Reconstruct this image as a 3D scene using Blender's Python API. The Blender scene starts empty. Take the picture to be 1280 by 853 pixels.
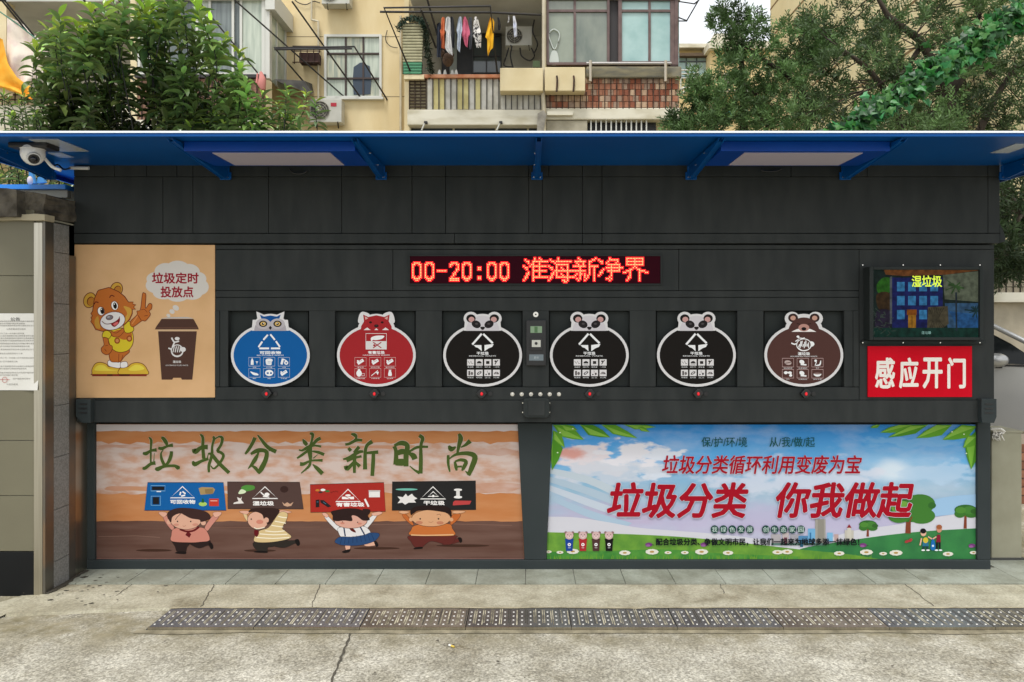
import bpy, math, random
import numpy as np
from mathutils import Vector, Matrix, noise as mnoise
R = random.Random(7)
SC = bpy.context.scene
COL = SC.collection
# ---------------------------------------------------------------- camera
F, D0, HX, HY, CZ = 950.0, 4.82, 657.0, 402.0, 1.589
cam = bpy.data.cameras.new('camera'); cam_o = bpy.data.objects.new('camera', cam); COL.objects.link(cam_o)
cam_o.location = (0, -D0, CZ); cam_o.rotation_euler = (math.radians(90), 0, 0)
cam.sensor_width = 36; cam.lens = F / 1280 * 36; cam.clip_end = 2000; cam.clip_start = 0.05
cam.shift_x = -17 / 1280; cam.shift_y = -24.5 / 1280
SC.camera = cam_o
# ---------------------------------------------------------------- sky, sun, exposure
SUN_EL, SUN_AZ = math.radians(64), math.radians(200)     # high, behind the camera
w = bpy.data.worlds.new('World'); SC.world = w; w.use_nodes = True
nt = w.node_tree; nt.nodes.clear()
sky = nt.nodes.new('ShaderNodeTexSky'); sky.sky_type = 'NISHITA'; sky.sun_disc = False
sky.sun_elevation = SUN_EL; sky.sun_rotation = SUN_AZ; sky.air_density = 1.0; sky.dust_density = 3.0
hs = nt.nodes.new('ShaderNodeHueSaturation'); hs.inputs['Saturation'].default_value = 0.3; hs.inputs['Value'].default_value = 1.25
mixc = nt.nodes.new('ShaderNodeMix'); mixc.data_type = 'RGBA'
mixc.inputs[0].default_value = 0.6; mixc.inputs[7].default_value = (9.8, 10.1, 10.4, 1)
bg = nt.nodes.new('ShaderNodeBackground'); bg.inputs[1].default_value = 0.1
wo = nt.nodes.new('ShaderNodeOutputWorld')
nt.links.new(sky.outputs[0], hs.inputs['Color']); nt.links.new(hs.outputs[0], mixc.inputs[6])
nt.links.new(mixc.outputs[2], bg.inputs[0]); nt.links.new(bg.outputs[0], wo.inputs[0])
sl = bpy.data.lights.new('sun', 'SUN'); sl.energy = 1.5; sl.angle = math.radians(16); sl.color = (1, .975, .94)
so = bpy.data.objects.new('sun', sl); COL.objects.link(so); so.location = (0, -6, 12)
sd = Vector((math.sin(SUN_AZ) * math.cos(SUN_EL), math.cos(SUN_AZ) * math.cos(SUN_EL), math.sin(SUN_EL)))
so.rotation_euler = sd.to_track_quat('Z', 'Y').to_euler()
SC.view_settings.view_transform = 'Standard'; SC.view_settings.look = 'None'
SC.view_settings.exposure = 0.62; SC.view_settings.gamma = 1
SC.cycles.max_bounces = 6

# ---------------------------------------------------------------- helpers
def P(px, py, Y=0.0):
    d = (D0 + Y) / F
    return Vector(((px - HX) * d, Y, CZ - (py - HY) * d))
def lin(h):
    h = h.lstrip('#'); o = []
    for i in (0, 2, 4):
        c = int(h[i:i+2], 16) / 255
        o.append(c / 12.92 if c <= .04045 else ((c + .055) / 1.055) ** 2.4)
    return tuple(o)
MATS = {}
def mat(name, col, rough=.6, metal=0.0, col2=None, nscale=6, nstretch=(1, 1, 1), bump=0, bscale=60, spec=.5,
        emit=0, coat=0, attr=None, lo=.35, hi=.65, detail=5, trans=0, alpha=1):
    if name in MATS: return MATS[name]
    if isinstance(col, str): col = lin(col)
    if isinstance(col2, str): col2 = lin(col2)
    m = bpy.data.materials.new(name); m.use_nodes = True; n = m.node_tree; b = n.nodes['Principled BSDF']
    b.inputs['Base Color'].default_value = (*col, 1); b.inputs['Roughness'].default_value = rough
    b.inputs['Metallic'].default_value = metal; b.inputs['Specular IOR Level'].default_value = spec
    b.inputs['Coat Weight'].default_value = coat; b.inputs['Transmission Weight'].default_value = trans
    m.diffuse_color = (*col, 1)
    tc = n.nodes.new('ShaderNodeTexCoord'); mp = n.nodes.new('ShaderNodeMapping'); mp.inputs['Scale'].default_value = nstretch
    n.links.new(tc.outputs['Object'], mp.inputs[0]); out = None
    if col2 is not None:
        nz = n.nodes.new('ShaderNodeTexNoise'); nz.inputs['Scale'].default_value = nscale; nz.inputs['Detail'].default_value = detail
        n.links.new(mp.outputs[0], nz.inputs[0])
        cr = n.nodes.new('ShaderNodeValToRGB'); cr.color_ramp.elements[0].position = lo; cr.color_ramp.elements[1].position = hi
        cr.color_ramp.elements[0].color = (*col, 1); cr.color_ramp.elements[1].color = (*col2, 1)
        n.links.new(nz.outputs[0], cr.inputs[0]); out = cr.outputs[0]
    if attr:
        at = n.nodes.new('ShaderNodeAttribute'); at.attribute_name = attr
        mx = n.nodes.new('ShaderNodeMix'); mx.data_type = 'RGBA'; mx.blend_type = 'MULTIPLY'; mx.inputs[0].default_value = 1
        if out: n.links.new(out, mx.inputs[6])
        else: mx.inputs[6].default_value = (*col, 1)
        n.links.new(at.outputs['Color'], mx.inputs[7]); out = mx.outputs[2]
    if out:
        n.links.new(out, b.inputs['Base Color'])
    if emit:
        b.inputs['Emission Strength'].default_value = emit
        if out: n.links.new(out, b.inputs['Emission Color'])
        else: b.inputs['Emission Color'].default_value = (*col, 1)
    if bump:
        nb = n.nodes.new('ShaderNodeTexNoise'); nb.inputs['Scale'].default_value = bscale; nb.inputs['Detail'].default_value = 4
        bp = n.nodes.new('ShaderNodeBump'); bp.inputs['Strength'].default_value = bump; bp.inputs['Distance'].default_value = .004
        n.links.new(tc.outputs['Object'], nb.inputs[0]); n.links.new(nb.outputs[0], bp.inputs['Height']); n.links.new(bp.outputs[0], b.inputs['Normal'])
    MATS[name] = m
    return m
def ink(h, rough=.5):
    return mat('ink_' + h.strip('#') + ('g' if rough < .3 else ''), h, .55, spec=.12)
def glow(h, e):
    return mat('glow_%s_%s' % (h.strip('#'), e), h, .4, emit=e)

ORG = {}
def tag(o, label=None, cat=None, group=None, kind=None):
    if label: o['label'] = label
    if cat: o['category'] = cat
    if group: o['group'] = group
    if kind: o['kind'] = kind
    return o
def thing(name, label, cat, loc, group=None):
    o = bpy.data.objects.new(name, None); COL.objects.link(o); o.location = loc; o.empty_display_size = .1
    ORG[o.name] = Vector(loc)
    return tag(o, label, cat, group)
class MB:
    def __init__(s, m=None):
        s.v = []; s.f = []; s.mi = []; s.mats = []; s.cur = m; s.smooth = set()
    def m(s, m):
        m = m or s.cur
        if m not in s.mats: s.mats.append(m)
        return s.mats.index(m)
    def add(s, vs, fs, m=None, smooth=False):
        o = len(s.v); s.v += [tuple(v) for v in vs]; k = s.m(m)
        for f in fs:
            if smooth: s.smooth.add(len(s.f))
            s.f.append(tuple(i + o for i in f)); s.mi.append(k)
        return s
    def box(s, x0, x1, y0, y1, z0, z1, m=None):
        v = [(x, y, z) for z in (z0, z1) for y in (y0, y1) for x in (x0, x1)]
        return s.add(v, [(0, 2, 3, 1), (4, 5, 7, 6), (0, 1, 5, 4), (2, 6, 7, 3), (0, 4, 6, 2), (1, 3, 7, 5)], m)
    def pbox(s, x0, x1, y0, y1, Yf, Yb, m=None):      # a box whose front face fills the given picture rectangle at depth Yf
        a = P(x0, y1, Yf); b = P(x1, y0, Yf)
        return s.box(a.x, b.x, Yf, Yb, a.z, b.z, m)
    def prism(s, pts, Yf, Yb, m=None, smooth=False):  # picture outline (counted at Yf) given thickness
        q = [P(x, y, Yf) for x, y in pts]; n = len(q)
        ar = sum(q[i].x * q[(i+1) % n].z - q[(i+1) % n].x * q[i].z for i in range(n))
        if ar < 0: q.reverse()
        s.add([(p.x, Yf, p.z) for p in q] + [(p.x, Yb, p.z) for p in q],
              [tuple(range(n))] + [tuple(range(2 * n - 1, n - 1, -1))] + [(i, i + n, (i + 1) % n + n, (i + 1) % n) for i in range(n)], m)
        return s
    def poly(s, vs, m=None): return s.add(vs, [tuple(range(len(vs)))], m)
    def tube(s, path, r, m=None, n=6, caps=True):
        path = [Vector(p) for p in path]; L = len(path); vs = []; fs = []
        up = Vector((0, 0, 1)); rr = r if isinstance(r, (list, tuple)) else [r] * L
        for i, p in enumerate(path):
            t = (path[min(i + 1, L - 1)] - path[max(i - 1, 0)])
            t = t.normalized() if t.length > 1e-9 else Vector((0, 0, 1))
            a = t.cross(up) if abs(t.dot(up)) < .95 else t.cross(Vector((1, 0, 0)))
            a.normalize(); b = a.cross(t)
            for k in range(n):
                g = 2 * math.pi * k / n; vs.append(p + (a * math.cos(g) + b * math.sin(g)) * rr[i])
        for i in range(L - 1):
            for k in range(n):
                k2 = (k + 1) % n; fs.append((i * n + k, i * n + k2, (i + 1) * n + k2, (i + 1) * n + k))
        s.add(vs, fs, m, True)
        if caps:
            s.add(vs[:n], [tuple(range(n))], m); s.add(vs[-n:], [tuple(range(n - 1, -1, -1))], m)
        return s
    def disc(s, c, r, depth, m=None, n=16, axis='Y', rz=None):   # short cylinder whose front is at c
        c = Vector(c); d = {'Y': Vector((0, depth, 0)), 'Z': Vector((0, 0, depth)), 'X': Vector((depth, 0, 0))}[axis]
        return s.tube([c, c + d], r, m, n)
    def ball(s, c, r, m=None, n=12, k=8, zlo=-1.0):
        c = Vector(c); r = r if isinstance(r, (tuple, list)) else (r, r, r); vs = []; fs = []
        for i in range(k + 1):
            th = math.pi / 2 - (math.pi / 2 - math.asin(max(-1, zlo))) * i / k
            for j in range(n):
                a = 2 * math.pi * j / n
                vs.append((c.x + r[0] * math.cos(th) * math.cos(a), c.y + r[1] * math.cos(th) * math.sin(a), c.z + r[2] * math.sin(th)))
        for i in range(k):
            for j in range(n):
                j2 = (j + 1) % n; fs.append((i * n + j, (i + 1) * n + j, (i + 1) * n + j2, i * n + j2))
        return s.add(vs, fs, m, True)
    def build(s, name, parent=None, bevel=0, kind=None, label=None, cat=None, group=None, cols=None):
        if parent is not None: org = ORG[parent.name]
        else:
            a = np.array(s.v); lo = a.min(0); hi = a.max(0); org = Vector(((lo[0] + hi[0]) / 2, (lo[1] + hi[1]) / 2, lo[2]))
        me = bpy.data.meshes.new(name)
        me.from_pydata([(v[0] - org.x, v[1] - org.y, v[2] - org.z) for v in s.v], [], s.f)
        for m in s.mats: me.materials.append(m)
        me.polygons.foreach_set('material_index', s.mi)
        if s.smooth:
            fl = [i in s.smooth for i in range(len(s.f))]; me.polygons.foreach_set('use_smooth', fl)
        me.update()
        o = bpy.data.objects.new(name, me); COL.objects.link(o)
        if parent is not None: o.parent = parent; ORG[o.name] = org
        else: o.location = org; ORG[o.name] = org
        if bevel:
            b = o.modifiers.new('bevel', 'BEVEL'); b.width = bevel; b.segments = 2; b.limit_method = 'ANGLE'
        if cols is not None:
            at = me.color_attributes.new('tint', 'FLOAT_COLOR', 'CORNER')
            arr = np.ones((len(me.loops), 4), 'f'); ls = np.zeros(len(me.polygons), 'i'); lt = np.zeros(len(me.polygons), 'i')
            me.polygons.foreach_get('loop_start', ls); me.polygons.foreach_get('loop_total', lt)
            arr[:, :3] = np.repeat(np.array(cols, 'f'), lt, axis=0)
            at.data.foreach_set('color', arr.ravel())
        return tag(o, label, cat, group, kind)
def smooth(pts, k=5, closed=True):
    n = len(pts); out = []
    rng = range(n) if closed else range(n - 1)
    for i in rng:
        if closed: p = [pts[(i + j) % n] for j in (-1, 0, 1, 2)]
        else: p = [pts[max(0, min(n - 1, i + j))] for j in (-1, 0, 1, 2)]
        for q in range(k):
            t = q / k; r = []
            for a in (0, 1):
                p0, p1, p2, p3 = (z[a] for z in p)
                r.append(.5 * (2 * p1 + (p2 - p0) * t + (2 * p0 - 5 * p1 + 4 * p2 - p3) * t * t + (3 * p1 - p0 - 3 * p2 + p3) * t ** 3))
            out.append(tuple(r))
    if not closed: out.append(tuple(pts[-1]))
    return out
TXT = {}
def glyphs(s, off=0.0, space=1.0):
    key = (s, off, space)
    if key in TXT: return TXT[key]
    cu = bpy.data.curves.new('t', 'FONT'); cu.body = s; cu.size = 1; cu.resolution_u = 2; cu.space_character = space
    cu.offset = off; cu.fill_mode = 'FRONT'
    o = bpy.data.objects.new('t', cu); COL.objects.link(o)
    dg = bpy.context.evaluated_depsgraph_get(); ev = o.evaluated_get(dg); me = ev.to_mesh()
    vs = [(v.co.x, v.co.y) for v in me.vertices]; fs = [tuple(p.vertices) for p in me.polygons]
    ev.to_mesh_clear(); bpy.data.objects.remove(o); bpy.data.curves.remove(cu)
    TXT[key] = (vs, fs)
    return TXT[key]
class PR(MB):                                          # flat print: shapes in picture coordinates laid on one plane
    def __init__(s, Y, step=.00002):
        super().__init__(); s.Y = Y; s.k = 1; s.step = step; s.T = (0, 0, 1)
    def at(s, x0, y0, sc): s.T = (x0, y0, sc); return s
    def q(s, x, y):
        return P(s.T[0] + x / s.T[2], s.T[1] + y / s.T[2], s.Y - s.k * s.step)
    def shape(s, pts, c, sm=False, wob=0):
        if sm: pts = smooth(pts)
        if wob: pts = [(x + R.uniform(-wob, wob), y + R.uniform(-wob, wob)) for x, y in pts]
        v = [s.q(x, y) for x, y in pts]; n = len(v)
        ar = sum(v[i].x * v[(i+1) % n].z - v[(i+1) % n].x * v[i].z for i in range(n))
        if ar < 0: v.reverse()
        s.poly(v, c if not isinstance(c, str) else ink(c)); s.k += 1; return s
    def ell(s, cx, cy, rx, ry, c, rot=0, a0=0, a1=360, n=22):
        r = math.radians(rot); pts = []
        m = n if a1 - a0 >= 360 else n + 1
        for i in range(m):
            a = math.radians(a0 + (a1 - a0) * i / n); x = rx * math.cos(a); y = ry * math.sin(a)
            pts.append((cx + x * math.cos(r) - y * math.sin(r), cy + x * math.sin(r) + y * math.cos(r)))
        return s.shape(pts, c)
    def line(s, pts, w, c, sm=False, closed=False):
        if sm:
            if isinstance(w, (list, tuple)):
                w = [p[0] for p in smooth([(a, a) for a in w], 4, False)]
            pts = smooth(pts, 4, closed)
        if closed: pts = list(pts) + [pts[0]]
        n = len(pts); ws = w if isinstance(w, (list, tuple)) else [w] * n; L = []; Rr = []
        for i in range(n):
            a = pts[max(i - 1, 0)]; b = pts[min(i + 1, n - 1)]
            if closed and i in (0, n - 1): a, b = pts[-2], pts[1]
            dx, dy = b[0] - a[0], b[1] - a[1]; l = math.hypot(dx, dy) or 1
            nx, ny = -dy / l * ws[i] / 2, dx / l * ws[i] / 2
            L.append(s.q(pts[i][0] + nx, pts[i][1] + ny)); Rr.append(s.q(pts[i][0] - nx, pts[i][1] - ny))
        s.add(L + Rr, [(i + n, i + n + 1, i + 1, i) for i in range(n - 1)], c if not isinstance(c, str) else ink(c)); s.k += 1
        return s
    def rect(s, x0, y0, x1, y1, c): return s.shape([(x0, y0), (x1, y0), (x1, y1), (x0, y1)], c)
    def frame(s, x0, y0, x1, y1, w, c): return s.line([(x0, y0), (x1, y0), (x1, y1), (x0, y1)], w, c, closed=True)
    def text(s, body, x0, y0, x1, y1, c, off=0.0, shear=0, space=1.0):
        b, fs = glyphs(body, 0, space); vs = b
        if not b: return s
        ax, bx = min(v[0] for v in b), max(v[0] for v in b); ay, by = min(v[1] for v in b), max(v[1] for v in b)
        if abs(shear): x1 = x1 - shear * (y1 - y0)
        em = (x1 - x0) / (bx - ax); k0 = s.k; cm = c if not isinstance(c, str) else ink(c)
        copies = [(0, 0)] + ([(off * em * math.cos(a_), off * em * math.sin(a_)) for a_ in [j * math.pi / 4 for j in range(8)]] if off > .012 else ([(off * em, 0), (-off * em, 0)] if off else []))
        for j, (ox, oy) in enumerate(copies):
            out = []; s.k = k0 + j * .3
            for x, y in vs:
                t = (y - ay) / (by - ay)
                out.append(s.q(ox + x0 + (x - ax) / (bx - ax) * (x1 - x0) + shear * t * (y1 - y0), oy + y1 - t * (y1 - y0)))
            s.add(out, fs, cm)
        s.k = k0 + 3; return s
# ================================================================ materials
GREY = mat('dark_grey_coated_steel', (.0285, .0320, .0315), .5, col2=(.042, .0455, .044), nscale=5, nstretch=(2.2, 1, .6), lo=.38, hi=.78, bump=.08, bscale=240, spec=.10)
GREY2 = mat('dark_grey_door_steel', (.024, .029, .028), .55, col2=(.030, .0345, .0335), nscale=4, bump=.08, bscale=240, spec=.10)
BLACK = mat('black_plastic', (.012, .012, .013), .35)
BLUE = mat('blue_painted_sheet', '#02498c', .32, col2='#035096', nscale=2, spec=.2)
BLUED = mat('blue_lamp_box_steel', '#03429a', .35, col2='#033c90', nscale=2, spec=.2)
WHITE = mat('white_enamel', (.78, .79, .80), .35)
DIFF = mat('unlit_lamp_diffuser', (.46, .42, .50), .55)
CHROME = mat('bright_steel', (.75, .73, .68), .25, metal=1)
STEEL = mat('brushed_stainless', (.52, .49, .41), .33, metal=1, col2=(.42, .39, .32), nscale=3, nstretch=(30, 30, .6), lo=.3, hi=.7)
BROWN_STEEL = mat('brown_steel', (.22, .15, .095), .35, metal=.6, col2=(.14, .13, .11), nscale=3, nstretch=(1, 1, 1.2), lo=.40, hi=.58)
# ================================================================ the kiosk
U, FA, MF = -.12, -.12, -.10
kiosk = thing('waste_sorting_kiosk', 'long dark grey steel waste sorting kiosk under a blue canopy', 'kiosk', (.07, .5, 0))
b = MB(GREY)
a0, a1 = P(92.5, 0, FA).x + .004, P(1249.5, 0, FA).x - .004
b.box(a0, a1, -.045, 1.15, P(0, 524, MF).z, 2.545)
b.box(P(108, 0, 0).x, P(1237, 0, 0).x, .05, 1.15, .03, P(0, 524, MF).z - .001)
b.build('body', kiosk)
g = .26
def plate(x0, x1, y0, y1, Yf=MF, name='panel', m=GREY, th=.05, bev=.0025, par=None):
    bb = MB(m); bb.pbox(x0 + g, x1 - g, y0 + g, y1 - g, Yf, Yf + th)
    return bb.build(name, par or kiosk, bevel=bev)
xs = [92, 203.5, 241, 335.5, 427, 515, 557, 661, 678, 728, 752.5, 1235, 1250]
for i in range(len(xs) - 1): plate(xs[i], xs[i+1], 221, 292, FA, 'fascia_panel', th=.07)
xt = [92, 143, 183, 221, 241, 335.5, 427, 515, 557, 661, 686, 728, 752.5, 989, 1084, 1235, 1250]
for i in range(len(xt) - 1): plate(xt[i], xt[i+1], 203, 221, FA - .004, 'fascia_panel', th=.07)
for x0, x1 in ((92, 568), (568, 728), (728, 752.5), (752.5, 1250)): plate(x0, x1, 292, 304.5, FA - .006, 'fascia_trim', th=.08)
plate(268, 1243, 306, 312, MF, 'rail')
plate(268, 491, 312, 363.5, MF, 'panel'); plate(491, 848.5, 312, 363.5, MF, 'panel'); plate(848.5, 1074, 312, 363.5, MF, 'panel')
plate(268, 1074, 363.5, 372, MF, 'rail'); plate(268, 1074, 372, 389, MF, 'rail')
plate(92, 268, 306, 500.5, MF, 'panel')
plate(1074, 1243, 312, 500.5, MF, 'panel')
posts = [(268, 274.5), (274.5, 285.4), (386, 418.8), (519.3, 552.6), (653, 686.4), (787, 820), (921.4, 954.7), (1055, 1066.5), (1066.5, 1074)]
for x0, x1 in posts: plate(x0, x1, 388.5, 484, MF - (.004 if x1 - x0 < 8 else 0), 'post')
plate(268, 1074, 484, 500.5, MF, 'rail')
plate(93, 1243, 500.5, 528.5, MF - .008, 'ledge', th=.12)
OP = [(285.4, 386), (418.8, 519.3), (552.6, 653), (686.4, 787), (820, 921.4), (954.7, 1055)]
for x0, x1 in OP: plate(x0 + .5, x1 - .5, 389, 483.5, -.060, 'hatch_door', GREY2, th=.014, bev=.002)
# lower frame: the boards widen towards the ground, so the centre post is a wedge
LB = mat('frame_steel', (.032, .040, .041), .45, col2=(.038, .046, .047), nscale=3, spec=.12)
f = MB(LB)
f.pbox(107, 118, 528.5, 700.4, 0, .049); f.build('post', kiosk, bevel=.004)
f = MB(LB); f.pbox(1222, 1238.5, 528.5, 700.4, 0, .049); f.build('post', kiosk, bevel=.004)
f = MB(LB); f.pbox(107, 1238.5, 700.6, 715, -.004, .049); f.build('bottom_rail', kiosk, bevel=.004)
f = MB(LB); f.prism([(647, 529), (690.5, 529), (683, 700.2), (655.5, 700.2)], 0, .049); f.build('post', kiosk, bevel=.004)
# corner covers with louvres
for x0, x1, s in ((94.5, 113, -1), (1227, 1246, 1)):
    f = MB(LB); pts = [(x0, 499), (x1, 499), (x1, 521), (x1 - 3 if s > 0 else x1, 529), (x0 + (8 if s < 0 else 1), 529), (x0, 521)]
    f.prism(pts, MF - .05, MF + .02)
    o = f.build('corner_cover', kiosk, bevel=.003); ff = MB(BLACK)
    for k in range(3): ff.pbox(x0 + 4.5, x1 - 4.5, 504.5 + 5.5 * k, 506.3 + 5.5 * k, MF - .0525, MF - .049)
    ff.build('louvre', o)
# push switches with a red lamp, sensor eyes
RED = glow('#c81420', .5)
for rx, hx in ((332.6, 344), (467.5, 478.7), (601.8, 613), (737, 748), (872.7, 882.6), (1007.5, 1017)):
    f = MB(BLACK); f.prism([(rx - 6.5, 492.5), (rx - 1, 486.5), (rx + 3, 486.8), (rx + 7, 492), (rx + 2, 498), (rx - 2, 498)], MF - .03, MF)
    o = f.build('switch', kiosk, bevel=.003); f = MB(RED); c = P(rx + .3, 492.6, MF - .033)
    f.ball(c, (.0085, .007, .011), RED); f.build('lens', o)
    f = MB(BLACK); f.disc(P(hx, 492.5, MF - .006), .0135, .01); f.build('sensor_eye', kiosk)
for k in range(6):
    f = MB(CHROME); c = P(640.5 + 11.65 * k, 493, MF - .005); f.disc(c, .0125, .008); f.ball(c + Vector((0, -.002, 0)), (.0085, .006, .0085), mat('button_cap', (.75, .72, .66), .3, metal=.4)); f.build('button', kiosk)
f = MB(GREY2); f.prism([(654, 500), (657, 498), (684, 498), (687, 500), (687, 519), (683, 522.5), (658, 522.5), (654, 519)], MF - .045, MF)
o = f.build('junction_cover', kiosk, bevel=.004)
f = MB(GREY); f.pbox(660, 681, 501, 520, MF - .049, MF - .044); f.build('lid', o, bevel=.002)
for x in (653.5, 686.8):
    for y in (504, 515.7):
        f = MB(CHROME); f.disc(P(x, y, MF - .02), .0045, .02, n=8); f.build('screw', kiosk)
f = MB(CHROME); f.disc(P(669.7, 393.3, MF - .012), .0165, .014, n=20); o = f.build('lock', kiosk)
f = MB(BLACK); f.disc(P(669.7, 393.3, MF - .0135), .005, .003); f.build('keyhole', o)
# side grip on the right edge of the fascia
f = MB(GREY2); f.prism([(1250, 280), (1254, 288), (1257, 298), (1256, 302), (1250, 304)], -.08, -.03); f.build('hinge_plate', kiosk)
# canopy: flat blue roof sheet, front edge highlight put in as pale strip
CZt, CXl, CXr, CYf = 2.553, -3.10, 3.20, -.90
f = MB(BLUE); f.box(CXl, CXr, CYf + .012, 1.4, CZt, CZt + .012); cano = f.build('canopy', kiosk)
f = MB(BLUE); f.box(CXl - .002, CXr + .002, CYf, CYf + .012, 2.5425, 2.5605); f.build('front_lip', cano, bevel=.002)
f = MB(mat('pale_edge_highlight', (.80, .86, .90), .3)); f.box(CXl - .004, CXr + .004, CYf - .005, CYf + .03, 2.561, 2.5705); f.build('edge_trim', cano)
f = MB(BLUE); f.box(CXl, CXl + .012, CYf + .013, 1.39, 2.525, CZt - .001); f.build('side_lip', cano)
f = MB(BLUE); f.box(CXr - .012, CXr, CYf + .013, 1.39, 2.525, CZt - .001); f.build('side_lip', cano)
for bx in (-2.93, -1.85, -.89, .07, 1.02, 1.97, 2.955):
    w_ = .016
    f = MB(BLUE); prof = [(U - .004, 2.475), (U - .045, 2.462), (CYf + .06, 2.527), (CYf + .02, 2.5425), (U - .004, 2.5515)]
    for sx in (-w_, w_ - .004):
        f.add([(bx + sx, y, z) for y, z in prof] + [(bx + sx + .004, y, z) for y, z in prof],
              [tuple(range(5)), tuple(range(9, 4, -1))] + [(i, i + 5, (i + 1) % 5 + 5, (i + 1) % 5) for i in range(5)])
    f.add([(bx - w_ + .004, U - .05, 2.467), (bx + w_ - .004, U - .05, 2.467), (bx + w_ - .004, CYf + .06, 2.531), (bx - w_ + .004, CYf + .06, 2.531)], [(0, 3, 2, 1)])
    o = f.build('canopy_bracket', kiosk)
    f = MB(BLUE); f.box(bx - .035, bx + .035, U - .022, U - .008, 2.462, 2.51); f.box(bx - .024, bx + .024, U - .024, U - .0075, 2.505, 2.5505); f.build('base_plate', o, bevel=.004)
    f = MB(CHROME)
    for dx, dz in ((-.02, .014), (.02, .014), (-.014, .07), (.014, .07)): f.disc((bx + dx, U - .028, 2.462 + dz), .0045, .008, n=8)
    for yy in (-.33, -.55): f.disc((bx + (w_ if bx < .07 else -w_ - .004), yy, 2.515 + (.02 if yy < -.5 else 0)), .005, .006, n=8, axis='X')
    f.build('bolts', o, kind='stuff')
for x0, x1, px0, px1 in ((-1.827, -.912, -1.69, -1.054), (1.043, 1.948, 1.18, 1.82)):
    f = MB(BLUED); f.box(x0, x1, -.76, -.37, 2.499, CZt - .001); o = f.build('lamp_housing', kiosk, bevel=.003)
    f = MB(DIFF); f.box(px0, px1, -.72, -.40, 2.4965, 2.5); f.build('diffuser', o)
for i, (x0, y0) in enumerate(((-2.40, -.6), (-2.35, -.42))):
    pass
for px0, px1, Ya, Yb in ((57, 93, -.80, -.52), (68, 85, -.48, -.36), (1253, 1276, -.70, -.48)):  # pale plates stand in for sky reflections on the canopy underside
    f = MB(mat('sky_reflection_pale', (.55, .60, .64), .25, metal=.3)); Ym = (Ya + Yb) / 2
    f.box(P(px0, 0, Ym).x, P(px1, 0, Ym).x, Ya, Yb, CZt - .0035, CZt - .0005); f.build('reflection_plate', kiosk)
# cables tucked under the canopy
for pts in ([(362, 211), (366, 216), (376, 217.5), (384, 214)], [(952, 213), (958, 214.5), (970, 214), (977, 211)]):
    f = MB(BLACK); f.tube([P(x, y, U - .03) for x, y in smooth(pts, 4, False)], .006); f.build('cable_loop', kiosk)

# ================================================================ signs on the kiosk
def board(name, label, cat, pts, Yf, th, col, group=None):
    c = P(sum(p[0] for p in pts) / len(pts), max(p[1] for p in pts), Yf)
    t = thing(name, label, cat, (c.x, Yf + th, c.z), group)
    f = MB(col); f.prism(pts, Yf, Yf + th); f.build('board', t)
    return t
RB = mat('red_vinyl', '#c4001a', .5, col2='#cc0420', nscale=5, spec=.1)
red = board('red_sign', 'red rectangular sign with four large white characters below the screen', 'sign', [(1085, 433), (1215, 433), (1215, 496.5), (1085, 496.5)], MF - .012, .011, RB)
p = PR(MF - .012); 
for ch, x0, x1 in (('感', 1094, 1118.5), ('应', 1124, 1148), ('开', 1153.5, 1178), ('门', 1184.5, 1207)):
    p = PR(MF - .012); p.text(ch, x0 + .6, 448, x1 - .6, 485, '#efe9e0', off=.034); p.build('character', red)

# LED display
LEDB = mat('led_window', (.032, .002, .007), .6, spec=.05)
led = board('led_display', 'long LED display showing red dot lettering 00-20:00', 'display', [(512.5, 320.5), (825.5, 320.5), (825.5, 354.5), (512.5, 354.5)], MF - .008, .007, LEDB)
f = MB(GREY2)
for q in ((510.5, 512.3, 318.6, 356.4), (825.7, 827.5, 318.6, 356.4), (512.4, 825.6, 318.6, 320.3), (512.4, 825.6, 354.7, 356.4)): f.pbox(*q, MF - .012, MF - .001)
f.build('frame', led)
D8 = {'0': ['........']*3 + ['..####..', '.##..##.'] + ['.#....#.']*7 + ['.##..##.', '..####..', '...##...', '........'],
 '-': ['........']*8 + ['.######.'] + ['........']*7,
 '2': ['........']*3 + ['..####..', '.##..##.', '.#....#.', '......#.', '.....##.', '.....#..', '....#...', '...##...', '...#....', '..#.....', '.######.', '.######.', '........'],
 ':': ['........']*6 + ['...##...', '...##...', '........', '........', '........', '........', '...##...', '...##...', '........', '........'], ' ': ['........']*16}
C16 = {'a': '''.......#..#.....
.#.....#...#....
..##..##########
...#..#...#.....
.....##...#.....
#...#.#########.
.##...#...#.....
..#...#...#.....
......#########.
...#..#...#.....
..##..#...#.....
..#...#...#.....
.##...##########
.#....#.........
#.....#.........
................''', 'b': '''......#.........
.#....#.........
..##.##########.
....#...........
.....########...
#....#......#...
.##..#..#...#...
..#..#...#..#...
....############
...#.#......#...
..##.#..#...#...
..#..#...#..#...
.##..###########
.#..........#...
#........##.#...
..........##....''', 'c': '''...#..........#.
....#.......##..
.#######..##....
..#...#...#.....
...#..#...#.....
########..######
....#.....#..#..
....#.....#..#..
########..#..#..
....#.....#..#..
..#.##.#..#..#..
.#..#..#.#...#..
#...#..#.#...#..
..#.#...#....#..
...#...#.....#..
................''', 'd': '''.......#........
#......######...
.##...#.....#...
..#..#.....#....
......########..
........#....#..
.....###########
...#....#....#..
..#...########..
.##.....#.......
.#......#.......
#.......#.......
.......#........
.....##.#.......
.......#........
................''', 'e': '''..###########...
..#....#....#...
..###########...
..#....#....#...
..###########...
.......#........
......#.#.......
....##...##.....
..###.....####..
##..#.....#...##
....#.....#.....
....#.....#.....
...##.....#.....
...#......#.....
..#.......#.....
................'''}
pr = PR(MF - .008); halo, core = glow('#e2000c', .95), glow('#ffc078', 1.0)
lit = []
col = 0
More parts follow.
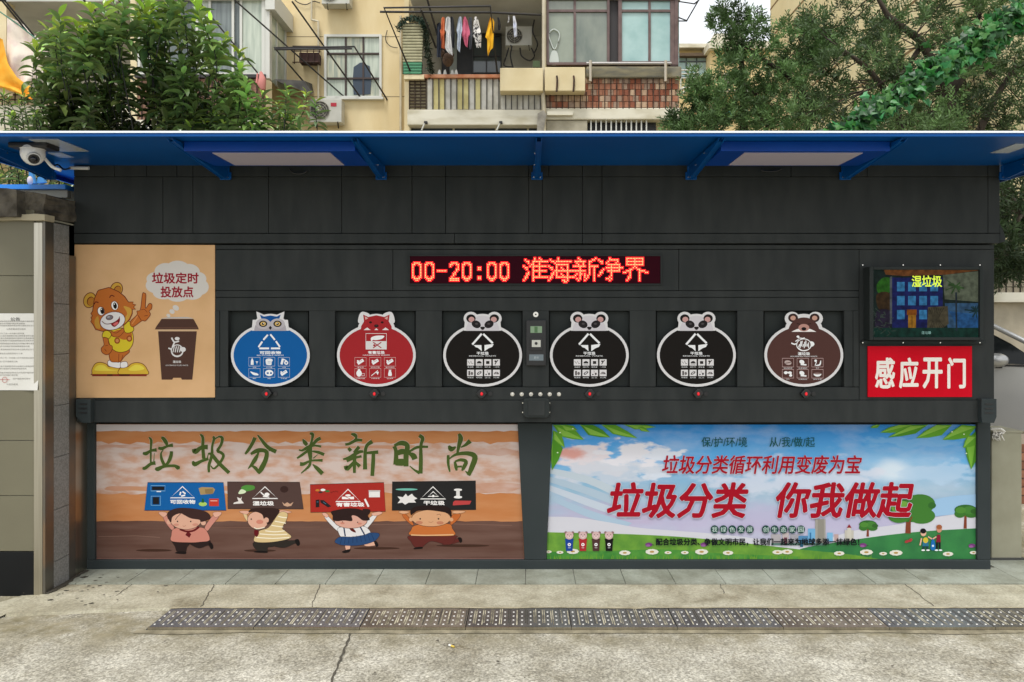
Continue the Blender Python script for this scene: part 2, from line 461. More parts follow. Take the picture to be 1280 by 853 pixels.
for ch in '00-20:00 abcde':
    g_ = D8[ch] if ch in D8 else C16[ch].split('\n'); wd = 8 if ch in D8 else 16
    for r_, row in enumerate(g_):
        for c_, v in enumerate(row):
            if v == '#' and 0 <= col + c_ - 0 < 160: lit.append((col + c_, r_))
    col += wd
pt = 312.6 / 160
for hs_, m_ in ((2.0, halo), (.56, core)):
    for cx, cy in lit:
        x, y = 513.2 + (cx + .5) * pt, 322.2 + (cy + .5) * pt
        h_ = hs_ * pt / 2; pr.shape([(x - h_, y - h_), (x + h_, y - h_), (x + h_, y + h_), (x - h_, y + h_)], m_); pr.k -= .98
    pr.k += 3
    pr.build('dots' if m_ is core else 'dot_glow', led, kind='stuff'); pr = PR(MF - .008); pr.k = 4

# plates on the six hatches
def hatch_sign(name, label, i, kind, c, group=None):
    x0 = {0: 280 + 59/7.755, 1: 415 + 40/7.755, 2: 545 + 62/7.755, 3: 545 + 62/7.755 + 133.4, 4: 545 + 62/7.755 + 267.3, 5: 945 + 74/7.755}[i] ; ox = x0 - 62 / 7.755
    Yf = MF - .014
    body = []; cy, rx, ry = 442.6 + 1.6, 49.3, 39.5
    cx = ox + 452 / 7.755; 
    def oval(k, n=46):
        return [(cx + (rx - k) * math.sin(2*math.pi*t/n), cy - (ry - k) * math.cos(2*math.pi*t/n)) for t in range(n)]
    S = 7.755
    def head(k):
        out = []
        for t in range(19):
            a = math.pi * t / 18; out.append((cx - (23.6 - k) * math.cos(a), 415 - (22.5 - k) * math.sin(a) ** .9))
        return out
    BR = mat('plate_white', (.70, .68, .68), .4)
    t = thing(name, label, 'sign', (cx, Yf, 1.2), group)
    t.location = P(cx, 484, Yf); ORG[t.name] = t.location.copy()
    f = MB(BR); f.prism(oval(0), Yf, Yf + .006); f.build('board', t)
    f = MB(BR); f.prism(head(0), Yf - .0003, Yf + .006)
    if kind in ('panda', 'bear'):
        for sx in (-1, 1): f.prism([(cx + sx * 14.6 + 9.2 * math.cos(a), 398.5 + 8.6 * math.sin(a)) for a in [k * math.pi / 10 for k in range(20)]], Yf - .0001, Yf + .0058)
    elif kind == 'owl':
        for sx in (-1, 1): f.prism([(cx + sx * 17.5, 389.6), (cx + sx * 5, 395), (cx + sx * 15.5, 404)], Yf - .0001, Yf + .0058)
    else:
        for sx in (-1, 1): f.prism(smooth([(cx + sx * 20, 391.5), (cx + sx * 15.5, 390), (cx + sx * 8, 394), (cx + sx * 12, 404), (cx + sx * 22, 404), (cx + sx * 22.5, 398)], 4), Yf - .0001, Yf + .0058)
    f.build('head', t)
    p = PR(Yf - .0006); p.shape(oval(3.3), c)
    if kind != 'fox' and kind != 'bear':
        p.shape([(cx - 22, 400), (cx + 22, 400), (cx + 23.4, 413.6), (cx - 23.4, 413.6)], BR)
    if kind == 'panda':
        p.shape(head(2.6)[:], '#cfcace'); p.shape([(cx - 24, 413.8), (cx + 24, 413.8), (cx + 24, 415.6), (cx - 24, 415.6)], c)
        for sx in (-1, 1):
            p.ell(cx + sx * 14.6, 398.3, 5.9, 5.2, '#1a1716', n=16); p.ell(cx + sx * 13.9, 399.6, 3.8, 3.4, '#c79a95', n=12); 
            p.ell(cx + sx * 8, 405.6, 6.0, 4.6, '#231f20', rot=-25 * sx); p.ell(cx + sx * 7.6, 405, 2, 1.3, '#4c4748', n=10)
        p.shape(head(4.6), '#b9b3b7') if False else None
        p.shape([(cx - 3, 409.4), (cx, 408.6), (cx + 3, 409.4), (cx + 1.4, 411.9), (cx - 1.4, 411.9)], '#1c1818', sm=True)
        p.line([(cx - 1.5, 412.6), (cx + 1.5, 412.6)], .6, '#7a7074')
    if kind == 'owl':
        p.shape([(x, y) for x, y in head(3.4)], '#aaa4aa'); 
        p.shape([(cx - 13, 393.5), (cx - 8, 396), (cx, 394.6), (cx + 8, 396), (cx + 13, 393.5), (cx + 11, 399), (cx + 6, 399.5), (cx, 402.5), (cx - 6, 399.5), (cx - 11, 399)], '#0c4f94')
        for sx in (-1, 1):
            p.ell(cx + sx * 9, 405, 9.2, 6.6, '#b8b2b6'); p.ell(cx + sx * 9, 405, 5.2, 4, '#15110f'); p.ell(cx + sx * 9, 405, 3.4, 2.6, '#d9b56e'); p.ell(cx + sx * 9, 405, 1.7, 1.5, '#201810', n=10); p.ell(cx + sx * 8.4, 404.4, .6, .6, '#ffffff', n=8)
        p.shape([(cx - 2, 410), (cx, 407.6), (cx + 2, 410), (cx, 412.6)], '#120e0e')
        p.shape([(cx - 24, 413.8), (cx + 24, 413.8), (cx + 24, 415.6), (cx - 24, 415.6)], c)
    if kind == 'fox':
        p.shape([(cx + dx, y) for dx, y in ((-19.5, 414), (-19, 408), (-15.5, 402), (-16.5, 393.5), (-10, 396.5), (0, 394.3), (10, 396.5), (16.5, 393.5), (15.5, 402), (19, 408), (19.5, 414))], c)
        for sx in (-1, 1):
            p.shape([(cx + sx * 14.6, 395.6), (cx + sx * 10, 398), (cx + sx * 13.6, 400)], '#d8a8a0'); p.ell(cx + sx * 7.3, 403.2, 1.9, 1.4, '#2a1414', n=10)
            p.shape([(cx + sx * 7, 412.8), (cx + sx * 11.5, 409.6), (cx + sx * 16, 412.8)], '#e6dedd')
        p.ell(cx, 407.6, 2.9, 2, '#2c1c1c', n=10); p.ell(cx, 407, 1, .7, '#4c3030', n=8); p.shape([(cx - 2.5, 412.8), (cx, 410.5), (cx + 2.5, 412.8)], '#e6dedd')
    if kind == 'bear':
        for sx in (-1, 1): p.ell(cx + sx * 13.5, 397.6, 6.2, 5.5, '#34211f', n=16); p.ell(cx + sx * 13.5, 397.8, 3.4, 3, '#c59887', n=12)
        p.shape([(cx + 19.6 * math.cos(a), 415.5 - 18.5 * math.sin(a)) for a in [k * math.pi / 16 for k in range(17)]], c)
        p.shape(smooth([(cx - 15.5, 415), (cx - 8, 411.5), (cx, 410.5), (cx + 8, 411.5), (cx + 15.5, 415)], 4, False), '#efeae6')
        p.ell(cx, 409.8, 6.8, 4.6, '#b98b80'); p.ell(cx, 411.3, 3.1, 2.2, '#150f10', n=12)
        for sx in (-1, 1): p.line([(cx + sx * 9, 404.6), (cx + sx * 4.5, 405.6)], .8, '#241613')
    W = '#efefef'; p.at(ox, 380, S); CX = 452
    if kind in ('owl',):
        for a, b_ in (((428, 300), (384, 350)), ((374, 366), (337, 420)), ((452, 296), (496, 350)), ((506, 362), (545, 418)), ((346, 432), (440, 432)), ((458, 432), (546, 432))):
            p.line([a, b_], 17, W)
    if kind == 'panda':
        for a, b_ in (((443, 290), (352, 395)), ((458, 292), (550, 382))): p.line([a, b_], 20, W); p.line([a, b_], 9, c)  if False else None
        p.shape([(440, 400), (365, 400), (385, 420), (408, 428), (444, 460)], W); p.shape([(470, 400), (560, 388), (545, 418), (512, 430), (470, 460)], W)
    if kind == 'fox':
        p.frame(350, 288, 550, 440, 5, W); p.rect(350, 362, 550, 440, '#dcd8d6')
        p.shape([(405, 325), (450, 310), (510, 308), (530, 315), (505, 340), (450, 352), (420, 350), (408, 362), (398, 350)], W, sm=True)
        p.line([(420, 372), (500, 428)], 9, c); p.line([(500, 372), (420, 428)], 9, c); p.ell(432, 402, 12, 10, c)
    if kind == 'bear':
        p.ell(395, 318, 14, 11, W); p.line([(395, 330), (440, 335), (460, 330)], 9, W); p.line([(400, 345), (370, 365)], 10, W); p.line([(330, 380), (360, 392), (380, 385)], 13, W, sm=True)
        p.ell(522, 390, 32, 26, W); p.ell(452, 398, 74, 62, W); p.ell(452, 398, 66, 54, c)
        for k in range(8):
            a = 2.0 * k; p.line([(400 + 14 * k, 420 + 10 * math.sin(a)), (412 + 12 * k, 372 + 20 * math.cos(a))], 9, W)
        p.line([(395, 425), (440, 452), (500, 440), (525, 410)], 7, W, sm=True)
    nm, en = {'owl': ('可回收物', 'RECYCLABLE WASTE'), 'fox': ('有害垃圾', 'HAZARDOUS WASTE'), 'panda': ('干垃圾', 'RESIDUAL WASTE'), 'bear': ('湿垃圾', 'HOUSEHOLD FOOD WASTE')}[kind]
    hw = {4: 102, 3: 58}[len(nm)]
    if kind == 'fox': hw = 80
    yo = {'owl': -6, 'fox': -8, 'panda': 0, 'bear': 4}[kind]
    p.text(nm, CX - hw, 467 + yo - 2, CX + hw, 494 + yo, W, off=.03); p.text(en, CX - 130, 500 + yo, CX + 130, 511 + yo, W, off=.01)
    if kind == 'panda':
        caps = ['食品袋', '纸巾', '烟灰盒', '一次性', '陶瓷品', '创可贴', '尘土', '贝壳']
        for r_ in range(2):
            for c_ in range(4):
                x, y = 302 + 83 * c_, 537 + 102 * r_
                p.rect(x, y, x + 68, y + 62, '#dedada'); d = '#2a2625'; k = r_ * 4 + c_
                if k == 0: p.line([(x + 8, y + 20), (x + 24, y + 42), (x + 36, y + 18), (x + 46, y + 44), (x + 60, y + 40)], 6, '#77706f')
                elif k == 1: p.ell(x + 34, y + 40, 24, 22, d, a0=180, a1=360); p.line([(x + 10, y + 48), (x + 58, y + 48)], 4, d)
                elif k == 2: p.rect(x + 18, y + 18, x + 50, y + 46, d)
                elif k == 3: p.line([(x + 20, y + 50), (x + 36, y + 22), (x + 50, y + 10)], 9, d); p.ell(x + 24, y + 20, 8, 9, d)
                elif k == 4: p.rect(x + 12, y + 12, x + 30, y + 54, '#5c5655'); p.ell(x + 46, y + 36, 12, 16, '#6e6866')
                elif k == 5: p.ell(x + 34, y + 32, 25, 12, d, rot=-30); p.ell(x + 34, y + 32, 14, 5, '#dedada', rot=-30)
                elif k == 6: p.ell(x + 18, y + 46, 7, 7, d); p.ell(x + 46, y + 40, 10, 12, '#55504f'); p.line([(x + 30, y + 8), (x + 30, y + 30)], 5, '#8a8483')
                else: p.ell(x + 34, y + 44, 26, 24, '#6c6665', a0=180, a1=360); p.line([(x + 34, y + 44), (x + 34, y + 22)], 3, '#dedada'); p.line([(x + 26, y + 44), (x + 16, y + 28)], 3, '#dedada')
                p.text(caps[k], x + 4, y + 70, x + 62, y + 82, W)
    else:
        caps = {'owl': ['玻璃', '牛仔服', '金属', '塑料', '纸类', '牛奶盒'], 'fox': ['废电池', '荧光灯管', '废杀虫剂', '过期药品', '水银体温', '废油漆'], 'bear': ['剩饭剩菜', '瓜皮果核', '花卉', '骨头', '过期食品', '茶叶中药']}[kind]
        for r_ in range(2):
            for c_ in range(3):
                x, y = 243 + 143 * c_, 520 + 108 * r_
                if kind == 'bear': y += 8
                p.frame(x, y, x + 110, y + 84, 4, '#c9cdd6' if kind == 'owl' else '#d8b8b4'); k = r_ * 3 + c_; v = (kind, k)
                X, Y_ = x + 55, y + 42
                if v == ('owl', 0): p.line([(X - 22, Y_ + 30), (X - 22, Y_ - 8), (X - 22, Y_ - 32)], [28, 26, 8], W); p.ell(X + 24, Y_ - 4, 12, 12, W, a0=0, a1=180); p.line([(X + 24, Y_), (X + 24, Y_ + 24)], 4, W)
                elif v == ('owl', 1): p.shape([(X - 34, Y_ - 18), (X - 14, Y_ - 30), (X + 14, Y_ - 30), (X + 34, Y_ - 18), (X + 24, Y_ + 4), (X + 20, Y_ + 30), (X - 20, Y_ + 30), (X - 30, Y_ + 20)], W, sm=True); p.line([(X - 14, Y_), (X + 16, Y_)], 3, c); p.line([(X - 14, Y_ + 12), (X + 16, Y_ + 12)], 3, c)
                elif v == ('owl', 2): p.line([(X - 10, Y_ - 30), (X - 24, Y_ + 26)], 22, W); p.ell(X + 22, Y_ + 10, 20, 20, W); p.ell(X + 22, Y_ + 10, 8, 8, c); p.line([(X - 10, Y_ - 28), (X + 26, Y_ - 8)], 10, W)
                elif v == ('owl', 3): p.shape([(X - 40, Y_ - 14), (X - 10, Y_ - 6), (X + 30, Y_ + 6), (X + 38, Y_ + 22), (X, Y_ + 22), (X - 24, Y_ + 8)], W, sm=True)
                elif v == ('owl', 4): p.ell(X, Y_, 40, 30, W); p.rect(X - 24, Y_ - 6, X - 4, Y_ + 10, c); p.rect(X + 8, Y_ - 6, X + 26, Y_ + 10, c)
                elif v == ('fox', 3): p.ell(X - 14, Y_ + 4, 26, 32, W); p.line([(X - 14, Y_ - 24), (X - 14, Y_ - 36)], 24, W); p.frame(X + 12, Y_ + 6, X + 38, Y_ + 28, 4, W)
                elif v == ('fox', 4): p.line([(X - 38, Y_ + 28), (X + 26, Y_ - 24)], 7, W); p.shape([(X + 6, Y_ - 8), (X + 36, Y_ - 12), (X + 24, Y_ + 20)], W)
                elif v == ('fox', 5): p.line([(X, Y_ + 30), (X, Y_ + 14), (X, Y_ - 12), (X, Y_ - 28)], [30, 36, 26, 10], W); p.line([(X - 14, Y_ - 28), (X + 14, Y_ - 28)], 5, W)
                elif kind == 'bear' and k in (1, 4): p.ell(X - 8, Y_ - 6, 26, 20, W, rot=30); p.line([(X - 20, Y_ + 18), (X + 36, Y_ + 22)], 14, W)
                elif kind == 'bear' and k == 5: p.ell(X, Y_, 38, 28, W, a0=0, a1=180); p.ell(X, Y_ - 2, 36, 9, '#8d7570')
                elif kind == 'bear' and k == 3: p.ell(X - 20, Y_ - 10, 20, 15, W); p.ell(X + 18, Y_ - 8, 20, 15, W); p.ell(X + 26, Y_ + 16, 15, 13, W); p.line([(X - 10, Y_), (X + 16, Y_ + 6)], 9, c)
                elif kind == 'bear' and k == 2: p.ell(X - 18, Y_ - 18, 13, 12, W); p.line([(X - 10, Y_ - 8), (X - 24, Y_ + 30)], 8, W, sm=False); p.line([(X - 16, Y_ + 28), (X + 22, Y_ + 20), (X + 32, Y_ - 20)], [8, 16, 8], W, sm=True)
                elif kind == 'bear': p.ell(X, Y_, 34, 22, '#bda9a4', rot=12); p.line([(X - 26, Y_ + 6), (X + 26, Y_ - 2)], 7, c)
                else: p.line([(X - 28, Y_ + 18), (X + 28, Y_ - 18)], 30, W) ; p.line([(X - 18, Y_ + 4), (X + 18, Y_ - 18)], 3, c); p.ell(X - 26, Y_ - 8, 9, 9, W)
                nmx = 16 if len(caps[k]) == 2 else (30 if len(caps[k]) == 3 else 42)
                p.text(caps[k], X - nmx, y + 90, X + nmx, y + 101, W)
    p.T = (0, 0, 1)
    p.build('print', t, kind='stuff')
    return t
G = 'animal headed signs on the hatches'
hatch_sign('hatch_sign', 'blue oval plate with a grey owl head, leftmost hatch', 0, 'owl', '#095a9d', G)
hatch_sign('hatch_sign', 'red oval plate with a red fox head and hazard symbol', 1, 'fox', '#a3252a', G)
hatch_sign('hatch_sign', 'black oval plate with a panda head, left of the keypad reader', 2, 'panda', '#171310', G)
hatch_sign('hatch_sign', 'black oval plate with a panda head, right beside the keypad reader', 3, 'panda', '#171310', G)
hatch_sign('hatch_sign', 'black oval plate with a panda head, next to the brown bear plate', 4, 'panda', '#171310', G)
hatch_sign('hatch_sign', 'brown oval plate with a brown bear head, rightmost hatch', 5, 'bear', '#51342f', G)

# reader between the middle hatches
rd = thing('card_reader', 'narrow black card reader with small green screen and camera eye between panda plates', 'reader', P(670, 457, MF))
f = MB(BLACK); f.pbox(657.8, 682.5, 400.5, 457.5, MF - .03, MF); f.build('housing', rd, bevel=.004)
f = MB(mat('green_lcd', (.22, .33, .20), .2)); f.pbox(663, 677.5, 408, 416.3, MF - .033, MF - .0305); f.pbox(668, 672, 408.5, 416, MF - .0335, MF - .0325, mat('green_lcd_dark', (.07, .16, .06), .2)); f.build('screen', rd)
f = MB(BLACK); f.pbox(662.5, 678.5, 423, 438.5, MF - .040, MF - .0305); f.build('eye_housing', rd, bevel=.002)
f = MB(mat('eye_plate', (.60, .60, .54), .4)); f.pbox(664.8, 675.8, 425.3, 434, MF - .043, MF - .0402); f.build('eye_plate', rd)
f = MB(BLACK); f.disc(P(670.2, 429.5, MF - .046), .009, .004, n=14); f.build('lens', rd)
f = MB(mat('label_plate', (.16, .20, .22), .35)); f.pbox(661.5, 679.3, 443.3, 451, MF - .0325, MF - .0305); o = f.build('label_plate', rd)
p = PR(MF - .0326); p.text('刷卡', 667.5, 445.5, 673.5, 449, '#b9c2c4'); p.build('lettering', rd)

# monitor
mon = thing('display_screen', 'dark framed display screen with a cartoon blue house picture and yellow characters', 'screen', P(1158, 430, MF))
SF = MF - .085
f = MB(GREY2)
f.pbox(1087, 1092, 333.5, 425.5, SF, MF); f.pbox(1225, 1229, 333.5, 425.5, SF, MF); f.pbox(1092.2, 1224.8, 333.5, 337.3, SF, MF); f.pbox(1092.2, 1224.8, 421.8, 425.5, SF, MF)
f.build('frame', mon, bevel=.002)
f = MB(GREY2); f.pbox(1078, 1233, 426, 429.8, MF - .03, MF); f.build('ledge', mon)
for x in (1078.5, 1129, 1175.5, 1225):
    for y in (331.5, 428.6):
        f = MB(CHROME); f.disc(P(x, y, MF - (.032 if y > 400 else .004)), .004, .006, n=8); f.build('screw', mon)
SB = mat('screen_backing', (.01, .012, .012), .2); f = MB(SB); f.pbox(1092, 1225, 337, 422, SF + .02, SF + .05); f.build('panel', mon)
p = PR(SF + .019); p.at(1080, 325, 8.123)
E = .42
def scm(k, h, e):
    if k in MATS: return MATS[k]
    m = mat(k, h, .5, emit=e, col2=tuple(v * .45 for v in lin(h)), nscale=30, spec=0)
    b_ = m.node_tree.nodes['Principled BSDF']; l = b_.inputs['Base Color'].links[0]; m.node_tree.links.remove(l); b_.inputs['Base Color'].default_value = (.008, .008, .008, 1); return m
def sc(h, e=E): 
    k = 'screen_' + h.strip('#') + str(e)
    return mat(k, tuple(v * .25 for v in lin(h)), .12, emit=0) if e == 0 else scm(k, h, e)
p.shape([(90, 95), (1200, 110), (1200, 795), (90, 795)], sc('#1a2a26'))
p.shape([(200, 100), (1190, 105), (840, 150), (400, 165), (220, 150)], sc('#7a4a24')); p.shape([(800, 155), (1190, 112), (1190, 430), (820, 400)], sc('#68705c'))
p.shape([(820, 440), (1180, 440), (1180, 700), (850, 690)], sc('#3c6286')); p.shape([(860, 520), (1180, 560), (1180, 700), (960, 700)], sc('#2a5f96'))
p.shape([(130, 250), (200, 180), (280, 200), (260, 330), (150, 340)], sc('#2f6a1c'), sm=True); p.shape([(130, 350), (260, 340), (270, 520), (150, 500)], sc('#43301a'), sm=True)
p.shape([(130, 520), (270, 520), (270, 680), (120, 700)], sc('#2b2438'), sm=True); p.rect(262, 170, 285, 650, sc('#5a6064'))
p.rect(285, 180, 800, 690, sc('#1b2360'))
for r_ in range(3):
    for c_ in range(4):
        if (r_, c_) in ((2, 1), (2, 3)): continue
        x, y = 335 + 113 * c_, 225 + 142 * r_; p.rect(x, y, x + 78, y + 95, sc('#3f8cc2'))
p.rect(435, 505, 535, 560, sc('#a05a14')); p.rect(448, 560, 528, 690, sc('#b07a20')); p.line([(488, 570), (488, 685)], 5, sc('#5a3a10'))
p.shape([(650, 480), (850, 470), (860, 650), (760, 720), (640, 700)], sc('#57503c'))
for k in range(7): p.line([(660 + 25 * k, 490), (700 + 10 * k, 600), (660 + 30 * k, 710)], 5, sc('#2c2a20'), sm=True)
p.shape([(90, 690), (1200, 690), (1200, 795), (90, 795)], sc('#123a30')); p.line([(935, 330), (940, 720)], 18, sc('#25303a'))
for k in range(26):
    a = R.uniform(0, 6.28); l = R.uniform(50, 130); cx_, cy_ = (930, 270) if k < 15 else (1140, 520)
    p.line([(cx_, cy_), (cx_ + l * math.cos(a), cy_ + l * .7 * math.sin(a))], [10, 14][k % 2:] [0], sc('#3c5c30' if k < 15 else '#1c3c40'))
for k in range(30):
    x, y = R.uniform(95, 300), R.uniform(520, 780); p.line([(x, y), (x + R.uniform(-50, 60), y + R.uniform(-50, 10))], 6, sc('#46554a'))
p.text('湿垃圾', 487, 160, 790, 275, glow('#b8cc2c', .55), off=.02); p.text('湿垃圾', 585, 725, 682, 755, sc('#8fb8b0', .8))
p.build('picture', mon, kind='stuff')
for o in list(mon.children): pass

# security camera at the left end
cm = thing('security_camera', 'white dome security camera hanging under the left end of canopy', 'camera', P(42, 206, -.70))
WP = mat('camera_white', (.72, .71, .69), .3)
Yc = -.70
f = MB(BLACK); q0 = P(40, 184, Yc); f.box(q0.x - .10, q0.x + .11, Yc - .05, Yc + .07, CZt - .03, CZt - .001); f.build('mount_plate', cm, bevel=.008)
f = MB(WP); cc = P(41, 191.5, Yc); f.ball(cc, (.060, .060, .066), WP, 20, 12); f.tube([cc + Vector((0, 0, .02)), Vector((cc.x, cc.y, CZt - .03))], [.062, .058], WP, 20); f.build('housing', cm)
f = MB(mat('lens_ring', (.55, .55, .54), .3)); ce = cc + Vector((.032, -.040, -.035)); dr = Vector((.5, -.75, -.45)).normalized()
f.tube([ce, ce + dr * .022], [.034, .032], None, 18); f.build('lens_ring', cm)
f = MB(mat('lens_black', (.006, .006, .008), .12)); f.tube([ce + dr * .0225, ce + dr * .026], [.027, .025], None, 18); f.ball(ce + dr * .024, .018, None); f.build('lens', cm)
f = MB(WP); f.tube([P(x, y, Yc + .05) for x, y in smooth([(55, 197), (60, 203), (66, 209), (76, 213)], 4, False)], .009, WP, 8); f.build('cable_arm', cm)
f = MB(WP); f.tube([P(88, 210, -.14), P(111, 210.5, -.14)], .011, WP, 10); f.build('conduit', kiosk)
f = MB(BLACK); f.tube([P(x, y, -.2) for x, y in smooth([(66, 209), (72, 206), (80, 212), (88, 210)], 4, False)], .005); f.build('cable_loop', kiosk)
# ================================================================ bear poster
PB = mat('tan_poster', '#cfa576', .5, col2='#d8ae80', nscale=5, spec=.12)
bp = board('bear_poster', 'square tan poster with an orange bear pointing up and a brown bin', 'poster', [(93, 306), (268.5, 306.5), (268.5, 497), (95, 497.5)], MF - .006, .0055, PB)
def draw_bear():
    p = PR(MF - .0065); p.at(95, 345, 6.564); O, DO, Yl, OL = '#b9682b', '#8f4618', '#d3bd2e', '#5d1f16'
    def o(pts, c, w=5, sm=True):
        pts = smooth(pts) if sm else pts
        p.shape(pts, c); p.line(pts, w, OL, closed=True)
    o([(132, 800), (132, 765), (160, 720), (205, 710), (250, 725), (270, 745), (355, 752), (360, 812), (140, 812)], '#d2ac38')
    o([(360, 812), (365, 755), (420, 748), (455, 722), (500, 712), (550, 725), (582, 765), (580, 812)], '#d2ac38')
    p.shape([(150, 770), (180, 735), (230, 735), (270, 765), (340, 775), (200, 780)], '#e2cf4c', sm=True); p.shape([(430, 770), (480, 732), (530, 735), (560, 765), (480, 780)], '#e2cf4c', sm=True)
    p.rect(132, 806, 580, 824, '#7c2a1e'); p.rect(255, 808, 300, 820, '#3a1210'); p.rect(355, 808, 440, 820, '#3a1210')
    o([(262, 700), (300, 690), (362, 705), (362, 755), (300, 750), (265, 735)], '#e8e4e2', 4); o([(368, 712), (415, 705), (422, 745), (370, 755)], '#e8e4e2', 4)
    o([(275, 590), (270, 640), (285, 700), (330, 708), (362, 705), (400, 660), (440, 620), (400, 580)], O)
    p.line([(352, 640), (350, 705)], 4, OL); p.line([(385, 650), (372, 700)], 4, OL)
    o([(262, 470), (275, 560), (310, 610), (365, 628), (430, 610), (465, 560), (470, 500), (450, 450), (380, 430), (300, 440)], Yl)
    p.shape([(290, 470), (300, 500), (340, 505), (390, 525), (440, 515), (460, 490), (440, 450), (360, 440)], O, sm=True)
    p.ell(338, 532, 24, 26, DO); p.ell(338, 532, 14, 15, '#c98550'); p.ell(438, 515, 24, 26, DO); p.ell(438, 515, 14, 15, '#c98550')
    o([(285, 450), (330, 470), (385, 430), (395, 455), (350, 500), (300, 495)], O, 4)
    o([(215, 500), (225, 460), (260, 450), (290, 480), (270, 515), (240, 508)], Yl); o([(395, 400), (440, 375), (475, 440), (440, 468), (400, 460)], Yl)
    o([(222, 508), (262, 515), (272, 560), (298, 580), (290, 620), (255, 648), (215, 630), (207, 595), (230, 565)], O)
    p.line([(235, 600), (250, 620)], 4, OL); p.line([(262, 570), (240, 575)], 4, OL)
    o([(445, 378), (500, 320), (500, 290), (528, 275), (545, 150), (562, 142), (574, 160), (570, 265), (600, 228), (622, 235), (620, 270), (600, 290), (610, 320), (570, 370), (540, 370), (465, 420)], O)
    p.line([(535, 280), (560, 275), (585, 300)], 4, OL, sm=True); p.line([(560, 330), (590, 325)], 4, OL); p.line([(510, 325), (535, 365)], 5, OL)
    p.line([(505, 330), (460, 395)], 10, '#d08448')
    for ex, ey in ((112, 200), (332, 110)):
        p.ell(ex, ey, 52, 66 if ex < 200 else 60, OL, rot=20); p.ell(ex, ey, 46, 60 if ex < 200 else 54, '#c89a3c', rot=20); p.ell(ex + 8, ey + 8, 30, 38, OL, rot=20); p.ell(ex + 10, ey + 10, 26, 34, '#b5762c', rot=20)
    H = [(150, 190), (175, 130), (185, 118), (270, 95), (350, 130), (400, 170), (430, 215), (470, 215), (465, 232), (492, 238), (472, 255), (490, 275), (462, 275), (462, 310), (440, 360), (400, 400), (300, 440), (215, 455), (160, 440), (140, 400), (120, 375), (130, 360), (122, 340), (135, 330), (122, 310), (136, 290)]
    p.shape(H, O); p.line(H, 6, OL, closed=True)
    p.shape([(390, 250), (450, 270), (450, 320), (410, 380), (385, 370), (420, 310)], '#c99a3e', sm=True); p.shape([(152, 370), (180, 330), (190, 380), (200, 430), (165, 425)], '#c2903a', sm=True)
    p.line([(150, 235), (160, 215), (185, 220)], 8, OL, sm=True); p.line([(275, 180), (290, 160), (315, 170)], 8, OL, sm=True)
    p.ell(205, 290, 31, 38, OL, rot=-12); p.ell(205, 290, 26, 34, '#efece6', rot=-12); p.ell(215, 288, 15, 26, '#120c0a', rot=-10); p.ell(209, 275, 4, 6, '#efece6')
    p.ell(317, 245, 31, 39, OL, rot=-12); p.ell(317, 245, 26, 35, '#efece6', rot=-12); p.ell(320, 245, 15, 27, '#120c0a', rot=-10); p.ell(314, 232, 4, 6, '#efece6')
    p.ell(300, 370, 107, 76, OL, rot=-14); p.ell(300, 370, 102, 71, '#dedad8', rot=-14)
    p.ell(275, 342, 31, 21, OL, rot=-10); p.ell(275, 342, 26, 17, '#777276', rot=-10); p.ell(267, 338, 12, 7, '#a8a4a6', rot=-10)
    p.line([(212, 372), (245, 395), (300, 388), (345, 360), (358, 335)], 6, OL, sm=True)
    p.shape([(288, 392), (320, 380), (358, 345), (355, 385), (320, 418), (298, 412)], '#7a1418', sm=True); p.shape([(305, 395), (340, 378), (345, 392), (318, 410)], '#d46a6a', sm=True)
    p.T = (0, 0, 1); p.build('bear_picture', bp)
draw_bear()
p = PR(MF - .0065)
for cx, cy, rx, ry in ((196, 349, 13, 9), (207, 340, 14, 11), (222, 338, 16, 12), (236, 341, 14, 11), (247, 349, 11, 9), (250, 359, 11, 10), (240, 367, 13, 8), (222, 368, 15, 9.5), (205, 366, 14, 8.5), (196, 357, 14, 10), (222, 353, 30, 17)):
    p.ell(cx, cy, rx, ry, '#cfc9c2'); p.k -= .8
p.k += 2
for cx, cy, rx, ry in ((219.8, 385, 4.2, 3.2), (215, 389.6, 3.4, 2.8), (210.5, 394.6, 2.6, 2)): p.ell(cx, cy, rx, ry, '#cfc9c2', rot=30)
p.build('speech_cloud', bp)
p = PR(MF - .0065); p.k = 16
p.text('垃圾定时', 190.2, 341.2, 248, 354.5, '#93152a', off=.028); p.text('投放点', 201, 358.5, 241.5, 371.8, '#93152a', off=.028); p.build('lettering', bp)
p = PR(MF - .0065); BRN = '#4d342b'
p.at(0, 300, 4.267); p.shape([(855, 420), (900, 412), (1000, 412), (1035, 420)], '#b9b3b0'); p.shape([(862, 422), (1032, 422), (1056, 465), (1060, 478), (826, 478), (832, 465)], BRN)
p.shape([(840, 478), (1044, 478), (1042, 488), (842, 488)], '#cbaa86'); p.shape([(843, 488), (1050, 488), (1026, 746), (970, 746), (965, 736), (925, 736), (918, 746), (862, 746)], BRN); p.line([(835, 470), (1052, 470)], 4, '#6b4a3c')
W = '#d9d6d4'
p.ell(945, 527, 13, 9, W); p.line([(915, 522), (930, 545), (955, 540)], 8, W, sm=True); p.line([(930, 548), (920, 572)], 9, W); p.line([(898, 578), (925, 585), (945, 575)], 8, W, sm=True)
p.ell(945, 592, 34, 34, W); p.ell(945, 590, 28, 27, BRN); p.ell(976, 585, 15, 13, W)
for k in range(4): p.line([(922 + 12 * k, 600), (930 + 11 * k, 568)], 5, W)
p.text('湿垃圾', 922, 644, 966, 657, W, off=.02); p.text('HOUSEHOLD FOOD WASTE', 884, 666, 1003, 673, W)
p.T = (0, 0, 1); p.build('bin_picture', bp)

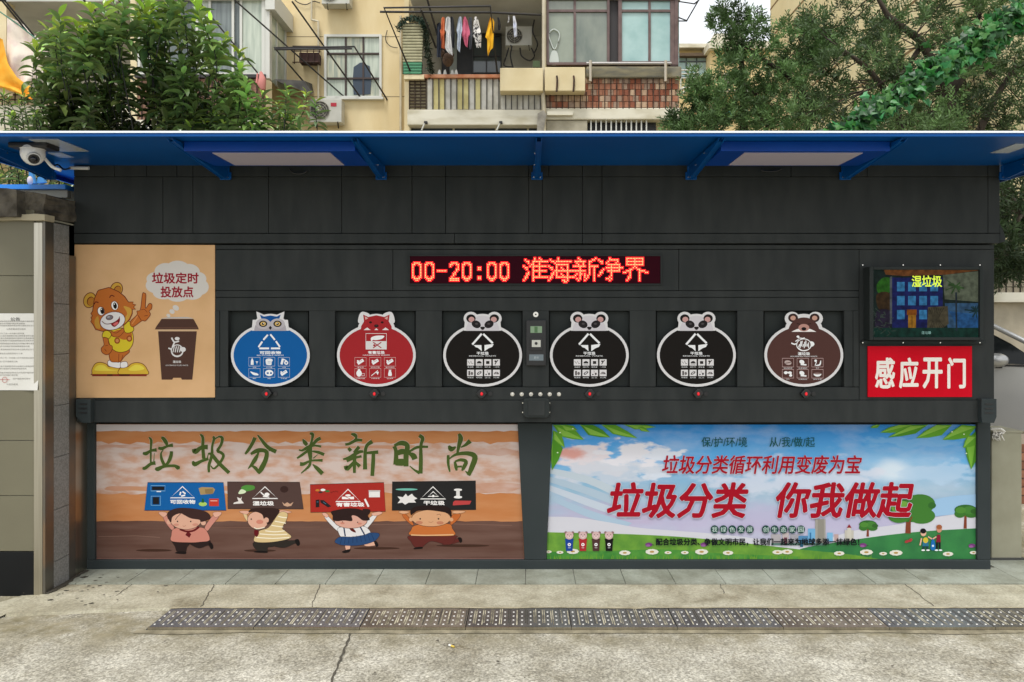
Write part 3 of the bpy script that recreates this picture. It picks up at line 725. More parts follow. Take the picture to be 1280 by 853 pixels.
# ================================================================ left poster: children carrying boards
def paint(name, c1, c2, sc, st, lo=.35, hi=.65, extra=None):
    return mat(name, c1, .55, spec=.12, col2=c2, nscale=sc, nstretch=st, lo=lo, hi=hi, detail=8)
LP = [(118, 530.5), (647.3, 530.5), (655.3, 699.6), (118, 699.6)]
PY = .024
kp = board('children_poster', 'wide orange brown poster of four cartoon children carrying boards over their heads', 'poster', LP, PY, .022, paint('poster_orange', '#ba7848', '#c28658', 3, (1, 1, 5)))
p = PR(PY - .0005)
def band(y0, y1, c, j0=1.0, j1=1.0, xr=None):
    n = 60; t = []; bt = []
    for i in range(n + 1):
        f_ = i / n; xa, xb = (118.3, 647.3 + 8 * (y0 - 530) / 170); xc = 647.1 + 8 * (y1 - 530) / 170
        t.append((xa + (xb - .2 - xa) * f_, y0 + R.uniform(-j0, j0))); bt.append((xa + (xc - xa) * f_, y1 + R.uniform(-j1, j1)))
    p.shape(t + bt[::-1], c)
band(530.8, 539, '#cfc6c6', 0, .8)
band(554, 617, paint('poster_brush_pink', '#be957e', '#c9b6ad', 8, (1, 1, 2.6), .36, .60), 2.2, 1.5)
band(651.8, 699.3, paint('poster_floor_brown', '#5b3f35', '#6b5046', 3, (.7, 1, 6)), .6, 0)
band(698.2, 699.4, '#8a6258', 0, 0)
for x0, x1, y0, y1, s in ((118.5, 260, 556, 560, 1), (330, 520, 557, 562, 2), (560, 648, 561, 570, 3), (130, 300, 608, 614, 4), (420, 650, 604, 616, 5)):
    pts = smooth([(x0, (y0 + y1) / 2), (x0 + 20, y0), ((x0 + x1) / 2, y0 + 1.5), (x1 - 12, y0), (x1, (y0 + y1) / 2), (x1 - 25, y1), ((x0 + x1) / 2, y1 - 1.5), (x0 + 25, y1)], 4)
    p.shape(pts, paint('poster_brush_%d' % (s % 2), ['#c09077', '#c4a598'][s % 2], ['#bd8a68', '#b98a70'][s % 2], 6, (1, 1, 3)), wob=.8)
for x0, x1, y in ((170, 215, 688.2), (305, 345, 688.5), (442, 500, 685.6), (545, 612, 682.3)):
    p.ell((x0 + x1) / 2, y, (x1 - x0) / 2, 1.7, '#40291f')
p.line([(123, 671), (170, 670), (200, 672)], .5, '#85695c'); p.line([(440, 656), (560, 655), (640, 657)], .9, '#78594c'); p.line([(260, 660), (400, 659)], .9, '#705245')
p.build('painted_background', kp)
# brush lettering, each stroke a tapered line; coordinates read in two enlarged frames
p = PR(PY - .0015); 
def stroke(p, pts, ws):
    GR, HL = '#455724', '#d9c0ac'
    p.line(pts, [a + 6 for a in ws], HL, sm=True)
    p.k += 60; p.line(pts, ws, GR, sm=True); p.k -= 61
def glyph(x0, y0, s, strokes, cuts):
    global p
    for n_, a in enumerate(strokes):
        if n_ in cuts:
            if n_: p.build('brush_character', kp)
            p = PR(PY - .0015)
        p.at(x0, y0, s)
        pts = [(a[i], a[i+1]) for i in range(0, len(a), 3)]; ws = [a[i+2] * 1.22 for i in range(0, len(a), 3)]
        stroke(p, pts, ws)
    p.build('brush_character', kp)
glyph(165, 535, 8.533, [
 (180, 100, 12, 205, 135, 24, 200, 230, 18, 200, 380, 16), (115, 270, 20, 150, 275, 34, 200, 245, 22, 262, 235, 34), (112, 430, 24, 140, 430, 30, 200, 385, 28, 250, 375, 34), (238, 270, 5, 232, 370, 10),
 (312, 105, 20, 335, 115, 32, 365, 160, 34, 370, 190, 14), (280, 215, 26, 320, 220, 30, 380, 195, 22, 436, 185, 34), (335, 235, 6, 310, 270, 16, 315, 330, 26, 345, 400, 30), (420, 250, 26, 415, 300, 32, 385, 370, 28, 345, 405, 12),
 (248, 430, 20, 275, 440, 38, 340, 412, 26, 450, 405, 26, 490, 425, 38, 505, 410, 12),
 (728, 70, 16, 755, 105, 26, 755, 200, 28, 765, 330, 32), (658, 225, 34, 675, 255, 44, 740, 210, 34, 808, 205, 44), (650, 355, 20, 668, 390, 38, 740, 355, 26, 815, 330, 26), (815, 275, 8, 800, 330, 10),
 (862, 95, 20, 875, 115, 24, 855, 200, 20, 852, 290, 26, 820, 400, 26, 820, 475, 20), (880, 125, 10, 925, 95, 16, 962, 110, 28, 950, 180, 24, 912, 245, 26, 950, 265, 26, 975, 300, 26, 940, 370, 22, 875, 435, 16, 840, 405, 10), (810, 275, 10, 850, 285, 30, 920, 370, 34, 1035, 480, 32)], (0, 9))
glyph(300, 535, 8.533, [
 (160, 105, 34, 130, 170, 30, 90, 235, 28, 55, 280, 18), (188, 78, 12, 230, 130, 26, 300, 210, 34, 385, 255, 36), (300, 248, 6, 345, 235, 8),
 (115, 280, 22, 180, 245, 38, 245, 240, 36, 285, 265, 36, 270, 350, 40, 225, 440, 44, 200, 490, 14), (200, 260, 12, 165, 330, 36, 125, 390, 28, 85, 437, 6), (120, 400, 14, 165, 430, 30, 205, 480, 26),
 (745, 62, 20, 775, 70, 28, 765, 140, 20, 745, 240, 40, 750, 310, 34, 752, 345, 22), (670, 122, 12, 690, 155, 36, 715, 185, 28), (860, 110, 30, 815, 135, 30, 765, 195, 22), (628, 235, 12, 665, 240, 20, 740, 200, 30, 800, 190, 18, 865, 200, 22),
 (608, 325, 16, 660, 290, 24, 735, 235, 24), (770, 250, 14, 830, 260, 26, 897, 285, 28), (830, 285, 4, 780, 325, 12), (640, 385, 36, 680, 385, 30, 760, 350, 18, 880, 347, 26), (752, 350, 20, 735, 410, 24, 650, 485, 8), (775, 390, 10, 820, 430, 34, 880, 490, 38)], (0, 5))
glyph(420, 535, 6.737, [
 (128, 52, 14, 160, 62, 26, 170, 85, 16, 150, 110, 12), (78, 140, 18, 110, 135, 20, 170, 105, 22, 220, 105, 20), (105, 170, 22, 125, 195, 24), (195, 160, 26, 150, 210, 18), (60, 265, 14, 110, 250, 20, 190, 205, 24, 230, 200, 16), (90, 280, 20, 150, 255, 18, 215, 240, 18),
 (165, 190, 20, 155, 280, 26, 155, 380, 20), (80, 320, 26, 95, 345, 30, 150, 290, 20), (160, 285, 16, 200, 325, 28),
 (305, 115, 30, 260, 150, 24, 245, 220, 24, 245, 350, 30), (240, 215, 14, 280, 210, 20, 355, 205, 26), (315, 215, 24, 312, 300, 28, 305, 405, 26),
 (490, 155, 30, 505, 200, 26, 505, 310, 38), (490, 150, 16, 550, 128, 34, 600, 150, 34, 590, 230, 36, 590, 325, 34), (500, 220, 30, 555, 200, 40, 590, 205, 30), (500, 290, 44, 550, 290, 50, 590, 290, 40),
 (700, 65, 26, 730, 90, 26, 715, 150, 22, 715, 270, 28, 712, 385, 28), (600, 215, 12, 680, 165, 20, 775, 160, 16), (605, 210, 12, 650, 235, 40, 665, 265, 38), (620, 320, 6, 660, 355, 14, 705, 380, 24),
 (1035, 50, 20, 1050, 90, 34, 1035, 150, 26, 1020, 225, 14), (950, 150, 14, 970, 180, 36, 1010, 160, 10), (1130, 110, 34, 1090, 145, 20, 1050, 165, 8),
 (945, 230, 20, 945, 300, 20, 958, 370, 12), (950, 265, 8, 1010, 225, 20, 1110, 215, 30, 1170, 245, 38, 1145, 330, 36, 1115, 400, 26), (1090, 365, 8, 1120, 392, 20), (1000, 285, 16, 1010, 330, 24, 1015, 360, 14), (1000, 285, 12, 1050, 270, 22, 1095, 285, 26, 1075, 335, 26, 1060, 360, 12), (1015, 328, 14, 1060, 325, 14)], (0, 12, 21))
def tri(p, cx, top, bot, hw, c, w=9):
    p.line([(cx, top), (cx + hw, bot), (cx - hw, bot)], w, c, closed=True)
def carried(p, pts, c, edge, name, x0, x1, y0, y1):
    p.line(pts, 7, '#2b2320', closed=True); p.shape(pts, c); p.text(name, x0, y0, x1, y1, '#ece8e4', off=.03)
def mini(p, cx, cy, c, kind):
    if kind == 0:
        for a in range(3):
            r = math.radians(120 * a - 90); r2 = r + 1.5
            p.line([(cx + 22 * math.cos(r), cy + 18 * math.sin(r)), (cx + 22 * math.cos(r2), cy + 18 * math.sin(r2))], 11, '#ece8e4')
    elif kind == 1:
        p.ell(cx + 18, cy, 18, 13, '#ece8e4'); p.line([(cx - 28, cy - 16), (cx - 5, cy + 6), (cx + 20, cy + 18)], 9, '#ece8e4'); p.line([(cx - 12, cy + 16), (cx + 34, cy + 20)], 7, '#ece8e4')
    elif kind == 2:
        p.rect(cx - 44, cy, cx + 44, cy + 18, '#ece8e4'); p.ell(cx, cy - 10, 20, 7, '#ece8e4'); p.line([(cx - 16, cy + 2), (cx + 16, cy + 16)], 4, c)
    else:
        tri(p, cx, cy - 20, cy + 14, 38, '#ece8e4', 8); p.line([(cx, cy + 4), (cx, cy + 20)], 14, '#ece8e4')
# ---- two boys, left half
p = PR(PY - .0015); p.at(170, 595, 5.818)
OLc = '#33211c'
def O(pts, c, w=4, sm=True):
    q_ = smooth(pts) if sm else pts
    p.line(q_, w, OLc, closed=True); p.shape(q_, c)
carried(p, [(85, 50), (635, 50), (655, 250), (62, 250)], '#0f5c9e', 0, '可回收物', 250, 430, 175, 203)
tri(p, 338, 78, 160, 88, '#ece8e4'); mini(p, 338, 132, '#0f5c9e', 0)
p.frame(108, 72, 212, 110, 4, '#7fb0d0'); p.rect(116, 78, 206, 104, '#1c1b1e'); p.rect(150, 110, 182, 118, '#dcdcdc'); p.frame(110, 148, 178, 215, 4, '#7fb0d0'); p.rect(122, 155, 168, 207, '#1d1d20')
p.shape([(455, 90), (480, 82), (560, 85), (575, 100), (560, 130), (470, 138), (462, 115)], '#a58a5c'); p.shape([(500, 98), (560, 92), (562, 130), (540, 134), (505, 128)], '#8b7148'); p.ell(486, 205, 30, 16, '#a8c860'); p.line([(486, 195), (486, 165)], [22, 10], '#1e5a30'); p.rect(532, 166, 602, 220, '#c0392b'); p.line([(540, 182), (592, 182)], 5, '#e8c0b0')
# boy in pink shirt
O([(195, 290), (215, 280), (245, 330), (275, 370), (268, 400), (230, 360), (205, 320)], '#c68676'); O([(580, 290), (600, 300), (560, 350), (520, 400), (500, 380), (520, 340), (560, 290)], '#c68676')
O([(165, 270), (190, 262), (225, 272), (215, 292), (195, 298)], '#d9a58e', 3); O([(560, 272), (590, 262), (622, 268), (605, 292), (575, 300)], '#d9a58e', 3)
O([(385, 480), (470, 478), (530, 465), (545, 490), (560, 520), (548, 530), (525, 505), (460, 525), (400, 500)], '#2a1d1b'); O([(268, 470), (390, 480), (370, 520), (355, 560), (300, 550), (285, 515)], '#2a1d1b')
O([(285, 562), (320, 548), (362, 552), (355, 568)], '#1b1311', 2); O([(528, 490), (550, 488), (562, 520), (545, 532)], '#1b1311', 2)
O([(270, 390), (330, 375), (450, 375), (505, 390), (535, 465), (470, 480), (385, 484), (262, 475), (258, 430)], '#c4806f')
p.line([(318, 388), (370, 405), (420, 398), (458, 372)], 14, '#5e1519', sm=True); p.shape([(378, 400), (402, 425), (388, 450), (358, 430)], '#5e1519')
p.ell(362, 318, 118, 74, OLc); p.ell(362, 318, 114, 71, '#d5a48c'); p.ell(240, 335, 16, 18, '#d5a48c'); p.ell(490, 342, 18, 18, '#d5a48c')
p.shape([(228, 300), (235, 262), (300, 235), (400, 236), (480, 250), (530, 275), (542, 310), (500, 330), (470, 335), (460, 320), (400, 310), (350, 285), (330, 275), (300, 278), (265, 300), (255, 340), (238, 320)], '#3b2623', sm=True)
p.line([(325, 275), (300, 300), (285, 320)], 4, '#3b2623')
p.ell(302, 332, 5, 6, OLc); p.ell(398, 332, 5, 6, OLc); p.ell(292, 356, 20, 9, '#c88a76'); p.ell(432, 355, 22, 10, '#c88a76'); p.line([(340, 362), (350, 370), (362, 360)], 3, '#a5654f')
p.build('carrying_boy', kp); p = PR(PY - .0015); p.at(170, 595, 5.818)
# boy in striped shirt
carried(p, [(665, 45), (1190, 48), (1218, 240), (668, 238)], '#4f3b36', 0, '湿垃圾', 850, 1002, 185, 215)
tri(p, 938, 80, 165, 92, '#ece8e4'); mini(p, 935, 135, '#4f3b36', 1)
p.shape([(765, 85), (800, 68), (855, 72), (862, 95), (820, 110), (780, 112)], '#4f8a3a', sm=True); p.shape([(745, 130), (765, 98), (800, 112), (785, 128)], '#d0dcb8', sm=True); p.shape([(735, 155), (760, 165), (770, 150), (765, 175), (785, 200), (708, 205), (712, 195), (745, 185)], '#ded6cf'); p.ell(1078, 98, 30, 24, '#37231f'); p.shape([(1062, 190), (1080, 205), (1100, 192), (1120, 205), (1145, 190), (1130, 218), (1100, 224), (1075, 216)], '#c39b80')
O([(780, 275), (800, 272), (810, 300), (815, 330), (800, 320)], '#d6b98a', 3); O([(752, 262), (775, 255), (820, 258), (815, 275), (790, 278)], '#d9a58e', 3); O([(1040, 262), (1060, 250), (1128, 262), (1110, 270), (1060, 274)], '#d9a58e', 3)
O([(1000, 500), (1090, 475), (1150, 470), (1180, 465), (1190, 500), (1172, 505), (1155, 492), (1080, 522), (1000, 510)], '#2c2722'); O([(862, 480), (1110, 455), (1010, 510), (960, 520), (950, 555), (890, 550)], '#2c2722'); O([(858, 555), (890, 545), (950, 548), (948, 560)], '#161210', 2); O([(1155, 470), (1180, 462), (1192, 495), (1175, 508)], '#161210', 2)
O([(960, 380), (1000, 330), (1050, 265), (1100, 275), (1090, 330), (1062, 380), (1095, 410), (1125, 450), (1000, 480), (870, 480), (865, 440), (900, 400)], '#cfb583')
for a, b_ in (((1010, 330), (1090, 345)), ((985, 360), (1070, 372)), ((940, 400), (1080, 400)), ((900, 422), (1100, 425)), ((875, 448), (1115, 448)), ((1035, 295), (1098, 305))): p.line([a, ((a[0] + b_[0]) / 2, a[1] + 7), b_], 7, '#ece2c8', sm=True)
p.shape([(862, 395), (890, 400), (892, 425), (876, 445), (860, 425)], '#5e1519', sm=True)
p.ell(885, 325, 77, 66, OLc, rot=15); p.ell(885, 325, 74, 63, '#d5a48c', rot=15)
p.shape([(818, 262), (850, 238), (950, 232), (1010, 236), (1045, 255), (1010, 310), (975, 345), (955, 350), (930, 315), (915, 280), (870, 262)], '#33201c', sm=True); p.ell(948, 322, 18, 19, '#d5a48c'); p.ell(838, 315, 5, 6, OLc); p.ell(900, 335, 26, 16, '#c77f6a'); p.line([(860, 375), (880, 385), (935, 375)], 7, '#e6dcc4', sm=True)
p.T = (0, 0, 1); p.build('carrying_boy', kp)
p = PR(PY - .0015); p.at(380, 595, 5.818)
carried(p, [(45, 65), (580, 50), (592, 258), (48, 264)], '#a22a22', 0, '有害垃圾', 235, 438, 195, 223)
tri(p, 320, 98, 187, 90, '#ece8e4'); mini(p, 320, 152, '#a22a22', 2)
p.ell(98, 105, 16, 8, '#c07a30'); p.ell(138, 103, 18, 9, '#dfe3dc'); p.ell(170, 112, 18, 8, '#3c6a34'); p.ell(120, 120, 16, 6, '#3a3230')
for k in range(8): p.ell(195 + 7 * k, 118 + R.uniform(-8, 8), 3, 3, '#5c1712', n=8)
p.shape([(85, 175), (112, 172), (112, 228), (85, 230)], '#221d1e'); p.shape([(118, 175), (145, 178), (198, 222), (175, 230), (120, 195)], '#241f21'); p.line([(92, 190), (105, 190)], 4, '#4a7a94'); p.line([(140, 190), (160, 205)], 4, '#4a7a94')
p.rect(472, 112, 552, 156, '#e0dcd8'); p.rect(470, 105, 554, 116, '#bdb7b3'); p.line([(442, 168), (470, 225)], 14, '#e6e0dc')
# girl
O([(150, 300), (170, 292), (220, 340), (270, 385), (250, 405), (190, 350)], '#d8d4d2'); O([(505, 285), (530, 290), (470, 370), (450, 380), (440, 345)], '#d8d4d2'); O([(132, 275), (155, 270), (178, 290), (160, 302)], '#d9a58e', 3); O([(490, 275), (540, 262), (570, 268), (545, 285), (512, 290)], '#d9a58e', 3)
O([(300, 505), (335, 505), (330, 545), (310, 548)], '#d5a48c', 3); O([(440, 500), (510, 480), (530, 490), (520, 505), (460, 512)], '#d5a48c', 3); O([(278, 552), (310, 538), (338, 535), (325, 555), (290, 560)], '#1b1514', 2); O([(510, 480), (528, 478), (540, 505), (525, 515)], '#1b1514', 2)
O([(250, 380), (330, 370), (440, 370), (480, 420), (380, 440), (280, 445), (255, 420)], '#d9d5d3'); p.line([(290, 375), (300, 440)], 10, '#23304c'); p.line([(408, 370), (440, 428)], 10, '#23304c')
O([(262, 445), (350, 445), (440, 430), (480, 415), (540, 418), (545, 440), (500, 480), (400, 505), (290, 505), (240, 492), (225, 475)], '#27456e')
for k in range(9): p.line([(275 + 27 * k, 448 - 3 * k), (262 + 31 * k, 500 - 4 * k)], 4, '#1b3356')
p.shape([(330, 380), (360, 385), (378, 412), (345, 402)], '#5b1a17', sm=True); p.ell(340, 328, 122, 56, OLc); p.ell(340, 328, 118, 53, '#cf9d8b')
p.shape([(210, 320), (208, 290), (195, 262), (230, 250), (300, 238), (380, 238), (425, 250), (430, 240), (478, 245), (480, 270), (465, 290), (478, 320), (430, 325), (385, 295), (348, 290), (350, 328), (290, 325), (240, 330)], '#2b1b19', sm=True); p.ell(280, 345, 16, 8, '#c3806c'); p.ell(405, 348, 16, 8, '#c3806c'); p.ell(280, 335, 5, 3, OLc); p.ell(390, 338, 5, 4, OLc)
p.build('carrying_girl', kp); p = PR(PY - .0015); p.at(380, 595, 5.818)
carried(p, [(642, 45), (1248, 38), (1250, 245), (640, 250)], '#242323', 0, '干垃圾', 870, 1022, 182, 212)
tri(p, 938, 80, 168, 92, '#ece8e4'); mini(p, 940, 135, '#242323', 3)
p.ell(746, 99, 80, 8, '#6cb0a0'); p.shape([(680, 150), (720, 155), (740, 130), (755, 150), (785, 130), (800, 150), (825, 165), (800, 175), (815, 195), (760, 195), (735, 210), (715, 195), (680, 200), (700, 175)], '#dedad6'); p.ell(1120, 102, 30, 9, '#e6e2de'); p.line([(1120, 100), (1120, 155)], 26, '#d6d2ce'); p.ell(1120, 155, 30, 10, '#e6e2de'); p.shape([(1085, 190), (1100, 180), (1218, 182), (1205, 208), (1082, 215)], '#b5403f')
O([(715, 285), (735, 275), (790, 340), (790, 360), (745, 325)], '#b8632f'); O([(1080, 285), (1135, 278), (1125, 310), (1075, 355), (1065, 340)], '#b8632f'); O([(688, 262), (720, 255), (765, 262), (740, 275), (712, 275)], '#d6a27c', 3); O([(1075, 262), (1110, 254), (1172, 258), (1150, 270), (1100, 274)], '#d6a27c', 3)
O([(1000, 470), (1060, 470), (1118, 455), (1145, 455), (1145, 480), (1125, 482), (1060, 500), (1010, 500)], '#5c2722'); O([(775, 435), (1090, 435), (1100, 455), (1080, 490), (1040, 500), (930, 475), (880, 500), (855, 522), (810, 520), (780, 480)], '#5c2722'); O([(798, 532), (815, 520), (860, 518), (855, 530)], '#191210', 2); O([(1120, 452), (1140, 450), (1150, 475), (1135, 485)], '#191210', 2)
O([(800, 365), (880, 352), (1050, 350), (1078, 385), (1092, 432), (930, 437), (772, 430), (780, 395)], '#bd6a33'); p.line([(778, 430), (895, 433), (1088, 428)], 9, '#d6a878', sm=True)
p.ell(925, 308, 144, 63, OLc); p.ell(925, 308, 141, 60, '#cf9c74'); p.shape([(778, 285), (775, 250), (820, 222), (930, 216), (1030, 222), (1068, 250), (1072, 300), (1050, 275), (1000, 262), (900, 250), (830, 255), (795, 275)], '#241715', sm=True)
p.ell(845, 313, 6, 6, OLc); p.ell(978, 313, 6, 6, OLc); p.ell(838, 340, 26, 12, '#b97a5c'); p.ell(990, 342, 26, 12, '#b97a5c'); p.ell(778, 318, 14, 14, '#cf9c74'); p.ell(1072, 318, 14, 14, '#cf9c74'); p.line([(905, 335), (925, 340), (940, 332)], 3, '#a06a4c'); p.line([(965, 285), (985, 278), (995, 288)], 3, '#6a4434')
p.T = (0, 0, 1); p.build('carrying_boy', kp)

# ================================================================ right poster: sky, meadow, red slogans
def sky_print():
    m = bpy.data.materials.new('poster_sky'); m.use_nodes = True; n = m.node_tree; b_ = n.nodes['Principled BSDF']; b_.inputs['Roughness'].default_value = .45
    tc = n.nodes.new('ShaderNodeTexCoord'); sp = n.nodes.new('ShaderNodeSeparateXYZ'); n.links.new(tc.outputs['Object'], sp.inputs[0])
    cr = n.nodes.new('ShaderNodeValToRGB'); mr = n.nodes.new('ShaderNodeMapRange'); mr.inputs['From Min'].default_value = 0.1; mr.inputs['From Max'].default_value = .86
    n.links.new(sp.outputs['Z'], mr.inputs[0]); n.links.new(mr.outputs[0], cr.inputs[0]); e = cr.color_ramp.elements
    e[0].position = 0; e[0].color = (*lin('#b7b2c8'), 1); e[1].position = 1; e[1].color = (*lin('#2a86d2'), 1)
    for pos, c in ((.25, '#a9b6cc'), (.45, '#8fb2c8'), (.7, '#62a8d8')):
        x = e.new(pos); x.color = (*lin(c), 1)
    mp = n.nodes.new('ShaderNodeMapping'); mp.inputs['Scale'].default_value = (1, 1, 2.6); n.links.new(tc.outputs['Object'], mp.inputs[0])
    nz = n.nodes.new('ShaderNodeTexNoise'); nz.inputs['Scale'].default_value = 2.3; nz.inputs['Detail'].default_value = 6; nz.inputs['Roughness'].default_value = .55; n.links.new(mp.outputs[0], nz.inputs[0])
    c2 = n.nodes.new('ShaderNodeValToRGB'); c2.color_ramp.elements[0].position = .46; c2.color_ramp.elements[1].position = .68; n.links.new(nz.outputs[0], c2.inputs[0])
    mx = n.nodes.new('ShaderNodeMix'); mx.data_type = 'RGBA'; mx.inputs[7].default_value = (*lin('#cdd0dc'), 1)
    ml = n.nodes.new('ShaderNodeMath'); ml.operation = 'MULTIPLY'; ml.inputs[1].default_value = .38; n.links.new(c2.outputs[0], ml.inputs[0])
    n.links.new(ml.outputs[0], mx.inputs[0]); n.links.new(cr.outputs[0], mx.inputs[6]); cur = mx.outputs[2]
    cx_, cz_ = P(sum((690.3, 1222, 1222, 683.2)) / 4, 0, PY).x, P(0, 699.6, PY).z
    for (px, py, rx, ry, c, am, nz_, ns) in ((1000, 650, 420, 26, '#b9aac8', .55, .5, 4), (770, 640, 110, 22, '#b7a6bf', .5, .5, 6), (735, 574, 60, 22, '#d9d0d4', 1.1, .95, 7), (790, 572, 42, 24, '#dcdae0', 1.1, .95, 8), (715, 567, 24, 12, '#d39a90', 1.0, .5, 9), (832, 570, 26, 9, '#d5dae4', 1.0, .9, 12), (822, 592, 30, 9, '#d5dae4', .9, .9, 12), (760, 590, 80, 16, '#c6ccd6', .8, .9, 7), (1116, 589, 34, 20, '#e4eaf0', .9, .1, 5), (1116, 589, 90, 40, '#b8cfe0', .4, .2, 5), (1000, 600, 130, 24, '#d4d6e2', .7, .8, 5), (1180, 590, 60, 16, '#b4cce2', .7, .8, 6), (1150, 552, 70, 9, '#7fb0d8', .6, .8, 8)):
        q = P(px, py, PY); mp2 = n.nodes.new('ShaderNodeMapping'); k_ = (D0 + PY) / F; mp2.inputs['Scale'].default_value = (1 / (rx * k_), 0, 1 / (ry * k_)); mp2.inputs['Location'].default_value = (-(q.x - cx_) / (rx * k_), 0, -(q.z - cz_) / (ry * k_))
        n.links.new(tc.outputs['Object'], mp2.inputs[0]); vl = n.nodes.new('ShaderNodeVectorMath'); vl.operation = 'LENGTH'; n.links.new(mp2.outputs[0], vl.inputs[0])
        nn_ = n.nodes.new('ShaderNodeTexNoise'); nn_.inputs['Scale'].default_value = ns; nn_.inputs['Detail'].default_value = 7; n.links.new(mp.outputs[0], nn_.inputs[0])
        a1 = n.nodes.new('ShaderNodeMath'); a1.operation = 'MULTIPLY_ADD'; a1.inputs[1].default_value = -nz_ * 3.2; a1.inputs[2].default_value = nz_ * 1.6; n.links.new(nn_.outputs[0], a1.inputs[0])
        a2 = n.nodes.new('ShaderNodeMath'); a2.operation = 'ADD'; n.links.new(vl.outputs['Value'], a2.inputs[0]); n.links.new(a1.outputs[0], a2.inputs[1])
        m2 = n.nodes.new('ShaderNodeMapRange'); m2.interpolation_type = 'SMOOTHSTEP'; m2.inputs['From Min'].default_value = 1.0; m2.inputs['From Max'].default_value = .25 if nz_ < .6 else .55; m2.inputs['To Max'].default_value = min(1, am); n.links.new(a2.outputs[0], m2.inputs[0])
        x_ = n.nodes.new('ShaderNodeMix'); x_.data_type = 'RGBA'; x_.inputs[7].default_value = (*lin(c), 1); n.links.new(m2.outputs[0], x_.inputs[0]); n.links.new(cur, x_.inputs[6]); cur = x_.outputs[2]
    n.links.new(cur, b_.inputs['Base Color']); b_.inputs['Specular IOR Level'].default_value = .15
    return m
def soft(name, c, amount, sc=5):          # printed soft-edged patch: noise-broken blend with the sky ink below
    m = mat(name, c, .5); n = m.node_tree; b_ = n.nodes['Principled BSDF']
    tc = n.nodes.new('ShaderNodeTexCoord'); at = n.nodes.new('ShaderNodeAttribute'); at.attribute_name = 'tint'
    nz = n.nodes.new('ShaderNodeTexNoise'); nz.inputs['Scale'].default_value = sc; n.links.new(tc.outputs['Object'], nz.inputs[0])
    ml = n.nodes.new('ShaderNodeMath'); ml.operation = 'MULTIPLY'; ml.inputs[1].default_value = amount; n.links.new(nz.outputs[0], ml.inputs[0]); n.links.new(ml.outputs[0], b_.inputs['Alpha'])
    return m
sp_ = board('sky_poster', 'wide blue sky and green meadow poster with red slogan characters', 'poster', [(690.3, 531), (1222, 531), (1222, 699.6), (683.2, 699.6)], PY, .022, sky_print())
p = PR(PY - .0005)
# clouds and rays
def cloud(cx, cy, wx, wy, c, n=9):
    for k in range(n):
        a = R.uniform(0, 6.28); r = R.random() ** .5
        p.ell(cx + wx * r * math.cos(a), cy + wy * r * math.sin(a), wx * R.uniform(.2, .38), wy * R.uniform(.3, .5), c, n=14); p.k -= .5
for k, c in enumerate(('#b9c5ce', '#a9bccb', '#bcc6d2', '#a4bacc')):
    y = 585 + 11 * k; p.shape(smooth([(687.5, y), (740, y + 12 + 3 * k), (790, y + 36)], 5, False) + [(782, y + 42)] + smooth([(782, y + 42), (735, y + 20 + 3 * k), (687.3, y + 7)], 5, False), c)
p.build('printed_rays', sp_)
p = PR(PY - .002)
SN = '#c9c8cf'
p.shape(smooth([(684.5, 646), (720, 647), (760, 653), (800, 660), (850, 664), (900, 668), (960, 675), (1010, 678)], 5, False) + [(1010, 690), (684, 690)], SN)
p.shape(smooth([(1221.6, 640), (1180, 645), (1120, 656), (1070, 663), (1040, 672)], 5, False) + [(1040, 690), (1221.6, 690)], SN)
p.shape(smooth([(1221.6, 618), (1180, 622), (1150, 632), (1130, 650)], 5, False) + [(1221.6, 640)], '#96b9d8')
GA, GB = mat('meadow_light', '#4f8426', .5, col2='#6a9a2e', nscale=14), mat('meadow_dark', '#1d6a34', .5, col2='#2a7a3a', nscale=10)
p.shape(smooth([(1221.6, 660.5), (1160, 664), (1110, 669), (1060, 676), (1010, 684), (985, 692)], 5, False) + [(985, 699.3), (1221.6, 699.3)], GB)
p.shape(smooth([(684.2, 665.5), (750, 667), (800, 668.5), (860, 672), (930, 679), (1000, 687), (1060, 693), (1100, 699.2)], 5, False) + [(683.4, 699.3)], GA)
p.shape(smooth([(683.6, 690), (760, 689), (830, 687), (900, 692), (1000, 696)], 5, False) + [(1000, 699.35), (683.5, 699.35)], mat('meadow_front', '#2f7a26', .5, col2='#4f9030', nscale=16))
for k in range(150):
    x = R.uniform(688, 1090); p.line([(x, 699.2), (x + R.uniform(-2, 2), 699.2 - R.uniform(3, 7.5))], [1.2, .2], '#6b9a35'); p.k -= .8
p.k += 2
p.build('printed_hills', sp_)
p = PR(PY - .004)
for x0, y0, x1, c in ((964, 668, 976, '#a8a2a4'), (978, 666, 986, '#b5a9a8'), (988, 668, 1000, '#9d9aa0'), (1010, 661, 1022, '#6fa6cc'), (1019, 649, 1032, '#9a968e'), (1022, 649, 1030, '#8a867c'), (1034, 666, 1041, '#77aed0'), (1043, 668, 1048, '#b79c98'), (1056, 663, 1067, '#b9b4a8'), (1059, 659, 1064, '#c2bdb0'), (998, 670, 1010, '#4f80a8')):
    p.rect(x0, y0, x1, 680 if x0 < 1030 else 677, c)
p.rect(964, 679, 1030, 682, '#5b7a70'); p.rect(980, 672, 984, 681, '#7c4a58'); p.shape([(1058.5, 660), (1061.6, 655.5), (1064.6, 660)], '#8a2a34'); p.rect(1000, 675, 1004, 684, '#2c5c74'); p.rect(1012, 666, 1014, 676, '#356f9c')
p.build('city_skyline', sp_); p = PR(PY - .004)
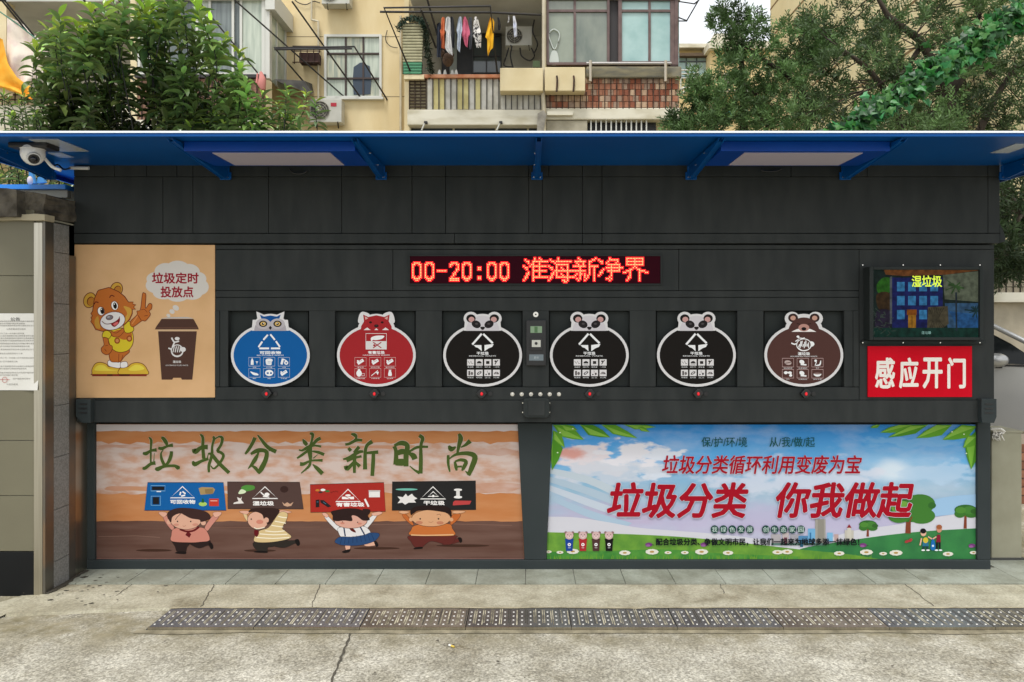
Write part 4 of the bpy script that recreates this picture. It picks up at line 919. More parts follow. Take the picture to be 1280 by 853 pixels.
def tree_pic(cx, top, s, base):
    p.line([(cx, top + 18 * s), (cx - 1 * s, base)], [5 * s, 8 * s], '#7a3c28'); p.line([(cx, top + 26 * s), (cx + 9 * s, top + 18 * s)], 2 * s, '#7a3c28'); p.line([(cx, top + 28 * s), (cx - 9 * s, top + 20 * s)], 2 * s, '#7a3c28')
    for dx, dy, rx, ry, c in ((0, 12, 28, 13, '#32632a'), (-14, 22, 14, 10, '#3a6e2c'), (14, 23, 16, 9, '#3a6e2c'), (10, 13, 16, 10, '#437a33'), (-12, 13, 13, 8, '#4c8234'), (22, 16, 10, 6, '#335f28')): p.ell(cx + dx * s, top + dy * s, rx * s, ry * s, c)
tree_pic(1085, 651, .40, 671); p.build('tree_picture', sp_); p = PR(PY - .004); tree_pic(1207, 631.5, .50, 661); p.build('tree_picture', sp_); p = PR(PY - .004)
p.line([(1136, 640), (1135, 667)], [5, 7], '#7a3c28')
for dx, dy, rx, ry, c in ((0, 636, 27, 17, '#32632a'), (-14, 645, 14, 9, '#41782f'), (14, 645, 17, 10, '#3f752f'), (12, 630, 19, 12, '#3f752f'), (-12, 634, 12, 8, '#6c9c40'), (27, 632, 5, 4, '#32632a')): p.ell(1138 + dx, dy, rx, ry, c)
p.line([(1136, 655), (1140, 646)], 1.6, '#7a3c28')
p.build('tree_picture', sp_); p = PR(PY - .0045)
def daisy(x, y, s):
    p.line([(x, y), (x + 2, y + 6)], .6, '#4f8a34')
    for k in range(9): a = k * 40; p.ell(x + 3.2 * s * math.cos(math.radians(a)), y + 1.3 * s * math.sin(math.radians(a)), 2.4 * s, 1.1 * s, '#d8d6c8', n=8); p.k -= .8
    p.k += 1; p.ell(x, y, 2 * s, .9 * s, '#b08a4c', n=8)
for x, y, s in ((685.8, 690, .7), (700, 690.7, .8), (716, 689.5, 1.4), (781, 691.3, 1.3), (815, 690, 1.5), (835, 691, .8), (856, 691, .9), (877, 690, 1.5), (910, 691.3, 1.2), (972, 690.5, 1.2), (984, 690, 1.3), (1049, 692, 1.2), (1083, 690.5, 1.5), (1104, 692.3, .9), (1120, 691.3, 1.5), (1185, 692.7, 1.2), (1217, 691, .9)): daisy(x, y, s)
for x, y in ((811, 681), (880, 681), (1079, 681.7), (1215, 682.3)): p.ell(x, y, 4.6, 2.6, '#6f3a72', n=12); p.ell(x - 1, y + 1.2, 3, 1.5, '#8f5a90', n=8); p.line([(x + 4, y), (x + 6.5, y + .6)], .7, '#3a3a3a')
p.ell(1134, 677, 3.4, 1.8, '#a03a3a', n=8, rot=-20); p.ell(1138, 675.5, 3, 2, '#a03a3a', n=8, rot=-40)
p.build('flowers', sp_, kind='stuff'); p = PR(PY - .0065)
for x, c in ((711.6, '#1a3f8c'), (728.6, '#a32a2e'), (745, '#4c3230'), (761.3, '#161314')):
    p.shape([(x - 5, 674), (x + 5, 674), (x + 4, 689), (x - 4, 689)], c); p.rect(x - 5.4, 673.6, x + 5.4, 675.4, c); p.ell(x, 681, 2.1, 2.1, '#e6e4e4', n=10); p.ell(x, 681, .9, .9, c, n=6)
    p.line([(x - 1.6, 685), (x + 1.6, 685)], .5, '#d8d8d8')
    for sx in (-1, 1): p.ell(x + sx * 4.3, 666, 1.9, 1.7, '#8a6a68', n=10)
    p.ell(x, 669.6, 5.2, 5, '#c9a9a6', n=14); p.ell(x, 671, 2.4, 1.8, '#d9bdb8', n=10); p.ell(x, 670.3, .8, .6, '#5a3436', n=6)
    for sx in (-1, 1): p.ell(x + sx * 2, 668.6, .6, .6, '#33201f', n=6)
p.build('bin_pictures', sp_, kind='stuff'); p = PR(PY - .0065)
# two children with a blue sack
p.shape([(1154, 674), (1160, 674), (1161, 683), (1153, 683)], '#2c6a86'); p.ell(1157, 675.5, 3.2, 3.6, '#c9b23a'); p.ell(1154.3, 666.5, 3.6, 4, '#d6a890'); p.ell(1154, 664, 3.8, 3.2, '#171315'); p.line([(1152, 673), (1150, 682)], 1.8, '#d6a890'); p.line([(1160, 671), (1165, 674)], 1.6, '#d6a890'); p.rect(1153, 683, 1156, 687, '#1f3d3c'); p.rect(1157.5, 683, 1160.5, 687, '#1f3d3c'); p.ell(1154, 688, 2.4, 1, '#e6e6e6'); p.ell(1160, 688, 2.2, 1, '#e6e6e6')
p.shape([(1171.5, 668.5), (1175.5, 668.5), (1176, 678), (1170, 678)], '#7c1c30'); p.ell(1174, 661.5, 3.4, 4.6, '#c08a70'); p.ell(1174, 659, 3.6, 3, '#9a5a38'); p.line([(1170.5, 671), (1166, 674)], 1.6, '#d6a890'); p.rect(1170, 678, 1172.4, 686.5, '#1b1b20'); p.rect(1173.4, 678, 1175.8, 686.5, '#1b1b20'); p.ell(1170.6, 688, 2.2, 1, '#dfe6ea'); p.ell(1175.6, 688, 2.2, 1, '#dfe6ea')
p.shape([(1166, 674), (1168.6, 678), (1169, 687), (1163.6, 687), (1164, 678)], '#1a66a8', sm=True); p.ell(1166.2, 682.6, 1.4, 1.4, '#cfe0ee', n=8)
p.build('children_picture', sp_)
p = PR(PY - .004)
def leaf(x0, y0, x1, y1, wd, c='#5e9a2c', c2='#86b848'):
    dx, dy = x1 - x0, y1 - y0; l = math.hypot(dx, dy); nx, ny = -dy / l, dx / l
    pts = [(x0, y0), (x0 + .35 * dx + nx * wd, y0 + .35 * dy + ny * wd), (x0 + .7 * dx + nx * wd * .6, y0 + .7 * dy + ny * wd * .6), (x1, y1), (x0 + .7 * dx - nx * wd * .6, y0 + .7 * dy - ny * wd * .6), (x0 + .35 * dx - nx * wd, y0 + .35 * dy - ny * wd)]
    pts = [(min(max(a, 690.6 - (b_ - 531) * .043), 1221.7), max(b_, 531.3)) for a, b_ in pts]
    p.shape(pts, c); p.line([(x0, max(y0, 531.3)), (x0 + .85 * dx, max(531.3, y0 + .85 * dy))], .5, c2)
    mid = [(x0 + .1 * dx, y0 + .1 * dy), (x0 + .4 * dx + nx * wd * .8, y0 + .4 * dy + ny * wd * .8), (x1, y1)]
    mid = [(min(max(a, 690.9 - (b_ - 531) * .043), 1221.4), max(b_, 531.5)) for a, b_ in mid]; p.shape(mid, c2)
for a in ((691, 531, 730, 550, 9), (700, 531, 722, 538, 6), (725, 531, 763, 547, 8, '#4f8c26'), (752, 531, 797, 548, 6), (780, 531, 820, 534, 5), (797, 534, 812, 540, 3), (691, 545, 690, 588, 13, '#4f8c26', '#76ae3c'), (691, 538, 706, 560, 6)): leaf(*a)
for a in ((1140, 531, 1100, 541, 6), (1160, 531, 1110, 547, 6, '#4f8c26'), (1190, 531, 1145, 548, 8), (1221, 533, 1178, 550, 9), (1100, 531, 1088, 535, 3), (1221, 538, 1214, 587, 13, '#4f8c26', '#76ae3c'), (1221, 545, 1204, 560, 8)): leaf(*a)
for x, y in ((700, 541), (716, 536), (697, 566), (1190, 540), (1205, 543), (1208, 567)): p.ell(x, y, 1.1, .8, '#dcebc8', n=8)
p.build('corner_leaves', sp_, kind='stuff')
p = PR(PY - .0085); RC, WH = '#9e0a20', '#c9d2de'
for s, x0, x1 in (('保/护/环/境', 877, 934), ('从/我/做/起', 962, 1018.5)): p.text(s, x0, 546.5, x1, 559, '#17504a', off=.008)
for off, c in ((.035, WH), (.024, RC)): p.text('垃圾分类循环利用变废为宝', 827, 569.5, 1078, 592.5, c, off=off, shear=.16); p.k += 1
for off, c in ((.045, WH), (.033, RC)):
    p.text('垃圾分类', 758, 604, 937.5, 647, c, off=off, shear=.18); p.text('你我做起', 966.5, 604, 1144.5, 647, c, off=off, shear=.18); p.k += 1
for s, xs0 in (('我绿色发展', 893), ('创生态家园', 957)):
    for k, ch in enumerate(s):
        x = xs0 + 11 * k + .3; p.ell(x, 662, 5, 5.2, '#173f38', n=14)
        p.text(ch, x - 3.4, 658.8, x + 3.4, 665.4, '#b8ccc4', off=.01)
p.text('配合垃圾分类、争做文明市民，让我们一起来为地球多添一抹绿色！', 820, 673.3, 1074, 682, '#14181a', off=.035)
p.build('lettering', sp_, kind='stuff')
# ================================================================ ground
CONC = bpy.data.materials.new('concrete_ground'); CONC.use_nodes = True
def conc_nodes(m, base, dark, light, agg=1.0, st=1.0, joint=False):
    n = m.node_tree; b_ = n.nodes['Principled BSDF']; b_.inputs['Roughness'].default_value = .85; b_.inputs['Specular IOR Level'].default_value = .3
    tc = n.nodes.new('ShaderNodeTexCoord'); L = n.links.new
    def noise_(s, d=6, r=.6):
        z = n.nodes.new('ShaderNodeTexNoise'); z.inputs['Scale'].default_value = s; z.inputs['Detail'].default_value = d; z.inputs['Roughness'].default_value = r; L(tc.outputs['Object'], z.inputs[0]); return z.outputs[0]
    def ramp(i, a, b2, ca, cb):
        r_ = n.nodes.new('ShaderNodeValToRGB'); r_.color_ramp.elements[0].position = a; r_.color_ramp.elements[1].position = b2
        r_.color_ramp.elements[0].color = (*ca, 1); r_.color_ramp.elements[1].color = (*cb, 1); L(i, r_.inputs[0]); return r_.outputs[0]
    def mix(f_, a, b2, t='MIX'):
        x = n.nodes.new('ShaderNodeMix'); x.data_type = 'RGBA'; x.blend_type = t
        (L(f_, x.inputs[0]) if not isinstance(f_, float) else setattr(x.inputs[0], 'default_value', f_)); L(a, x.inputs[6]); L(b2, x.inputs[7]); return x.outputs[2]
    c = ramp(noise_(1.1), .35, .65, lin(base), lin(light))
    c = mix(.75, c, ramp(noise_(4.5, 8), .38, .62, (.62, .60, .55), (1.0, 1.0, 1.0)), 'MULTIPLY')
    vo = n.nodes.new('ShaderNodeTexVoronoi'); vo.inputs['Scale'].default_value = 70; L(tc.outputs['Object'], vo.inputs[0])
    cc_ = ramp(vo.outputs['Color'], .1, .9, (.55, .53, .48), (1.35, 1.33, 1.25)); c = mix(.62 * agg, c, cc_, 'MULTIPLY')
    c = mix(min(1, .75 * agg), c, ramp(noise_(85, 3), .40, .58, (.58, .56, .51), (1.22, 1.20, 1.17)), 'MULTIPLY')
    c = mix(.8 * st, c, ramp(noise_(1.9, 7, .7), .30, .45, lin(dark), (1, 1, 1)), 'MULTIPLY')
    if agg > .9:      # damp dirt collected along the drain
        sx = n.nodes.new('ShaderNodeSeparateXYZ'); L(tc.outputs['Object'], sx.inputs[0]); m1 = n.nodes.new('ShaderNodeMapRange'); m1.inputs['From Min'].default_value = -1.22; m1.inputs['From Max'].default_value = -.93; L(sx.outputs['Y'], m1.inputs[0])
        m3 = n.nodes.new('ShaderNodeMath'); m3.operation = 'MULTIPLY'; L(m1.outputs[0], m3.inputs[0]); L(ramp(noise_(5, 7, .7), .35, .6, (0, 0, 0), (1, 1, 1)), m3.inputs[1]); c = mix(m3.outputs[0], c, ramp(noise_(9), .3, .7, lin('#6e674e'), lin('#958c72')))
    L(c, b_.inputs['Base Color'])
    bp_ = n.nodes.new('ShaderNodeBump'); bp_.inputs['Strength'].default_value = .55 * agg; bp_.inputs['Distance'].default_value = .006; L(noise_(60, 6, .7), bp_.inputs['Height']); L(bp_.outputs[0], b_.inputs['Normal'])
conc_nodes(CONC, '#acaaa0', '#a09479', '#bfbdb4', 1.05, 1.0)
APR = bpy.data.materials.new('cement_apron'); APR.use_nodes = True; conc_nodes(APR, '#aaa591', '#8f7c56', '#b8b4a2', .45, 1.0)
TILE = bpy.data.materials.new('paving_tile'); TILE.use_nodes = True; conc_nodes(TILE, '#8c9084', '#958a70', '#9ea296', .22, .8)
gnd = MB(CONC)
gx = [-300, -60, -20, -8, -6] + [-5 + .25 * i for i in range(45)] + [6.5, 8, 20, 60, 300]
gy = [-300, -60, -20, -8] + [-4.6 + .25 * i for i in range(15)] + [-.6, 0, 3, 8, 20, 60, 300]
vs = [(x, y, mnoise.noise(Vector((x * .8, y * .8, 0))) * .001 - .001) for y in gy for x in gx]; W_ = len(gx)
gnd.add(vs, [(j * W_ + i, j * W_ + i + 1, (j + 1) * W_ + i + 1, (j + 1) * W_ + i) for j in range(len(gy) - 1) for i in range(W_ - 1)], None, True)
gnd.build('ground', kind='structure')
APZ = .012
GR = [random.Random(3)]
# cement apron band with ragged left end, front edge right behind the drain
rg = random.Random(11)
def ragged(x0, x1, y0, y1, n, j):
    t = [(x0 + (x1 - x0) * i / n, y1 + rg.uniform(-j, j)) for i in range(n + 1)]
    return t
ap = MB(APR)
xs_ = [-2.80 + i * .1 for i in range(78)]
fr = [(x, -.635 + (-.12 * max(0, (-2.05 - x)) if x < -2.05 else 0) + rg.uniform(-.004, .004)) for x in xs_]
top = [(x, y, APZ) for x, y in fr] + [(x, -.265, APZ) for x in xs_]; n_ = len(xs_)
ap.add(top, [(i, i + 1, i + 1 + n_, i + n_) for i in range(n_ - 1)])
ap.add([(x, y, APZ) for x, y in fr] + [(x, y - .012, -.01) for x, y in fr], [(i + n_, i + n_ + 1, i + 1, i) for i in range(n_ - 1)])
ap.add([(-2.80, fr[0][1], APZ), (-2.80, -.265, APZ), (-3.05, -.62, -.006), (-3.02, -.80, -.006), (-2.86, -.86, -.006)], [(0, 1, 2, 3, 4)])
ap.build('cement_apron', kind='structure')
# joints in the apron and the crack in the yard slab
DK = mat('dirty_joint', (.07, .062, .045), .9)
def crack(name, pts, z, w_=.004):
    c = MB(DK); L_ = []; Q = []
    for i, (x, y) in enumerate(pts):
        ww = w_ * rg.uniform(.5, 1.3); L_.append((x - ww, y, z)); Q.append((x + ww, y, z))
    n = len(pts); c.add(L_ + Q, [(i, i + n, i + n + 1, i + 1) for i in range(n - 1)]); return c.build(name, kind='structure')
def gpix(px, py): d = CZ * F / (py - HY); return ((px - HX) * d / F, d - D0)
def wig(a, b_, n, j): return [(a[0] + (b_[0] - a[0]) * i / n + rg.uniform(-j, j), a[1] + (b_[1] - a[1]) * i / n) for i in range(n + 1)]
crack('slab_crack', wig(gpix(438, 793), gpix(404, 880), 26, .004), .004, .005)
for a, b_ in (((165, 733), (146, 748)), ((268, 733), (251, 762)), ((400, 733), (389, 762)), ((1131, 733), (1168, 761)), ((900, 733), (905, 745))):
    crack('apron_joint', wig(gpix(*a), gpix(*b_), 10, .006), APZ + .002, .0022)
crack('wall_base_dirt', [(x + rg.uniform(-.01, .01), y) for x, y in wig((-2.765, -.43), (-2.765, -.02), 14, .004)], APZ + .0075, .02)
dm = MB(mat('dark_dirt_spots', (.05, .045, .032), .95))
for k in range(26):
    x = -2.72 + abs(rg.gauss(0, .22)); y = rg.uniform(-.6, -.05); r = rg.uniform(.004, .016) * (1.4 if x < -2.6 else .7); z = .0202 if y > -.26 else APZ + .0012
    dm.poly([(x + r * 1.6 * math.cos(g_) * rg.uniform(.5, 1), y + r * math.sin(g_) * rg.uniform(.5, 1), z) for g_ in [j * .9 for j in range(7)]])
dm.build('dirt_spots', kind='stuff', label='dark dirt spots in the corner by the left wall')
# paving tiles, each one a slab
pv = MB(mat('tile_bed', (.12, .11, .09), .9)); pv.box(-2.80, 5.2, -.262, .2, .0, .010); pave = pv.build('pavement', kind='structure')
tx0 = gpix(657, 725)[0]
k = 0
for i in range(-10, 18):
    x0 = tx0 + .3 * i + .0015 * 1; x1 = x0 + .297
    if x1 < -2.78: continue
    t = MB(TILE); dz = rg.uniform(-.001, .001)
    for (ya, yb) in ((-.261, .033), (.036, .2)) if x0 > 2.9 else ((-.261, .033),):
        t = MB(TILE); t.box(max(x0, -2.795), x1, ya, yb, .0, .0185 + dz); t.build('tile', pave, bevel=.0015)
# ---------------------------------------------------------------- drain grates
CHM = mat('drain_channel', (.05, .045, .035), .9)
ch = MB(CHM); ch.box(-1.955, 4.2, -.908, -.640, -.03, .0035); ch.build('drain_channel', kind='structure')
PLT = mat('cast_grate_steel', (.085, .082, .078), .42, metal=.35, col2=(.14, .135, .125), nscale=7, bump=.2)
PLT2 = mat('rusty_grate_steel', (.10, .08, .06), .6, metal=.2, col2=(.19, .16, .125), nscale=6, bump=.2); PLT3 = mat('grey_grate_steel', (.13, .135, .14), .4, metal=.4, col2=(.18, .18, .18), nscale=5, bump=.2)
STD = mat('worn_stud', (.80, .78, .72), .4); DIRT = mat('slot_grit', '#b5ae95', .9, col2='#6a6350', nscale=14, lo=.4, hi=.6)
plm = studs = slots = None
SEG = .5455
def grate(x0, label):
    yb, yf = -.645, -.905
    t = thing('drain_grate', label, 'drain cover', (x0 + SEG / 2, -.775, 0), 'drain covers in a row before the kiosk')
    f = MB(rg.choice([PLT, PLT2, PLT3])); f.box(x0 + .002, x0 + SEG - .003, yf, yb, .0035, .014); f.build('plate', t, bevel=.0015)
    s = MB(STD); q = MB(DIRT); n = 12; st = SEG / n
    for i in range(n):
        cx = x0 + st * (i + .38)
        for j in range(4):
            cy = yf + .035 + j * .055; s.disc((cx, cy, .0158), .0056, -.003, n=6, axis='Z')
        for dx in (.4, .62):
            xx = cx + st * dx
            if xx > x0 + SEG - .008: continue
            hw_ = rg.uniform(.0018, .0034); q.box(xx - hw_, xx + hw_, yf + rg.uniform(.028, .06), yb - rg.uniform(.01, .04), .0135, .0146, DIRT if rg.random() < .8 else CHM)
    s.build('studs', t, kind='stuff'); q.build('slots', t, kind='stuff')
    f = MB(STEEL); f.box(x0 + .001, x0 + SEG - .002, yf - .006, yf - .001, .002, .016); f.build('front_edge', t)
gl = ['drain cover at the left end of the row, rust stained and packed with dirt', 'second drain cover from the left end, below the gap between the two left children',
      'drain cover below the girl and the boy in orange, above the slab crack', 'drain cover below the right end of the children poster', 'drain cover below the centre post of the kiosk', 'drain cover below the four pig headed bins of the meadow poster',
      'drain cover below the two slogans rows of the meadow poster', 'drain cover below the white poster buildings', 'drain cover below the large painted tree of the poster', 'drain cover beneath the right end of the kiosk', 'drain cover at the far right edge of the picture']
for i in range(11): grate(-1.945 + SEG * i, gl[i])
# dirt lip of broken mortar along the drain's edges
EDG = mat('mortar_edge', '#aea58a', .9, col2='#857c64', nscale=9)
e = MB(EDG)
for y0, s in ((-.640, -1), ):
    n = 160; t_ = []; b__ = []
    for i in range(n + 1):
        x = -1.95 + 6.1 * i / n; t_.append((x, -.632, .0165)); b__.append((x, -.650 + mnoise.noise(Vector((x * 3, 0, 0))) * .012 - (.02 * max(0, mnoise.noise(Vector((x * 9, 4, 0))))) , .0168))
    e.add(t_ + b__, [(i + n + 1, i + n + 2, i + 1, i) for i in range(n)])
t_ = []; b__ = []
for i in range(n + 1):
    x = -2.0 + 6.1 * i / n; b__.append((x, -.953 + mnoise.noise(Vector((x * 2.5, 7, 0))) * .02, .0022)); t_.append((x, -.913, .0022))
e2 = MB(mat('damp_mortar', '#6b6450', .9, col2='#958c74', nscale=12)); e2.add(t_ + b__, [(i + n + 1, i + n + 2, i + 1, i) for i in range(n)])
e.build('mortar_lip', kind='structure'); e2.build('mortar_strip', kind='structure')
# litter
cb = MB(mat('cigarette_filter', (.62, .45, .08), .7)); a = gpix(564, 809); cb.tube([(a[0], a[1], .006), (a[0] + .016, a[1] - .012, .006)], .005, None, 8)
cb.tube([(a[0] - .012, a[1] + .009, .006), (a[0], a[1], .006)], .005, mat('cigarette_paper', (.7, .7, .66), .7), 8); cb.build('cigarette_butt', label='yellow cigarette butt lying on the concrete before the drain', cat='litter')
lt = MB(mat('dry_leaf_litter', (.05, .04, .028), .9))
for k in range(46):
    if k < 16: a = gpix(rg.gauss(105, 40), rg.gauss(742, 8))
    elif k < 24: a = gpix(rg.gauss(562, 8), rg.gauss(806, 3))
    else: a = gpix(rg.uniform(30, 1260), rg.uniform(792, 850))
    z = APZ + .008 if a[1] > -.64 else .007
    if a[1] > -.2: continue
    r = rg.uniform(.003, .009); lt.poly([(a[0] + r * math.cos(g_), a[1] + r * rg.uniform(.4, 1) * math.sin(g_), z + rg.uniform(0, .003)) for g_ in (0, 1.1, 2.4, 3.6, 5)])
lt.build('leaf_litter', kind='stuff', label='scattered specks of dry leaf litter on the concrete')

# ================================================================ tiled wall building at the left
WXr = -2.786
WZ = P(0, 272, -.42).z
lb = thing('tiled_building', 'beige tiled building corner with steel edge trim and rough concrete coping at the left', 'building', (-4.6, .8, 0))
BT = mat('beige_glazed_tile', '#676352', .28, col2='#716d5a', nscale=1.5, spec=.25)
BKT = mat('black_base_tile', (.008, .009, .010), .3, spec=.2)
GRN = mat('grey_granite', '#8b8b88', .5, col2='#737370', nscale=110, lo=.4, hi=.6)
co = MB(mat('grout', '#a3a08c', .8)); co.box(-7.5, WXr - .012, -.405, 3.2, 0, WZ); co.box(-7.49, WXr - .012, -.38, 3.19, 0, WZ - .01); co.build('wall', lb)
ys = [262, 345, 414, 483, 551, 620, 689.5]; xr = P(43, 0, -.42).x
for j in range(6):
    za, zb = P(0, ys[j + 1], -.42).z + .002, P(0, ys[j], -.42).z - .002
    for i in range(6):
        f = MB(BT); f.box(xr - .9 * (i + 1) + .0015, xr - .9 * i - .0015, -.42, -.406, za, zb); f.build('tile', lb, bevel=.0015)
for i in range(6):
    f = MB(BKT); f.box(xr - .9 * (i + 1) + .001, xr - .9 * i - .001, -.424, -.406, 0.0, P(0, 690, -.42).z); f.build('base_tile', lb, bevel=.0015)
f = MB(STEEL); f.box(xr + .001, P(56, 0, -.42).x - .009, -.428, -.40, 0, WZ - .03); f.build('edge_trim', lb, bevel=.002)
f = MB(BROWN_STEEL); f.box(P(56, 0, -.42).x - .008, WXr + .009, -.427, -.345, 0, WZ - .002); f.build('edge_trim', lb, bevel=.002)  # side face: brown reflection put into the steel's colour
zc = [0] + [P(0, y, -.3).z for y in (700, 636, 571, 507, 443, 380, 316)] + [WZ - .02]
for j in range(len(zc) - 1):
    f = MB(GRN); f.box(WXr - .011, WXr + .008, -.343, -.195, zc[j] + .0015, zc[j + 1] - .0015); f.build('granite_strip', lb, bevel=.001)
f = MB(BROWN_STEEL); f.box(WXr - .011, WXr + .006, -.194, -.124, 0, WZ - .2); f.build('bronze_strip', lb)
f = MB(STEEL); f.box(WXr - .011, WXr + .006, -.1235, .045, 0, P(0, 497, -.1).z); f.build('bronze_strip', lb)
ROC = mat('weathered_concrete', '#6d665a', .95, col2='#3c372f', nscale=7, lo=.38, hi=.6, bump=1.0, bscale=45)
def rough(name, x0, x1, y0, y1, z0, z1, nx, nz, amp, m, parent):
    f = MB(m); vs = []
    ny = 4
    def pt(i, j, k):
        x = x0 + (x1 - x0) * i / nx; y = y0 + (y1 - y0) * j / ny; z = z0 + (z1 - z0) * k / nz
        d = mnoise.noise_vector(Vector((x * 13, y * 9, z * 13))) * amp + mnoise.noise_vector(Vector((x * 45, y * 28, z * 45))) * amp * .7
        return (x + d.x, y + d.y, z + d.z)
    idx = {}
    def gi(i, j, k):
        if (i, j, k) not in idx: idx[(i, j, k)] = len(vs); vs.append(pt(i, j, k))
        return idx[(i, j, k)]
    fs = []
    for i in range(nx):
        for k in range(nz):
            fs.append((gi(i, 0, k), gi(i + 1, 0, k), gi(i + 1, 0, k + 1), gi(i, 0, k + 1))); fs.append((gi(i, ny, k), gi(i, ny, k + 1), gi(i + 1, ny, k + 1), gi(i + 1, ny, k)))
        for j in range(ny):
            fs.append((gi(i, j, nz), gi(i + 1, j, nz), gi(i + 1, j + 1, nz), gi(i, j + 1, nz))); fs.append((gi(i, j, 0), gi(i, j + 1, 0), gi(i + 1, j + 1, 0), gi(i + 1, j, 0)))
    for j in range(ny):
        for k in range(nz):
            fs.append((gi(0, j, k), gi(0, j, k + 1), gi(0, j + 1, k + 1), gi(0, j + 1, k))); fs.append((gi(nx, j, k), gi(nx, j + 1, k), gi(nx, j + 1, k + 1), gi(nx, j, k + 1)))
    f.add(vs, fs); return f.build(name, parent)
rough('coping', -7.4, P(20, 0, -.50).x, -.50, 0, P(0, 271, -.5).z, P(0, 236, -.5).z, 90, 4, .012, ROC, lb)
rough('coping', P(17, 0, -.42).x, P(85, 0, -.2).x, -.42, -.02, P(0, 270, -.42).z, P(0, 241, -.42).z, 30, 8, .014, ROC, lb)
rough('coping_underside', -7.3, P(56, 0, -.45).x, -.455, -.36, P(0, 275.5, -.45).z, P(0, 268, -.45).z, 80, 2, .005, mat('cream_mortar', '#a89f86', .9), lb)
f = MB(mat('bright_blue_roofing', '#1f86e8', .35)); zt = P(0, 232.5, -.05).z; f.box(-7.2, -2.86, -.10, 1.6, zt - .028, zt); f.build('roof_sheet', lb)
f = MB(mat('pale_roof_edge', '#a9a9a0', .6)); f.box(-4.0, -2.87, -.06, -.02, zt - .075, zt - .029); f.build('roof_edge', lb)
# notice sheet
no = thing('paper_notice', 'white printed paper notice pasted on the beige tiles at the left', 'notice', P(10, 488, -.423))
PAP = mat('paper', '#c9c7bf', .7, col2='#d2d0c9', nscale=5); f = MB(PAP)
a, b_ = P(-95, 488, -.423), P(48.5, 392, -.423)
nn = 14; vs = []
for j in range(nn + 1):
    for i in range(nn + 1):
        u, v = i / nn, j / nn; x = a.x + (b_.x - a.x) * u; z = a.z + (b_.z - a.z) * v
        curl = .012 * max(0, u - .86) / .14 * max(0, .25 - v) / .25; vs.append((x, -.4225 - curl - .0008 * mnoise.noise(Vector((x * 14, 0, z * 14))), z))
f.add(vs, [(j * (nn + 1) + i, j * (nn + 1) + i + 1, (j + 1) * (nn + 1) + i + 1, (j + 1) * (nn + 1) + i) for j in range(nn) for i in range(nn)], None, True); f.build('sheet', no)
p = PR(-.4240); p.text('公告', 13, 397, 25, 401, '#3a3a3a', off=.01)
TX = '各位居民您好为了进一步改善小区环境提高垃圾分类质量请将垃圾按时分类投放到指定的投放点共同维护美好家园谢谢您的配合'
for j, (x1, y) in enumerate(((46, 401.8), (31, 404.6), (46, 407.2), (32, 411.5), (30, 417), (42, 420), (42, 423), (42, 426), (43, 429.6), (37, 433), (45, 437), (28, 442), (45, 447.5), (22, 452), (45, 458), (33, 461), (44, 466), (22, 469), (38, 473.5), (22, 480.5))):
    x0 = -88 if j not in (3, 18, 19) else (8 if j != 18 else 16); n = max(4, int((x1 - x0) / 2.6)); s = ''.join(TX[(j * 7 + q) % len(TX)] for q in range(n))
    p.text(s, x0, y - .9, x1, y + .9, '#77746e')
p.line([(5.8 + 3.2 * math.cos(a_), 475 + 3.4 * math.sin(a_)) for a_ in [q * .42 for q in range(15)]], .5, '#a8504a', closed=True); p.line([(-4, 474.5), (12, 474.8)], .5, '#a8504a')
p.build('lettering', no)
f = MB(CHROME); f.box(-.01, .01, 0, .001, 0, .01) if False else None

# ================================================================ right of the kiosk
bo = thing('concrete_pillar', 'short square concrete pillar box beside the right end of the kiosk', 'pillar', P(1258, 703, .19))
CP = mat('pillar_concrete', '#8e8b76', .8, col2='#9a9782', nscale=5, bump=.2); a, b_ = P(1239.5, 702, .19), P(1277.5, 541, .19)
f = MB(CP); f.box(a.x, b_.x, .19, .42, .02, b_.z); f.build('shaft', bo, bevel=.006)
f = MB(mat('dark_base', (.05, .05, .045), .7)); f.box(a.x - .01, b_.x + .012, .18, .43, .018, .032); f.build('base', bo)
f = MB(CP); f.box(a.x - .003, b_.x + .004, .186, .424, b_.z, b_.z + .012); f.build('cap', bo)
rgm = mat('white_rag', '#d6d2c8', .9); f = MB(rgm)
for k in range(7):
    x = 1241 + 1.8 * k; pts = smooth([(x - 2, 536), (x + 2 + k * .3, 540), (x + R.uniform(-2, 3), 545 + R.uniform(-2, 3)), (x + R.uniform(-1, 4), 550 + R.uniform(-3, 2))], 4, False)
    f.tube([P(u, v, .175 - .004 * k) for u, v in pts], [.008, .009, .009, .008, .008, .007, .007, .006, .006, .005, .005, .004, .003][:len(pts)], None, 5)
f.build('white_rag', label='crumpled white rag hanging over the top of the concrete pillar', cat='rag')
lw = thing('brick_planter', 'low reddish brown brick wall beyond the concrete pillar', 'wall', (4.9, 1.9, 0))
f = MB(mat('planter_core', (.20, .16, .12), .9)); f.box(4.275, 5.6, 1.81, 2.4, 0, .52); f.build('core', lw)
BRM = [mat('planter_brick_a', '#8a5a40', .85, col2='#6e4632', nscale=14), mat('planter_brick_b', '#9a6a4c', .85, col2='#7a5240', nscale=14)]
for j in range(7):
    for i in range(6):
        x0 = 4.27 + .24 * i - (.12 if j % 2 else 0); f = MB(BRM[(i * 3 + j) % 2]); f.box(max(x0, 4.27), min(x0 + .23, 5.6), 1.79, 1.811, .075 * j + .004, .075 * j + .069); f.build('brick', lw)
